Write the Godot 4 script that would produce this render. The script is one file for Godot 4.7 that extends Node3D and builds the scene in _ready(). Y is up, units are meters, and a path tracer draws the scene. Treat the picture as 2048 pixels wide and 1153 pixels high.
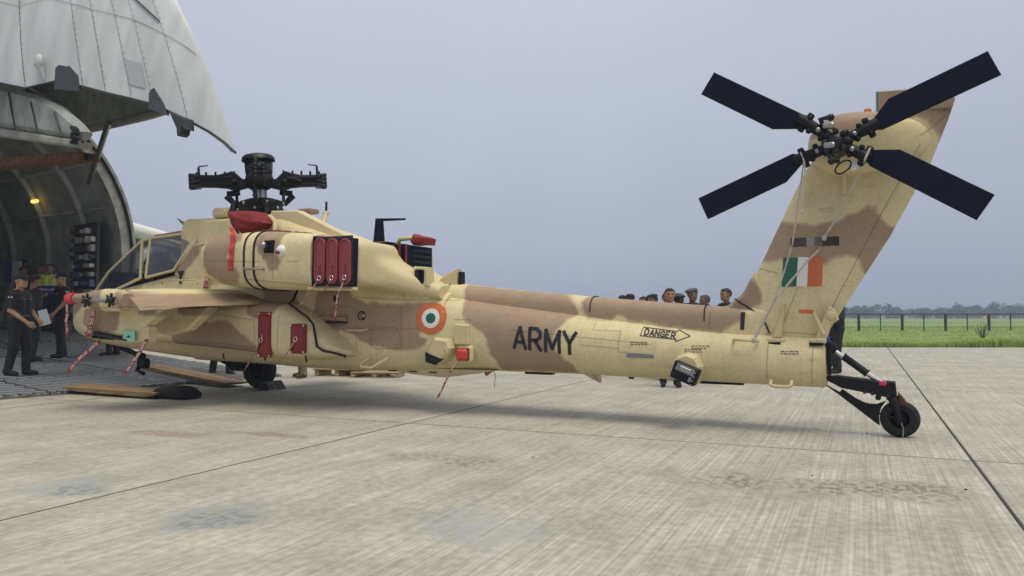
extends Node3D

func _ready() -> void:
	# camera, sky, sun, exposure
	var cam := Camera3D.new()
	cam.name = "camera"
	add_child(cam)
	cam.position = Vector3(0, 1.2, 0)
	cam.rotation = Vector3(deg_to_rad(1.964), 0, 0)
	cam.fov = 40.55
	cam.near = 0.1
	cam.far = 3000.0
	cam.current = true
	var we := WorldEnvironment.new()
	we.name = "world"
	var env := Environment.new()
	env.background_mode = Environment.BG_SKY
	env.tonemap_mode = Environment.TONE_MAPPER_LINEAR
	env.tonemap_exposure = 1.18
	var sky := Sky.new()
	var sm := ProceduralSkyMaterial.new()
	sm.sky_top_color = Color(0.80, 0.815, 0.862)
	sm.sky_horizon_color = Color(0.578, 0.61, 0.684)
	sm.sky_curve = 0.42
	sm.ground_bottom_color = Color(0.40, 0.39, 0.36)
	sm.ground_horizon_color = Color(0.56, 0.58, 0.58)
	sm.sun_angle_max = 1.0
	sm.sky_energy_multiplier = 1.0
	# faint bands of thicker overcast
	var cn := FastNoiseLite.new()
	cn.seed = 14
	cn.frequency = 0.012
	cn.fractal_octaves = 4
	cn.domain_warp_enabled = true
	var soft := cn.get_seamless_image(512, 128)
	soft.resize(512, 256, Image.INTERPOLATE_CUBIC)
	soft.convert(Image.FORMAT_RGBA8)
	var px := soft.get_data()
	for i in 512 * 256:
		px[i * 4 + 3] = px[i * 4] / 5
		px[i * 4] = 225
		px[i * 4 + 1] = 232
		px[i * 4 + 2] = 240
	sm.sky_cover = ImageTexture.create_from_image(Image.create_from_data(512, 256, false, Image.FORMAT_RGBA8, px))
	sm.sky_cover_modulate = Color(1, 1, 1, 0.35)
	sky.sky_material = sm
	env.sky = sky
	env.sdfgi_enabled = true
	env.ssao_enabled = true
	env.ssil_enabled = true
	env.fog_enabled = true
	env.fog_density = 0.0018
	env.fog_light_color = Color(0.72, 0.77, 0.84)
	we.environment = env
	add_child(we)
	var sun := DirectionalLight3D.new()
	sun.name = "sun"
	sun.light_color = Color(1.0, 0.97, 0.9)
	sun.light_energy = 0.58
	sun.light_angular_distance = 32.0
	sun.shadow_enabled = true
	add_child(sun)
	sun.rotation = Vector3(deg_to_rad(-72.0), deg_to_rad(35.0), 0)
	make_materials()
	make_ground()
	make_cargo_plane()
	make_helicopter()
	make_covers()
	make_loose()
	make_people()

# ---------------------------------------------------------------- helpers
var XF := Transform3D.IDENTITY          # applied to every vertex that a shape helper adds
var uvr := Rect2(0, 0, 1, 1)            # side area of a thing that its paint texture covers
var taken := {}
var rng := RandomNumberGenerator.new()
var M := {}

func numbered(called: String) -> String:
	var k: int = taken.get(called, 0)
	taken[called] = k + 1
	return called if k == 0 else "%s_%03d" % [called, k]

func mb() -> SurfaceTool:
	var st := SurfaceTool.new()
	st.begin(Mesh.PRIMITIVE_TRIANGLES)
	return st

func tag(o: Node3D, label: String, category: String, group := "") -> Node3D:
	o.set_meta("label", label)
	o.set_meta("category", category)
	if group != "":
		o.set_meta("group", group)
	return o

func thing(called: String, label: String, category: String, at := Vector3.ZERO, turn := 0.0, group := "") -> Node3D:
	var o := Node3D.new()
	o.name = numbered(called)
	add_child(o)
	o.position = at
	o.rotation.y = turn
	tag(o, label, category, group)
	return o

func obj(called: String, st: SurfaceTool, mat: Material, parent: Node3D = null, label := "") -> MeshInstance3D:
	st.generate_normals()
	var o := MeshInstance3D.new()
	o.mesh = st.commit()
	o.material_override = mat
	if parent == null:
		o.name = numbered(called)
		add_child(o)
	else:
		o.name = called
		parent.add_child(o, true)
	if label != "":
		o.set_meta("label", label)
	return o

func tri(st: SurfaceTool, a: Vector3, b: Vector3, c: Vector3, ref: Vector3, sg: int = 0) -> void:
	# front faces run clockwise; the front looks away from ref
	if (b - a).cross(c - a).dot((a + b + c) / 3.0 - ref) > 0.0:
		var t := b
		b = c
		c = t
	st.set_smooth_group(sg)
	for p: Vector3 in [a, b, c]:
		st.set_uv(Vector2((p.x - uvr.position.x) / uvr.size.x, 1.0 - (p.y - uvr.position.y) / uvr.size.y))
		st.add_vertex(XF * p)

func quad(st: SurfaceTool, a: Vector3, b: Vector3, c: Vector3, d: Vector3, ref: Vector3, sg: int = 0) -> void:
	tri(st, a, b, c, ref, sg)
	tri(st, a, c, d, ref, sg)

const FLAT := 0xFFFFFFFF

func bx(st: SurfaceTool, c: Vector3, s: Vector3, b := 0.01, basis := Basis.IDENTITY) -> void:
	var h := s * 0.5
	b = minf(b, minf(h.x, minf(h.y, h.z)) * 0.45)
	var rings: Array = []
	for lv in [[-h.z, b], [-h.z + b, 0.0], [h.z - b, 0.0], [h.z, b]]:
		var k: float = lv[1]
		var x := h.x - k
		var y := h.y - k
		var z: float = lv[0]
		var ring: Array = []
		for q in [Vector2(x, y - b), Vector2(x - b, y), Vector2(-x + b, y), Vector2(-x, y - b), Vector2(-x, -y + b), Vector2(-x + b, -y), Vector2(x - b, -y), Vector2(x, -y + b)]:
			ring.append(c + basis * Vector3(q.x, q.y, z))
		rings.append(ring)
	for i in 3:
		for j in 8:
			quad(st, rings[i][j], rings[i][(j + 1) % 8], rings[i + 1][(j + 1) % 8], rings[i + 1][j], c, FLAT)
	for e in [0, 3]:
		for j in range(1, 7):
			tri(st, rings[e][0], rings[e][j], rings[e][j + 1], c, FLAT)

func prism(st: SurfaceTool, poly: PackedVector2Array, z0: float, z1: float, b := 0.008) -> void:
	if z0 > z1:
		var t := z0
		z0 = z1
		z1 = t
	b = minf(b, (z1 - z0) * 0.4)
	var area := 0.0
	var cen := Vector2.ZERO
	var n := poly.size()
	for i in n:
		area += poly[i].cross(poly[(i + 1) % n])
		cen += poly[i] / n
	var inn := PackedVector2Array()
	for i in n:
		var e0 := (poly[i] - poly[(i + n - 1) % n]).normalized()
		var e1 := (poly[(i + 1) % n] - poly[i]).normalized()
		var nn := (Vector2(-e0.y, e0.x) + Vector2(-e1.y, e1.x)).normalized() * signf(area)
		inn.append(poly[i] + nn * b)
	var tris := Geometry2D.triangulate_polygon(inn)
	for k in range(0, tris.size(), 3):
		for z: float in [z0, z1]:
			var a := inn[tris[k]]
			var bb := inn[tris[k + 1]]
			var c := inn[tris[k + 2]]
			tri(st, Vector3(a.x, a.y, z), Vector3(bb.x, bb.y, z), Vector3(c.x, c.y, z), Vector3(a.x, a.y, (z0 + z1) * 0.5), FLAT)
	for i in n:
		var j := (i + 1) % n
		var a := poly[i]
		var c := poly[j]
		var e := (c - a).normalized()
		var outw := Vector2(e.y, -e.x) * signf(area)
		var ref2 := (a + c) * 0.5 - outw * 0.5
		var ref := Vector3(ref2.x, ref2.y, (z0 + z1) * 0.5)
		quad(st, Vector3(a.x, a.y, z0 + b), Vector3(c.x, c.y, z0 + b), Vector3(c.x, c.y, z1 - b), Vector3(a.x, a.y, z1 - b), ref, FLAT)
		quad(st, Vector3(a.x, a.y, z1 - b), Vector3(c.x, c.y, z1 - b), Vector3(inn[j].x, inn[j].y, z1), Vector3(inn[i].x, inn[i].y, z1), ref, FLAT)
		quad(st, Vector3(a.x, a.y, z0 + b), Vector3(c.x, c.y, z0 + b), Vector3(inn[j].x, inn[j].y, z0), Vector3(inn[i].x, inn[i].y, z0), ref, FLAT)

func tube(st: SurfaceTool, pts: Array, r, n := 8, closed := false) -> void:
	var m := pts.size()
	var rings: Array = []
	var up := Vector3.UP
	for i in m:
		var p: Vector3 = pts[i]
		var t: Vector3
		if closed:
			t = pts[(i + 1) % m] - pts[(i + m - 1) % m]
		else:
			t = pts[mini(i + 1, m - 1)] - pts[maxi(i - 1, 0)]
		t = t.normalized()
		if i == 0:
			up = Vector3.UP if absf(t.y) < 0.9 else Vector3.RIGHT
		var sx := up.cross(t).normalized()
		up = t.cross(sx).normalized()
		var rad: float = r[i] if r is Array else r
		var ring: Array = []
		for k in n:
			var a := TAU * k / n
			ring.append(p + (sx * cos(a) + up * sin(a)) * rad)
		rings.append(ring)
	for i in (m if closed else m - 1):
		var i2 := (i + 1) % m
		for k in n:
			var ref: Vector3 = (pts[i] + pts[i2]) * 0.5
			quad(st, rings[i][k], rings[i][(k + 1) % n], rings[i2][(k + 1) % n], rings[i2][k], ref, 0)
	if not closed:
		for e in [0, m - 1]:
			var inside: Vector3 = pts[1] if e == 0 else pts[m - 2]
			for k in range(1, n - 1):
				tri(st, rings[e][0], rings[e][k], rings[e][k + 1], inside, FLAT)

func axis_basis(axis: Vector3) -> Basis:
	var y := axis.normalized()
	var x := (Vector3.RIGHT if absf(y.x) < 0.9 else Vector3.FORWARD).cross(y).normalized()
	return Basis(x, y, x.cross(y))

func lathe(st: SurfaceTool, prof: Array, at: Vector3, axis := Vector3.UP, n := 24, sg := 0) -> void:
	# prof: Vector2(radius, height along the axis)
	var bs := axis_basis(axis)
	for i in prof.size() - 1:
		var p: Vector2 = prof[i]
		var q: Vector2 = prof[i + 1]
		var mid := Vector2(minf(p.x, q.x) * 0.5, (p.y + q.y) * 0.5)
		var edge := q - p
		var ref_h := mid.y
		if absf(edge.x) > absf(edge.y):
			# a face across the axis looks away from the middle of the neighbouring stretch
			var all_mid := 0.0
			for w: Vector2 in prof:
				all_mid += w.y / prof.size()
			ref_h = all_mid if absf(all_mid - mid.y) > 0.0005 else mid.y - 0.1
		for k in n:
			var a := TAU * k / n
			var b := TAU * (k + 1) / n
			var ca := bs * Vector3(cos(a), 0, sin(a))
			var cb := bs * Vector3(cos(b), 0, sin(b))
			var y := bs.y
			quad(st, at + ca * p.x + y * p.y, at + cb * p.x + y * p.y, at + cb * q.x + y * q.y, at + ca * q.x + y * q.y, at + y * ref_h, sg if sg != 0 else i % 2 * 0 + (FLAT if absf(edge.y) < 0.0001 else 1))

func ball(st: SurfaceTool, c: Vector3, r: Vector3, n := 12, basis := Basis.IDENTITY) -> void:
	for i in n:
		for j in n / 2:
			var f := func(u: int, v: int) -> Vector3:
				var a := TAU * u / n
				var b := PI * v / (n / 2) - PI / 2
				return c + basis * (Vector3(cos(a) * cos(b), sin(b), sin(a) * cos(b)) * r)
			quad(st, f.call(i, j), f.call(i + 1, j), f.call(i + 1, j + 1), f.call(i, j + 1), c, 0)

func smooth_stations(s: Array, sub: int) -> Array:
	if sub < 2:
		return s
	var out: Array = []
	var m := s.size()
	for i in m - 1:
		for k in sub:
			var t := float(k) / sub
			var row: Array = []
			for q in s[0].size():
				var p0: float = s[maxi(i - 1, 0)][q]
				var p1: float = s[i][q]
				var p2: float = s[i + 1][q]
				var p3: float = s[mini(i + 2, m - 1)][q]
				var d1 := p2 - p1
				var t1 := 0.5 * (p2 - p0)
				var t2 := 0.5 * (p3 - p1)
				t1 = clampf(t1, -absf(d1) * 2.0, absf(d1) * 2.0)
				t2 = clampf(t2, -absf(d1) * 2.0, absf(d1) * 2.0)
				row.append(cubic_h(p1, t1, p2, t2, t))
			out.append(row)
	out.append(s[m - 1])
	return out

func cubic_h(p1: float, t1: float, p2: float, t2: float, t: float) -> float:
	var a := t * t
	var b := a * t
	return p1 * (2 * b - 3 * a + 1) + t1 * (b - 2 * a + t) + p2 * (3 * a - 2 * b) + t2 * (b - a)

func section(r: Array, n: int) -> Array:
	var out: Array = []
	var e: float = 2.0 / r[5]
	for k in n:
		var a := TAU * (k + 0.5) / n
		var c := cos(a)
		var s := sin(a)
		out.append(Vector3(r[0], (r[1] + r[2]) * 0.5 + (r[1] - r[2]) * 0.5 * signf(s) * pow(absf(s), e), r[3] + r[4] * signf(c) * pow(absf(c), e)))
	return out

func loft(st: SurfaceTool, stations: Array, n := 36, sub := 3, cap0 := true, cap1 := true) -> void:
	# a station: x, top, bottom, z of the middle, half width, exponent
	var s := smooth_stations(stations, sub)
	var rings: Array = []
	for r in s:
		rings.append(section(r, n))
	for i in s.size() - 1:
		var ref := Vector3((s[i][0] + s[i + 1][0]) * 0.5, (s[i][1] + s[i][2] + s[i + 1][1] + s[i + 1][2]) * 0.25, (s[i][3] + s[i + 1][3]) * 0.5)
		for k in n:
			quad(st, rings[i][k], rings[i][(k + 1) % n], rings[i + 1][(k + 1) % n], rings[i + 1][k], ref, 0)
	for e in [[cap0, 0, 1], [cap1, s.size() - 1, s.size() - 2]]:
		if e[0]:
			var r: Array = s[e[1]]
			var inside := Vector3(s[e[2]][0], (r[1] + r[2]) * 0.5, r[3])
			var mid := Vector3(r[0], (r[1] + r[2]) * 0.5, r[3])
			for k in n:
				tri(st, mid, rings[e[1]][k], rings[e[1]][(k + 1) % n], inside, FLAT)

func ring_of(stations: Array, x: float, grow: float, n := 40) -> Array:
	# the outline of a loft at x, for bands and seals
	for i in stations.size() - 1:
		if x <= stations[i + 1][0] or i == stations.size() - 2:
			var t: float = (x - stations[i][0]) / (stations[i + 1][0] - stations[i][0])
			var row: Array = []
			for q in 6:
				row.append(lerpf(stations[i][q], stations[i + 1][q], t))
			row[1] += grow
			row[2] -= grow
			row[4] += grow
			return section(row, n)
	return []

func pillow(st: SurfaceTool, poly: PackedVector2Array, z: float, bulge: float, thick: float, wob := 0.0) -> void:
	# a soft cloth cover: outline with a raised and puckered middle
	var cen := Vector2.ZERO
	for p in poly:
		cen += p / poly.size()
	var dense := PackedVector2Array()
	for i in poly.size():
		for k in 6:
			dense.append(poly[i].lerp(poly[(i + 1) % poly.size()], k / 6.0))
	var f := func(i: int, lv: int) -> Vector3:
		var t := lv / 6.0
		var p: Vector2 = dense[i % dense.size()].lerp(cen, t)
		var w := sin(p.x * 31.0 + p.y * 17.0) * sin(p.y * 43.0 - p.x * 11.0)
		return Vector3(p.x, p.y, z + bulge * sqrt(t * (2.0 - t)) + wob * w * minf(1.0, t * 4.0))
	for i in dense.size():
		for lv in 6:
			var a: Vector3 = f.call(i, lv)
			var ref := a - Vector3(0, 0, 1)
			quad(st, a, f.call(i + 1, lv), f.call(i + 1, lv + 1), f.call(i, lv + 1), ref, 0)
			var d := Vector3(0, 0, thick)
			quad(st, a - d, f.call(i + 1, lv) - d, f.call(i + 1, lv + 1) - d, f.call(i, lv + 1) - d, a + Vector3(0, 0, 1), 0)
		var e0: Vector3 = f.call(i, 0)
		var e1: Vector3 = f.call(i + 1, 0)
		quad(st, e0, e1, e1 - Vector3(0, 0, thick), e0 - Vector3(0, 0, thick), Vector3(cen.x, cen.y, z), FLAT)

func ribbon(st: SurfaceTool, pts: Array, across: Vector3, width: float, thick := 0.006) -> void:
	# a strap; its print runs along it (uv)
	var total := 0.0
	for i in pts.size() - 1:
		total += pts[i].distance_to(pts[i + 1])
	var run := 0.0
	var w := across.normalized() * width * 0.5
	for i in pts.size() - 1:
		var p: Vector3 = pts[i]
		var q: Vector3 = pts[i + 1]
		var nn := (q - p).cross(w).normalized() * thick * 0.5
		var l := p.distance_to(q)
		var u0 := run / total
		var u1 := (run + l) / total
		run += l
		for sd in [1.0, -1.0]:
			var n2: Vector3 = nn * sd
			var vs := [p - w + n2, p + w + n2, q + w + n2, q - w + n2]
			var uv := [Vector2(u0, 1), Vector2(u0, 0), Vector2(u1, 0), Vector2(u1, 1)]
			var order := [0, 1, 2, 0, 2, 3]
			if (vs[1] - vs[0]).cross(vs[2] - vs[0]).dot(n2) > 0.0:
				order = [0, 2, 1, 0, 3, 2]
			st.set_smooth_group(0 if sd > 0 else 3)
			for k in order:
				st.set_uv(uv[k])
				st.add_vertex(XF * (vs[k] as Vector3))

func drape(st: SurfaceTool, hit: TriangleMesh, grid: Array, lift := 0.004) -> void:
	# grid: rows of Vector2(x, y) laid onto the port side of a painted skin
	var rows: Array = []
	for g in grid:
		var row: Array = []
		for p: Vector2 in g:
			var h := hit.intersect_ray(Vector3(p.x, p.y, 4.0), Vector3(0, 0, -1))
			row.append((h.position + Vector3(0, 0, lift)) if not h.is_empty() else null)
		rows.append(row)
	for i in rows.size() - 1:
		for j in rows[i].size() - 1:
			if rows[i][j] != null and rows[i + 1][j] != null and rows[i][j + 1] != null and rows[i + 1][j + 1] != null:
				quad(st, rows[i][j], rows[i][j + 1], rows[i + 1][j + 1], rows[i + 1][j], rows[i][j] - Vector3(0, 0, 1), 0)

func stroke_grid(a: Vector2, b: Vector2, w: float) -> Array:
	var d := (b - a).normalized()
	var nrm := Vector2(-d.y, d.x) * w * 0.5
	a -= d * w * 0.3
	b += d * w * 0.3
	var k := maxi(2, int(ceil(a.distance_to(b) / 0.03)))
	var g: Array = []
	for i in k + 1:
		var p := a.lerp(b, float(i) / k)
		g.append([p - nrm, p, p + nrm])
	return g

# single-stroke letters on a 0..1 square, for stencils and straps
func strokes(ch: String) -> Array:
	match ch:
		"A": return [[0, 0, .5, 1], [.5, 1, 1, 0], [.17, .3, .83, .3]]
		"B": return [[0, 0, 0, 1], [0, 1, .8, .9], [.8, .9, .8, .6], [.8, .6, 0, .52], [.8, .5, .95, .3], [.95, .3, .8, .04], [.8, 0, 0, 0]]
		"D": return [[0, 0, 0, 1], [0, 1, .55, 1], [.55, 1, .95, .7], [.95, .7, .95, .3], [.95, .3, .55, 0], [.55, 0, 0, 0]]
		"E": return [[0, 0, 0, 1], [0, 1, .85, 1], [0, .52, .75, .52], [0, 0, .85, 0]]
		"F": return [[0, 0, 0, 1], [0, 1, .85, 1], [0, .5, .75, .5]]
		"G": return [[.95, .8, .6, 1], [.6, 1, .25, .95], [.25, .95, .02, .6], [.02, .6, .1, .2], [.1, .2, .45, 0], [.45, 0, .95, .15], [.95, .15, .95, .48], [.95, .48, .55, .48]]
		"H": return [[0, 0, 0, 1], [1, 0, 1, 1], [0, .5, 1, .5]]
		"I": return [[.5, 0, .5, 1]]
		"L": return [[0, 0, 0, 1], [0, 0, .8, 0]]
		"M": return [[0, 0, 0, 1], [0, 1, .5, .15], [.5, .15, 1, 1], [1, 1, 1, 0]]
		"N": return [[0, 0, 0, 1], [0, 1, .95, 0], [.95, 0, .95, 1]]
		"O": return [[.3, 0, 0, .3], [0, .3, 0, .7], [0, .7, .3, 1], [.3, 1, .7, 1], [.7, 1, 1, .7], [1, .7, 1, .3], [1, .3, .7, 0], [.7, 0, .3, 0]]
		"R": return [[0, 0, 0, 1], [0, 1, .6, 1], [.6, 1, .9, .85], [.9, .85, .9, .62], [.9, .62, .6, .46], [.6, .46, 0, .46], [.45, .46, .95, 0]]
		"T": return [[.5, 0, .5, 1], [0, 1, 1, 1]]
		"V": return [[0, 1, .5, 0], [.5, 0, 1, 1]]
		"Y": return [[0, 1, .5, .5], [1, 1, .5, .5], [.5, .5, .5, 0]]
	return []

# ---------------------------------------------------------------- materials and textures
func plain_mat(c: Color, rough := 0.7, metal := 0.0, spec := 0.5) -> StandardMaterial3D:
	# c is a linear, real-world base colour
	var m := StandardMaterial3D.new()
	m.albedo_color = c.linear_to_srgb()
	m.roughness = rough
	m.metallic = metal
	m.metallic_specular = spec
	return m

func noise_tex(sd: int, freq: float, lo: Color, hi: Color, size := 256, oct := 4, stretch := 1, along := true) -> ImageTexture:
	var f := FastNoiseLite.new()
	f.seed = sd
	f.frequency = freq
	f.fractal_octaves = oct
	var im := f.get_seamless_image(size, size / stretch)
	if stretch > 1:
		im.resize(size, size, Image.INTERPOLATE_CUBIC)
		if along:
			im.rotate_90(CLOCKWISE)
	var d := im.get_data()
	var out := PackedByteArray()
	out.resize(size * size * 3)
	for i in size * size:
		var t := d[i] / 255.0
		out[i * 3] = int(255.0 * lerpf(lo.r, hi.r, t))
		out[i * 3 + 1] = int(255.0 * lerpf(lo.g, hi.g, t))
		out[i * 3 + 2] = int(255.0 * lerpf(lo.b, hi.b, t))
	return ImageTexture.create_from_image(Image.create_from_data(size, size, false, Image.FORMAT_RGB8, out))

func grain(m: StandardMaterial3D, tex: Texture2D, scale: float, bump := 0.0, world := false) -> StandardMaterial3D:
	m.albedo_texture = tex
	m.uv1_triplanar = true
	m.uv1_world_triplanar = world
	m.uv1_scale = Vector3.ONE * scale
	if bump > 0.0:
		m.heightmap_enabled = true
		m.heightmap_texture = tex
		m.heightmap_scale = bump
	return m

func poly_dist(p: Vector2, poly: PackedVector2Array) -> float:
	# signed distance, negative inside
	var best := 1e9
	var inside := false
	var n := poly.size()
	var j := n - 1
	for i in n:
		var a := poly[i]
		var b := poly[j]
		var e := b - a
		var w := p - a
		var t := clampf(w.dot(e) / e.length_squared(), 0.0, 1.0)
		best = minf(best, (w - e * t).length_squared())
		if (a.y > p.y) != (b.y > p.y) and p.x < (b.x - a.x) * (p.y - a.y) / (b.y - a.y) + a.x:
			inside = not inside
		j = i
	return -sqrt(best) if inside else sqrt(best)

func paint_mat(r: Rect2, px: float, blobs: Array, lines: Array, sd: int, rivets: Array = []) -> StandardMaterial3D:
	# two-tone sand and brown camouflage with sprayed edges, scuffs, panel joints and fasteners
	var w := int(r.size.x / px)
	var h := int(r.size.y / px)
	var sand := Color(0.83, 0.775, 0.61)
	var brown := Color(0.625, 0.535, 0.445)
	var nz := FastNoiseLite.new()
	nz.seed = sd
	nz.frequency = 0.02
	var fine := FastNoiseLite.new()
	fine.seed = sd + 5
	fine.frequency = 0.09
	var broad := nz.get_image(w, h).get_data()
	var speck := fine.get_image(w, h).get_data()
	var mask := PackedFloat32Array()
	mask.resize(w * h)
	for b in blobs:
		var poly := PackedVector2Array()
		var lo := Vector2(1e9, 1e9)
		var hi := Vector2(-1e9, -1e9)
		for q: Vector2 in b:
			var p := Vector2((q.x - r.position.x) / px, (r.end.y - q.y) / px)
			poly.append(p)
			lo = lo.min(p)
			hi = hi.max(p)
		var soft := 0.022 / px
		for y in range(maxi(0, int(lo.y - 8)), mini(h, int(hi.y + 8))):
			for x in range(maxi(0, int(lo.x - 8)), mini(w, int(hi.x + 8))):
				var i := y * w + x
				if mask[i] < 1.0:
					var d := poly_dist(Vector2(x, y), poly) + (broad[i] - 128) * 0.05 / (px * 200.0)
					var v := clampf(0.5 - d / (2.0 * soft), 0.0, 1.0)
					if v > mask[i]:
						mask[i] = v
	var out := PackedByteArray()
	out.resize(w * h * 3)
	var rough := PackedByteArray()
	rough.resize(w * h)
	for i in w * h:
		var k := 1.0 + (broad[i] - 128) * 0.0003 + (speck[i] - 128) * 0.0003
		var m := mask[i]
		out[i * 3] = int(clampf(255.0 * k * lerpf(sand.r, brown.r, m), 0, 255))
		out[i * 3 + 1] = int(clampf(255.0 * k * lerpf(sand.g, brown.g, m), 0, 255))
		out[i * 3 + 2] = int(clampf(255.0 * k * lerpf(sand.b, brown.b, m), 0, 255))
		rough[i] = clampi(150 + (broad[i] - 128) / 3 + (speck[i] - 128) / 4, 90, 220)
	var im := Image.create_from_data(w, h, false, Image.FORMAT_RGB8, out)
	var high := Image.create_empty(w, h, false, Image.FORMAT_L8)
	high.fill(Color(0.7, 0.7, 0.7))
	var draw := func(p: Vector2, q: Vector2, dark: float, wide: float) -> void:
		var a := Vector2((p.x - r.position.x) / px, (r.end.y - p.y) / px)
		var b := Vector2((q.x - r.position.x) / px, (r.end.y - q.y) / px)
		var k := maxi(1, int(a.distance_to(b) * 1.5))
		for s in k + 1:
			var c := a.lerp(b, float(s) / k)
			for oy in range(-1, 2):
				for ox in range(-1, 2):
					var x := int(c.x) + ox
					var y := int(c.y) + oy
					if x < 0 or y < 0 or x >= w or y >= h:
						continue
					var f := clampf(wide - Vector2(x + 0.5, y + 0.5).distance_to(c), 0.0, 1.0)
					if f > 0.0:
						im.set_pixel(x, y, im.get_pixel(x, y).lerp(Color(0.2, 0.17, 0.13), f * dark))
						high.set_pixel(x, y, Color.WHITE * minf(high.get_pixel(x, y).r, 0.7 - 0.6 * f))
	var rg := RandomNumberGenerator.new()
	rg.seed = sd
	for l in lines:
		for i in l.size() - 1:
			draw.call(l[i], l[i + 1], 0.4, 0.9)
			var len: float = l[i].distance_to(l[i + 1])
			var d: Vector2 = (l[i + 1] - l[i]).normalized()
			var off := Vector2(-d.y, d.x) * 0.022
			for s in int(len / 0.06):
				var c: Vector2 = l[i] + d * (s + 0.5) * 0.06 - off
				draw.call(c, c, 0.28, 0.8)
	for l in rivets:
		var len: float = l[0].distance_to(l[1])
		for s in int(len / 0.045):
			var c: Vector2 = l[0].lerp(l[1], (s + 0.5) * 0.045 / len)
			draw.call(c, c, 0.32, 0.8)
	# latches and stencilled notices too small to read
	for k in int(r.size.x * r.size.y * 1.6):
		var c := Vector2(rg.randf_range(r.position.x, r.end.x), rg.randf_range(r.position.y, r.end.y))
		var rows := rg.randi_range(1, 3)
		if rg.randf() < 0.45:
			for row in rows:
				var x := 0.0
				while x < 0.13:
					var seg := rg.randf_range(0.01, 0.03)
					draw.call(c + Vector2(x, -row * 0.022), c + Vector2(x + seg, -row * 0.022), 0.45, 0.75)
					x += seg + 0.012
		else:
			draw.call(c, c + Vector2(rg.randf_range(-0.01, 0.02), rg.randf_range(-0.02, 0.01)), 0.5, 0.9)
	var m := StandardMaterial3D.new()
	m.albedo_texture = ImageTexture.create_from_image(im)
	m.roughness_texture = ImageTexture.create_from_image(Image.create_from_data(w, h, false, Image.FORMAT_L8, rough))
	m.roughness = 1.0
	m.metallic_specular = 0.4
	m.heightmap_enabled = true
	m.heightmap_texture = ImageTexture.create_from_image(high)
	m.heightmap_scale = 0.4
	m.texture_repeat = false
	return m

func strap_mat() -> StandardMaterial3D:
	var im := Image.create_empty(768, 40, false, Image.FORMAT_RGB8)
	im.fill(Color(0.55, 0.1, 0.1))
	var text := "REMOVE BEFORE FLIGHT"
	var x := 60.0
	for ch in text:
		for s in strokes(ch):
			var a := Vector2(x + s[0] * 20.0, 34.0 - s[1] * 28.0)
			var b := Vector2(x + s[2] * 20.0, 34.0 - s[3] * 28.0)
			for k in 40:
				var c := a.lerp(b, k / 39.0)
				im.fill_rect(Rect2i(int(c.x) - 2, int(c.y) - 2, 5, 5), Color(0.9, 0.86, 0.84))
		x += 32.0
	var m := StandardMaterial3D.new()
	m.albedo_texture = ImageTexture.create_from_image(im)
	m.roughness = 0.75
	m.rim_enabled = true
	m.rim = 0.3
	return m

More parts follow.
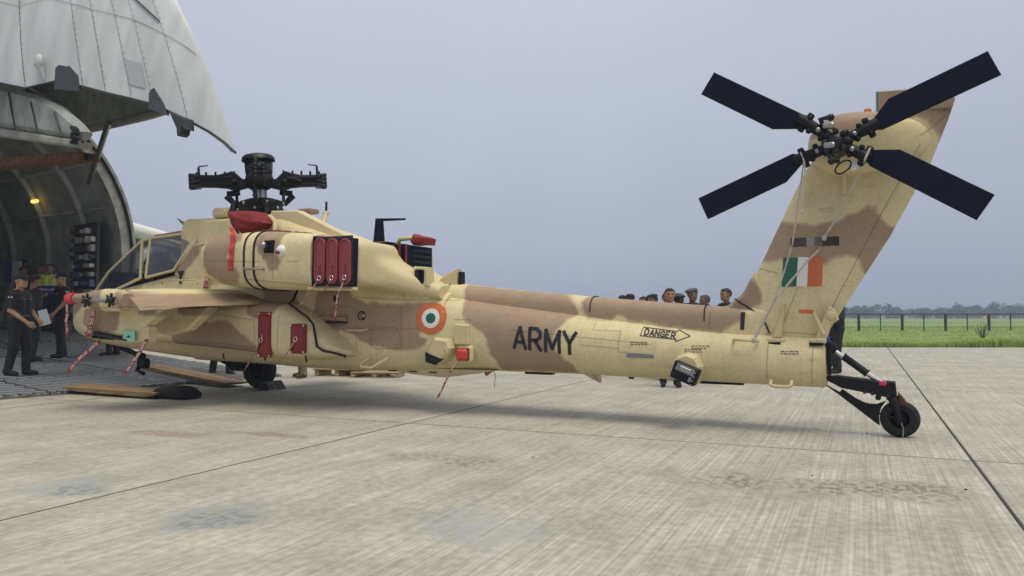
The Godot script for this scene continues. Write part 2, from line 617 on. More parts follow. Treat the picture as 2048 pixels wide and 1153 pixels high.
func make_materials() -> void:
	var soft := noise_tex(3, 0.02, Color(0.8, 0.8, 0.8), Color(1, 1, 1))
	var rough := noise_tex(4, 0.06, Color(0.62, 0.62, 0.62), Color(1, 1, 1))
	M.black = grain(plain_mat(Color(0.010, 0.011, 0.015), 0.55, 0.0, 0.35), rough, 3.0)
	M.blade = grain(plain_mat(Color(0.007, 0.0105, 0.028), 0.7, 0.0, 0.25), soft, 1.3)
	M.rubber = grain(plain_mat(Color(0.018, 0.018, 0.019), 0.85), rough, 6.0, 0.1)
	M.dark_steel = grain(plain_mat(Color(0.03, 0.032, 0.038), 0.42, 0.5), rough, 5.0)
	M.steel = grain(plain_mat(Color(0.55, 0.55, 0.53), 0.35, 0.85), rough, 4.0)
	M.chrome = plain_mat(Color(0.75, 0.75, 0.76), 0.12, 1.0)
	M.red_cloth = grain(plain_mat(Color(0.36, 0.028, 0.03), 0.8), rough, 6.0, 0.08)
	M.red_plug = grain(plain_mat(Color(0.3, 0.028, 0.034), 0.55), soft, 4.0)
	M.pink_plug = grain(plain_mat(Color(0.34, 0.055, 0.07), 0.6), soft, 4.0)
	M.bright_red = plain_mat(Color(0.55, 0.045, 0.03), 0.55)
	M.strap = strap_mat()
	var even := noise_tex(6, 0.03, Color(0.93, 0.93, 0.93), Color(1, 1, 1))
	M.sand = grain(plain_mat(Color(0.66, 0.555, 0.315), 0.6), even, 2.0)
	M.brown = grain(plain_mat(Color(0.325, 0.22, 0.158), 0.6), even, 2.0)
	M.white = plain_mat(Color(0.75, 0.75, 0.72), 0.5)
	M.teal = plain_mat(Color(0.12, 0.36, 0.28), 0.6)
	M.mint = plain_mat(Color(0.27, 0.62, 0.47), 0.7)
	M.orange = plain_mat(Color(0.68, 0.14, 0.03), 0.6)
	M.ink = plain_mat(Color(0.012, 0.013, 0.022), 0.55)
	M.flag_green = plain_mat(Color(0.015, 0.115, 0.075), 0.55)
	M.flag_white = plain_mat(Color(0.74, 0.74, 0.72), 0.55)
	M.flag_orange = plain_mat(Color(0.56, 0.14, 0.04), 0.55)
	M.rope = grain(plain_mat(Color(0.78, 0.74, 0.64), 0.9), rough, 20.0)
	M.grey_tape = plain_mat(Color(0.2, 0.21, 0.23), 0.6)
	var wood := noise_tex(8, 0.03, Color(0.55, 0.5, 0.45), Color(1, 1, 1), 256, 4, 16)
	M.wood = grain(plain_mat(Color(0.46, 0.32, 0.18), 0.75), wood, 2.0, 0.05)
	M.pale_wood = grain(plain_mat(Color(0.62, 0.47, 0.26), 0.75), wood, 2.0, 0.05)
	M.rusty = grain(plain_mat(Color(0.24, 0.095, 0.035), 0.8), noise_tex(9, 0.03, Color(0.4, 0.4, 0.4), Color(1, 1, 1)), 1.2, 0.2)
	M.glass = StandardMaterial3D.new()
	M.glass.transparency = BaseMaterial3D.TRANSPARENCY_ALPHA
	M.glass.albedo_color = Color(0.22, 0.26, 0.32, 0.5)
	M.glass.roughness = 0.03
	M.lens = plain_mat(Color(0.01, 0.012, 0.02), 0.08)
	M.interior = plain_mat(Color(0.025, 0.027, 0.03), 0.7)
	M.people = StandardMaterial3D.new()
	M.people.vertex_color_use_as_albedo = true
	M.people.roughness = 0.72
	M.cloth = grain(M.people.duplicate(), rough, 9.0, 0.12)

# ---------------------------------------------------------------- the airfield
const SLAB_TURN := -24.2
const MAST := Vector3(-3.75, 0, -11.56)     # ground below the rotor mast; the slab joints are measured from it

func slab_image(sd: int, stains: Array, w := 1024, h := 1100) -> ImageTexture:
	# broom-finished concrete: fine strokes along v, mottling, dust and stains
	var nz := FastNoiseLite.new()
	nz.seed = sd
	nz.frequency = 0.21
	nz.fractal_octaves = 3
	var s1 := nz.get_image(w, 10)
	s1.resize(w, h, Image.INTERPOLATE_CUBIC)
	nz.seed = sd + 1
	nz.frequency = 0.05
	var s2 := nz.get_image(w, 60)
	s2.resize(w, h, Image.INTERPOLATE_CUBIC)
	nz.seed = sd + 2
	nz.frequency = 0.006
	nz.fractal_octaves = 5
	var s3 := nz.get_image(w, h)
	nz.seed = sd + 3
	nz.frequency = 0.06
	nz.fractal_octaves = 5
	var s4 := nz.get_image(w, h)
	var a := s1.get_data()
	var b := s2.get_data()
	var c := s3.get_data()
	var d := s4.get_data()
	var shift := PackedInt32Array()
	var rg := RandomNumberGenerator.new()
	rg.seed = sd
	var last := 0
	for x in w:
		if x % 4 == 0:
			last = rg.randi() % h
		shift.append(last)
	var out := PackedByteArray()
	out.resize(w * h * 3)
	for i in w * h:
		var sx := i % w
		var si := ((i / w + shift[sx]) % h) * w + sx
		var patch := c[i] / 255.0
		var k := 0.65 + (a[si] - 128) * 0.00062 * (0.4 + patch) + (b[si] - 128) * 0.0002 + (patch - 0.5) * 0.09 + (d[i] - 128) * 0.00045
		out[i * 3] = int(clampf(255.0 * k, 0, 255))
		out[i * 3 + 1] = int(clampf(250.0 * k, 0, 255))
		out[i * 3 + 2] = int(clampf(231.0 * k, 0, 255))
	for s in stains:
		# u, v, half lengths, colour, strength, threshold of the noise that breaks the stain up
		var x0 := maxi(0, int((s[0] - s[2] * 1.3) * w))
		var x1 := mini(w, int((s[0] + s[2] * 1.3) * w))
		var y0 := maxi(0, int((s[1] - s[3] * 1.3) * h))
		var y1 := mini(h, int((s[1] + s[3] * 1.3) * h))
		for y in range(y0, y1):
			for x in range(x0, x1):
				var i := y * w + x
				var si := ((y + shift[x]) % h) * w + x
				var q := Vector2((float(x) / w - s[0]) / s[2], (float(y) / h - s[1]) / s[3]).length() + (c[i] - 128) * 0.004
				var t: float = clampf((1.0 - q) * 2.5, 0.0, 1.0) * clampf((a[si] * 0.4 + d[i] * 0.8 - s[6]) / 40.0, 0.0, 1.0) * s[5]
				if t > 0.0:
					var col: Color = s[4]
					out[i * 3] = int(lerpf(out[i * 3], col.r * 255.0, t))
					out[i * 3 + 1] = int(lerpf(out[i * 3 + 1], col.g * 255.0, t))
					out[i * 3 + 2] = int(lerpf(out[i * 3 + 2], col.b * 255.0, t))
	return ImageTexture.create_from_image(Image.create_from_data(w, h, false, Image.FORMAT_RGB8, out))

func slab_mat(tex: Texture2D) -> StandardMaterial3D:
	var m := StandardMaterial3D.new()
	m.albedo_texture = tex
	m.roughness = 0.8
	m.metallic_specular = 0.35
	m.heightmap_enabled = true
	m.heightmap_texture = tex
	m.heightmap_scale = 0.2
	return m

func slab_mesh(w: float, l: float, gap: float) -> ArrayMesh:
	var st := mb()
	var x := w * 0.5 - gap
	var z := l * 0.5 - gap
	var b := 0.007
	var top := [Vector3(-x + b, 0, -z + b), Vector3(x - b, 0, -z + b), Vector3(x - b, 0, z - b), Vector3(-x + b, 0, z - b)]
	var mid := [Vector3(-x, -b * 0.7, -z), Vector3(x, -b * 0.7, -z), Vector3(x, -b * 0.7, z), Vector3(-x, -b * 0.7, z)]
	var low: Array = []
	for p: Vector3 in mid:
		low.append(Vector3(p.x, -0.14, p.z))
	var put := func(q: Array) -> void:
		st.set_smooth_group(FLAT)
		for k in [0, 1, 2, 0, 2, 3]:
			var p: Vector3 = q[k]
			st.set_uv(Vector2(p.x / w + 0.5, p.z / l + 0.5))
			st.add_vertex(p)
	put.call(top)
	for k in 4:
		var j := (k + 1) % 4
		put.call([top[j], top[k], mid[k], mid[j]])
		put.call([mid[j], mid[k], low[k], low[j]])
	st.generate_normals()
	return st.commit()

func make_ground() -> void:
	var base := mb()
	var cm := grain(plain_mat(Color(0.035, 0.034, 0.032), 0.95), noise_tex(31, 0.05, Color(0.6, 0.6, 0.6), Color(1, 1, 1)), 0.4, 0.0, true)
	quad(base, Vector3(-80, -0.013, -34), Vector3(60, -0.013, -34), Vector3(60, -0.013, 40), Vector3(-80, -0.013, 40), Vector3(0, -5, 0), FLAT)
	var apron := obj("apron", base, cm)
	apron.set_meta("kind", "structure")
	var grey := Color(0.56, 0.59, 0.60)
	var dark := Color(0.41, 0.385, 0.33)
	var stains := [  # place on the ground (x, z), half lengths across and along the strokes, colour, strength, threshold
		[Vector2(-3.08, -5.45), 0.42, 0.36, grey, 0.55, 118], [Vector2(-2.95, -5.35), 0.3, 0.2, Color(0.38, 0.41, 0.43), 0.45, 140],
		[Vector2(-1.83, -4.62), 0.34, 0.36, grey, 0.55, 115], [Vector2(-1.75, -4.6), 0.28, 0.22, Color(0.39, 0.42, 0.44), 0.45, 142],
		[Vector2(-0.24, -4.55), 0.3, 0.42, Color(0.6, 0.62, 0.64), 0.5, 118], [Vector2(-0.1, -4.3), 0.3, 0.4, Color(0.6, 0.62, 0.64), 0.5, 122],
		[Vector2(2.2, -5.55), 1.0, 0.4, dark, 0.45, 140], [Vector2(1.4, -5.7), 0.5, 0.3, dark, 0.45, 142], [Vector2(2.6, -5.3), 0.7, 0.5, dark, 0.4, 145],
		[Vector2(-0.69, -6.62), 0.7, 0.35, Color(0.43, 0.41, 0.36), 0.45, 140], [Vector2(-0.2, -6.1), 0.8, 0.5, Color(0.45, 0.43, 0.37), 0.4, 145],
		[Vector2(-3.5, -7.9), 0.6, 0.22, Color(0.49, 0.42, 0.33), 0.5, 118], [Vector2(-2.4, -7.85), 0.5, 0.12, Color(0.46, 0.39, 0.3), 0.5, 120],
	]
	var turn := Transform3D(Basis(Vector3.UP, deg_to_rad(SLAB_TURN)), MAST)
	var back := turn.affine_inverse()
	var W := 5.42
	var L := 6.7
	var mesh := slab_mesh(W, L, 0.009)
	var common: Array = []
	for k in 4:
		common.append(slab_mat(slab_image(100 + k * 10, [])))
	for ix in range(-4, 8):
		for iz in range(-6, 4):
			var c := Vector3(3.55 + W * (ix + 0.5), 0, 1.56 - L * (iz + 0.5))
			var wc := turn * c
			if wc.z < -33.0 or wc.z > 16.0 or wc.x < -40.0 or wc.x > 40.0:
				continue
			var mine: Array = []
			for s in stains:
				var p: Vector3 = back * Vector3(s[0].x, 0, s[0].y)
				var u: float = (p.x - c.x) / W + 0.5
				var v: float = (p.z - c.z) / L + 0.5
				if u > -0.2 and u < 1.2 and v > -0.2 and v < 1.2:
					mine.append([u, v, s[1] / W, s[2] / L, s[3], s[4], s[5]])
			var o := MeshInstance3D.new()
			o.name = "concrete_slab"
			o.mesh = mesh
			o.material_override = common[posmod(ix * 3 + iz * 5, 4)] if mine.is_empty() else slab_mat(slab_image(200 + ix * 7 + iz, mine))
			apron.add_child(o, true)
			o.transform = Transform3D(turn.basis, wc)
	# dark sealant in the joints between the slabs
	var seal := plain_mat(Color(0.03, 0.03, 0.028), 0.8)
	var worn_seal := plain_mat(Color(0.11, 0.105, 0.09), 0.9)
	for k in range(-2, 6):
		var sst := mb()
		bx(sst, Vector3(3.55 + W * k, -0.004, -6.0), Vector3(0.021 if k == 1 else 0.008, 0.011, 44.0), 0.003)
		var so := obj("joint_sealant", sst, seal if k == 1 else worn_seal, apron)
		so.transform = turn
	for k in range(-3, 5):
		var sst := mb()
		bx(sst, Vector3(6.0, -0.0045, 1.56 - L * k), Vector3(44.0, 0.0105, 0.011), 0.003)
		var so := obj("joint_sealant", sst, worn_seal, apron)
		so.transform = turn
	# grass field
	var gt := noise_tex(41, 0.03, Color(0.55, 0.6, 0.5), Color(1, 1, 0.9), 256, 5)
	var gm := grain(plain_mat(Color(0.33, 0.43, 0.14), 0.95), gt, 0.11, 0.0, true)
	var st := mb()
	var edge: Array = []
	for k in 181:
		edge.append(Vector3(-90.0 + k * 1.0, 0.035, -28.9 + 0.2 * sin(k * 1.7) + 0.16 * sin(k * 4.1)))
	for k in 180:
		var a: Vector3 = edge[k]
		var b: Vector3 = edge[k + 1]
		quad(st, a, b, b + Vector3(0, 0.04, -1.2), a + Vector3(0, 0.04, -1.2), a - Vector3(0, 9, 0), FLAT)
		quad(st, a, b, b - Vector3(0, 0.15, 0), a - Vector3(0, 0.15, 0), a - Vector3(0, 0, 9), FLAT)
	quad(st, Vector3(-90, 0.075, -30.1), Vector3(90, 0.075, -30.1), Vector3(200, 0.05, -140), Vector3(-200, 0.05, -140), Vector3(0, -9, -50), FLAT)
	quad(st, Vector3(-200, 0.05, -140), Vector3(200, 0.05, -140), Vector3(520, 0.0, -480), Vector3(-520, 0.0, -480), Vector3(0, -90, -300), FLAT)
	obj("grass_field", st, gm).set_meta("kind", "structure")
	# the ground out to the horizon on the other sides
	var far := mb()
	quad(far, Vector3(-520, -0.2, -480), Vector3(520, -0.2, -480), Vector3(520, -0.2, 400), Vector3(-520, -0.2, 400), Vector3(0, -50, 0), FLAT)
	obj("ground", far, grain(plain_mat(Color(0.33, 0.32, 0.28), 0.95), gt, 0.1, 0.0, true)).set_meta("kind", "structure")
	# grass blades
	var tuft := mb()
	var rg := RandomNumberGenerator.new()
	rg.seed = 77
	for k in 9:
		var a := rg.randf() * TAU
		var d := Vector3(cos(a), 0, sin(a))
		var root := d * rg.randf() * 0.09
		var hgt := rg.randf_range(0.6, 1.0)
		var w := Vector3(-d.z, 0, d.x) * 0.02
		var tip := root + d * rg.randf_range(0.1, 0.35) + Vector3.UP * hgt
		var mid := root + d * 0.05 + Vector3.UP * hgt * 0.55
		quad(tuft, root - w, root + w, mid + w * 0.7, mid - w * 0.7, root - d, FLAT)
		tri(tuft, mid - w * 0.7, mid + w * 0.7, tip, root - d, FLAT)
	var grass_m := StandardMaterial3D.new()
	grass_m.vertex_color_use_as_albedo = true
	grass_m.roughness = 0.8
	grass_m.backlight_enabled = true
	grass_m.backlight = Color(0.2, 0.3, 0.05)
	tuft.generate_normals()
	var mm := MultiMesh.new()
	mm.transform_format = MultiMesh.TRANSFORM_3D
	mm.use_colors = true
	mm.mesh = tuft.commit()
	mm.instance_count = 30000
	for k in 30000:
		var t := pow(rg.randf(), 1.6)
		var z := -28.95 - t * 46.0
		var x := rg.randf_range(0.05, 0.9) * -z
		if k < 6500:
			z = -28.7 - rg.randf() * 1.0
			x = rg.randf_range(8.0, 24.0)
		var tall := sin(x * 0.9 + z * 0.4) * sin(x * 0.37 - z * 0.8)
		var hgt := rg.randf_range(0.1, 0.2) * (1.15 + 0.55 * tall) * (1.0 if k < 6500 else 0.5 + 0.5 * t)
		var bs := Basis(Vector3.UP, rg.randf() * TAU).scaled(Vector3(hgt * 1.6, hgt, hgt * 1.6))
		mm.set_instance_transform(k, Transform3D(bs, Vector3(x, 0.03, z)))
		var g := rg.randf_range(0.75, 1.25)
		var dry := rg.randf()
		mm.set_instance_color(k, Color(0.27 * g + 0.15 * dry, 0.42 * g + 0.05 * dry, 0.1 * g))
	var gi := MultiMeshInstance3D.new()
	gi.name = "grass"
	gi.multimesh = mm
	gi.material_override = grass_m
	gi.set_meta("kind", "stuff")
	tag(gi, "rough green grass growing along the concrete edge and under the fence", "grass")
	add_child(gi)
	make_far(grass_m, rg)

func make_far(leafy: Material, rg: RandomNumberGenerator) -> void:
	# fence of posts and a top rail
	var f := thing("fence", "dark green metal fence of thin and thick posts across the grass", "fence")
	var pm := grain(plain_mat(Color(0.012, 0.026, 0.022), 0.6), M.black.albedo_texture, 2.0)
	var n := 0
	for k in 36:
		var x := -3.0 + k * 1.49
		var thick := k % 2 == 0
		var st := mb()
		if thick:
			bx(st, Vector3(x, 0.62, -53.6), Vector3(0.15, 1.24, 0.13), 0.015)
		else:
			tube(st, [Vector3(x, 0, -53.6), Vector3(x, 1.22, -53.6)], 0.04, 8)
		obj("post", st, pm, f)
	for seg in 9:
		var st := mb()
		tube(st, [Vector3(-3.0 + seg * 5.96, 1.25, -53.6), Vector3(2.95 + seg * 5.96, 1.25 + 0.01 * sin(seg), -53.6)], 0.035, 8)
		obj("top_rail", st, pm, f)
	for row in 3:
		var st := mb()
		tube(st, [Vector3(-3, 0.35 + row * 0.3, -53.6), Vector3(49, 0.35 + row * 0.3, -53.6)], 0.007, 5)
		obj("wire", st, pm, f)
	# shrub in the grass
	var sh := thing("shrub", "pale leafy weed shrub growing before the fence", "shrub", Vector3(22.6, 0.05, -37.5))
	var stem := mb()
	var lf := mb()
	for k in 26:
		var a := rg.randf() * TAU
		var tip := Vector3(cos(a) * rg.randf_range(0.1, 0.6), rg.randf_range(0.3, 0.75), sin(a) * 0.4)
		tube(stem, [Vector3(tip.x * 0.1, 0, tip.z * 0.1), tip * Vector3(0.6, 0.6, 0.6), tip], [0.012, 0.009, 0.004], 5)
		for q in 9:
			var c := tip * rg.randf_range(0.55, 1.05) + Vector3(rg.randf_range(-0.07, 0.07), rg.randf_range(-0.05, 0.05), rg.randf_range(-0.07, 0.07))
			var d := Vector3(rg.randf_range(-1, 1), rg.randf_range(-0.3, 0.8), rg.randf_range(-1, 1)).normalized() * 0.06
			var w := d.cross(Vector3.UP).normalized() * 0.022
			quad(lf, c, c + d * 0.5 + w, c + d, c + d * 0.5 - w, c - Vector3.UP, FLAT)
	obj("stem", stem, plain_mat(Color(0.08, 0.1, 0.04)), sh)
	obj("leaves", lf, plain_mat(Color(0.2, 0.27, 0.13)), sh)
	# windsock far off
	var ws := thing("windsock", "small orange and white windsock hanging beyond the fence", "windsock", Vector3(54.5, 0.55, -89.5))
	var pole := mb()
	tube(pole, [Vector3(0.45, -0.6, 0), Vector3(0.45, 0.75, 0)], 0.03, 6)
	obj("pole", pole, plain_mat(Color(0.5, 0.5, 0.5)), ws)
	for b in 4:
		var st := mb()
		tube(st, [Vector3(0.4 - b * 0.2, 0.64 - b * 0.09, 0), Vector3(0.21 - b * 0.2, 0.555 - b * 0.09, 0)], [0.16 - b * 0.023, 0.14 - b * 0.023], 10)
		obj("sleeve", st, M.orange if b % 2 == 0 else M.white, ws)
	# the far wood: trunks and crowns of leaf clumps, one mass
	var clump := mb()
	for k in 10:
		var c := Vector3(rg.randf_range(-0.5, 0.5), rg.randf_range(-0.4, 0.4), rg.randf_range(-0.5, 0.5))
		var d := Vector3(rg.randf_range(-1, 1), rg.randf_range(-0.6, 0.9), rg.randf_range(-1, 1)).normalized() * 0.45
		var w := d.cross(Vector3(0.3, 1, 0.2)).normalized() * 0.28
		quad(clump, c, c + d * 0.5 + w, c + d, c + d * 0.5 - w, Vector3.ZERO - c * 0.1, FLAT)
	clump.generate_normals()
	var mm := MultiMesh.new()
	mm.transform_format = MultiMesh.TRANSFORM_3D
	mm.use_colors = true
	mm.mesh = clump.commit()
	var list: Array = []
	var trunks := mb()
	for k in 330:
		var row := k % 3
		var x := -60.0 + k * 0.92 + rg.randf_range(-1.5, 1.5)
		var z := -262.0 - row * 12.0 + rg.randf_range(-5, 5)
		var swell := 0.5 + 0.5 * sin(x * 0.035 + 0.6)
		var hgt := rg.randf_range(2.7, 3.7) + (0.9 if x > 160.0 else 0.0) + 0.5 * swell + (rg.randf_range(0.6, 1.9) if rg.randf() < 0.16 else 0.0)
		if x > 110.0 and x < 122.0:
			hgt += 0.8
		tube(trunks, [Vector3(x, 0, z), Vector3(x + rg.randf_range(-0.2, 0.2), hgt * 0.7, z)], [0.2, 0.1], 6)
		var shade := rg.randf_range(0.7, 1.2)
		var rad := rg.randf_range(1.3, 2.0)
		for q in 70:
			var dir := Vector3(rg.randf_range(-1, 1), rg.randf_range(-1, 1), rg.randf_range(-1, 1))
			if dir.length() > 1.0:
				dir = dir.normalized() * rg.randf_range(0.6, 1.05)
			var c := Vector3(x, hgt * 0.52, z) + dir * Vector3(rad, hgt * 0.5, rad)
			var s := rg.randf_range(0.5, 1.0)
			list.append([Transform3D(Basis(Vector3.UP, rg.randf() * TAU).scaled(Vector3.ONE * s), c), Color(0.05, 0.085, 0.045) * shade * rg.randf_range(0.7, 1.3)])
	mm.instance_count = list.size()
	for k in list.size():
		mm.set_instance_transform(k, list[k][0])
		mm.set_instance_color(k, list[k][1])
	var wood := MultiMeshInstance3D.new()
	wood.name = "far_wood"
	wood.multimesh = mm
	wood.material_override = leafy
	wood.set_meta("kind", "stuff")
	tag(wood, "hazy line of far trees beyond the grass field", "trees")
	add_child(wood)
	var tr := obj("trunks", trunks, plain_mat(Color(0.05, 0.045, 0.035)), wood)
	tr.set_meta("kind", "stuff")

# ---------------------------------------------------------------- the cargo aircraft with its nose raised
func ramp_y(a: float) -> float:
	if a < 5.0:
		return 0.05 + 0.055 * a
	return minf(0.86, 0.325 + (a - 5.0) * 0.17)

func tread_mat() -> StandardMaterial3D:
	# worn aluminium checker plate
	var s := 256
	var im := Image.create_empty(s, s, false, Image.FORMAT_RGB8)
	var hi := Image.create_empty(s, s, false, Image.FORMAT_L8)
	var nz := FastNoiseLite.new()
	nz.seed = 12
	nz.frequency = 0.02
	for y in s:
		for x in s:
			var cx := x % 32 - 16
			var cy := y % 32 - 16
			var odd := (x / 32 + y / 32) % 2
			var u := (cx + cy) * 0.7071
			var v := (cx - cy) * 0.7071
			if odd == 1:
				var t: float = u
				u = v
				v = t
			var d := 1.0 - Vector2(u / 14.0, v / 4.5).length()
			var k := clampf(d * 3.0, 0.0, 1.0)
			hi.set_pixel(x, y, Color.WHITE * (0.2 + 0.8 * k))
			var g := 0.55 + 0.3 * k + 0.12 * nz.get_noise_2d(x, y)
			im.set_pixel(x, y, Color(g, g * 1.01, g * 1.03))
	var m := StandardMaterial3D.new()
	m.albedo_texture = ImageTexture.create_from_image(im)
	m.heightmap_enabled = true
	m.heightmap_texture = ImageTexture.create_from_image(hi)
	m.heightmap_scale = 0.2
	m.metallic = 0.9
	m.roughness = 0.15
	m.uv1_triplanar = true
	m.uv1_scale = Vector3.ONE * 0.85
	return m

func make_cargo_plane() -> void:
	var p := thing("cargo_aircraft", "huge grey cargo aircraft with its nose raised over a metal ramp", "aircraft", Vector3(-6.24, 0, -12.46), deg_to_rad(-34.0))
	var grime := noise_tex(51, 0.012, Color(0.72, 0.72, 0.72), Color(1, 1, 1), 512, 5)
	var streaks := noise_tex(52, 0.02, Color(0.82, 0.82, 0.81), Color(1, 1, 1), 512, 5, 8, false)
	var skin := grain(plain_mat(Color(0.65, 0.685, 0.705), 0.42, 0.0), streaks, 0.3)
	var inner := grain(plain_mat(Color(0.47, 0.51, 0.47), 0.7), grime, 0.3, 0.3)
	var rib_m := grain(plain_mat(Color(0.6, 0.63, 0.6), 0.6), grime, 0.3)
	var cream := grain(plain_mat(Color(0.42, 0.42, 0.36), 0.6), grime, 0.4)
	var dark := grain(plain_mat(Color(0.06, 0.064, 0.07), 0.6), grime, 0.5)
	# ramp of checker plates
	var tread := tread_mat()
	var cuts := [0.0, 1.7, 3.4, 5.1, 6.6, 8.0]
	for i in cuts.size() - 1:
		for sd in 3:
			var z0 := -3.2 + sd * 2.1335
			var z1 := z0 + 2.12
			var st := mb()
			var a0: float = cuts[i] + 0.006
			var a1: float = cuts[i + 1] - 0.006
			var y0 := ramp_y(a0)
			var y1 := ramp_y(a1)
			var t := 0.05 if i == 0 else 0.12
			var v := [Vector3(-a0, y0, z0), Vector3(-a0, y0, z1), Vector3(-a1, y1, z1), Vector3(-a1, y1, z0)]
			var mid := Vector3(-(a0 + a1) * 0.5, (y0 + y1) * 0.5 - t * 0.5, (z0 + z1) * 0.5)
			quad(st, v[0], v[1], v[2], v[3], mid, FLAT)
			for k in 4:
				var j := (k + 1) % 4
				quad(st, v[k], v[j], v[j] - Vector3(0, t, 0), v[k] - Vector3(0, t, 0), mid, FLAT)
			var plate := obj("ramp_plate", st, tread, p)
			# slanting non-slip bars welded on each plate
			var bars := mb()
			var lean := Vector2(1.0, 0.62)
			for k in range(-8, 14):
				var o := Vector2(a0, z0 + k * 0.2)
				var t0 := maxf(0.03, (z0 + 0.03 - o.y) / lean.y)
				var t1 := minf(a1 - a0 - 0.03, (z1 - 0.03 - o.y) / lean.y)
				if t1 - t0 > 0.1:
					var q0 := o + lean * t0
					var q1 := o + lean * t1
					tube(bars, [Vector3(-q0.x, ramp_y(q0.x) + 0.003, q0.y), Vector3(-q1.x, ramp_y(q1.x) + 0.003, q1.y)], 0.017, 6)
			obj("tread_bars", bars, M.steel, plate).set_meta("kind", "stuff")
	for k in 4:
		var st := mb()
		var z := -2.6 + k * 1.75
		var line: Array = []
		for q in 12:
			var a := 0.4 + q * 0.68
			line.append(Vector3(-a, ramp_y(a) + 0.004, z))
		ribbon(st, line, Vector3(0, 0, 1), 0.05, 0.012)
		obj("ramp_track", st, M.steel, p)
	# hold floor, barrel and frames
	var fl := mb()
	bx(fl, Vector3(-17.0, 0.8, 0), Vector3(18, 0.12, 7.0), 0.02)
	obj("hold_floor", fl, dark, p)
	var arch := func(x: float, r: float, k: int, n: int) -> Vector3:
		var a := deg_to_rad(-30.0 + 240.0 * k / n)
		return Vector3(x, 2.6 + r * sin(a), r * cos(a))
	var n := 48
	var sh := mb()
	for k in n:
		for seg in 4:
			var x0 := -6.5 - seg * 4.9
			var x1 := x0 - 4.9
			var ca := Vector3((x0 + x1) * 0.5, 2.6, 0)
			quad(sh, arch.call(x0, 3.92, k, n), arch.call(x0, 3.92, k + 1, n), arch.call(x1, 3.92, k + 1, n), arch.call(x1, 3.92, k, n), ca, 1)
	obj("fuselage_skin", sh, skin, p)
	var ln := mb()
	for k in n:
		for seg in 8:
			var x0 := -6.5 - seg * 2.45
			var x1 := x0 - 2.45
			var a0: Vector3 = arch.call(x0, 3.68, k, n)
			quad(ln, a0, arch.call(x0, 3.68, k + 1, n), arch.call(x1, 3.68, k + 1, n), arch.call(x1, 3.68, k, n), a0 * Vector3(1, 3, 3) - Vector3(0, 5.2, 0), 1)
	obj("hold_lining", ln, inner, p)
	var rim := mb()
	for k in n:
		var mid: Vector3 = (arch.call(-6.5, 3.75, k, n) + arch.call(-6.5, 3.75, k + 1, n)) * 0.5
		for f in [[-6.38, 3.58, -6.38, 3.95], [-6.38, 3.95, -6.62, 3.95], [-6.62, 3.58, -6.38, 3.58], [-6.62, 3.95, -6.62, 3.58]]:
			quad(rim, arch.call(f[0], f[1], k, n), arch.call(f[0], f[1], k + 1, n), arch.call(f[2], f[3], k + 1, n), arch.call(f[2], f[3], k, n), mid, FLAT)
	obj("door_frame", rim, cream, p)
	var seal := mb()
	var line: Array = []
	for k in n + 1:
		line.append(arch.call(-6.34, 3.82, k, n))
	tube(seal, line, 0.035, 6)
	obj("door_seal", seal, M.rubber, p)
	for q in 7:
		var rb := mb()
		var pts: Array = []
		for k in n + 1:
			pts.append(arch.call(-8.0 - q * 2.0, 3.62, k, n))
		tube(rb, pts, 0.1, 6)
		obj("hold_frame", rb, rib_m, p)
	for q in 5:
		var sg := mb()
		var a := 20.0 + q * 18.0
		var pa := deg_to_rad(180.0 - a)
		tube(sg, [Vector3(-6.7, 2.6 + 3.6 * sin(pa), 3.6 * cos(pa)), Vector3(-22, 2.6 + 3.6 * sin(pa), 3.6 * cos(pa))], 0.04, 6)
		obj("stringer", sg, rib_m, p)
	var bk := mb()
	var ring: Array = []
	for k in n + 1:
		ring.append(arch.call(-25.9, 3.7, k, n))
	for k in n:
		tri(bk, Vector3(-25.9, 2.6, 0), ring[k], ring[k + 1], Vector3(-30, 2.6, 0), FLAT)
	obj("hold_bulkhead", bk, inner, p)
	# equipment along the far wall of the hold
	var rk := thing("equipment_rack", "cluttered rack of grey and blue boxes on the hold wall", "rack", p.transform * Vector3(-7.4, 0.86, -3.2), deg_to_rad(-34.0))
	var fr := mb()
	bx(fr, Vector3(0, 1.3, -0.06), Vector3(1.1, 2.6, 0.08), 0.01)
	obj("frame", fr, dark, rk)
	var rg := RandomNumberGenerator.new()
	rg.seed = 5
	var cols := [Color(0.08, 0.11, 0.2), Color(0.3, 0.3, 0.28), Color(0.13, 0.06, 0.05), Color(0.06, 0.07, 0.07), Color(0.5, 0.5, 0.48)]
	var cm: Array = []
	for c in cols:
		cm.append(plain_mat(c, 0.6))
	for k in 54:
		var st := mb()
		var y := 0.25 + (k / 5) * 0.215
		bx(st, Vector3(-0.42 + (k % 5) * 0.21 + rg.randf_range(-0.02, 0.02), y, 0.04), Vector3(rg.randf_range(0.08, 0.18), rg.randf_range(0.08, 0.18), 0.12), 0.01)
		obj("box", st, cm[rg.randi() % 5], rk)
	for k in 3:
		var b := thing("cargo_box", ["dark crate on the hold floor behind the men in vests", "long low chest by the foot of the hold wall", "red and dark bundle stacked deep in the hold"][k], "box", p.transform * [Vector3(-13.0, 0.86, -1.5), Vector3(-9.2, 0.86, -3.1), Vector3(-15.5, 0.86, 1.0)][k], deg_to_rad(-34.0))
		var st := mb()
		var sz: Vector3 = [Vector3(1.6, 1.4, 1.4), Vector3(1.2, 0.9, 0.5), Vector3(1.5, 1.7, 1.2)][k]
		bx(st, Vector3(0, sz.y * 0.5, 0), sz, 0.03)
		obj("body", st, [dark, M.grey_tape, M.red_plug][k], b)
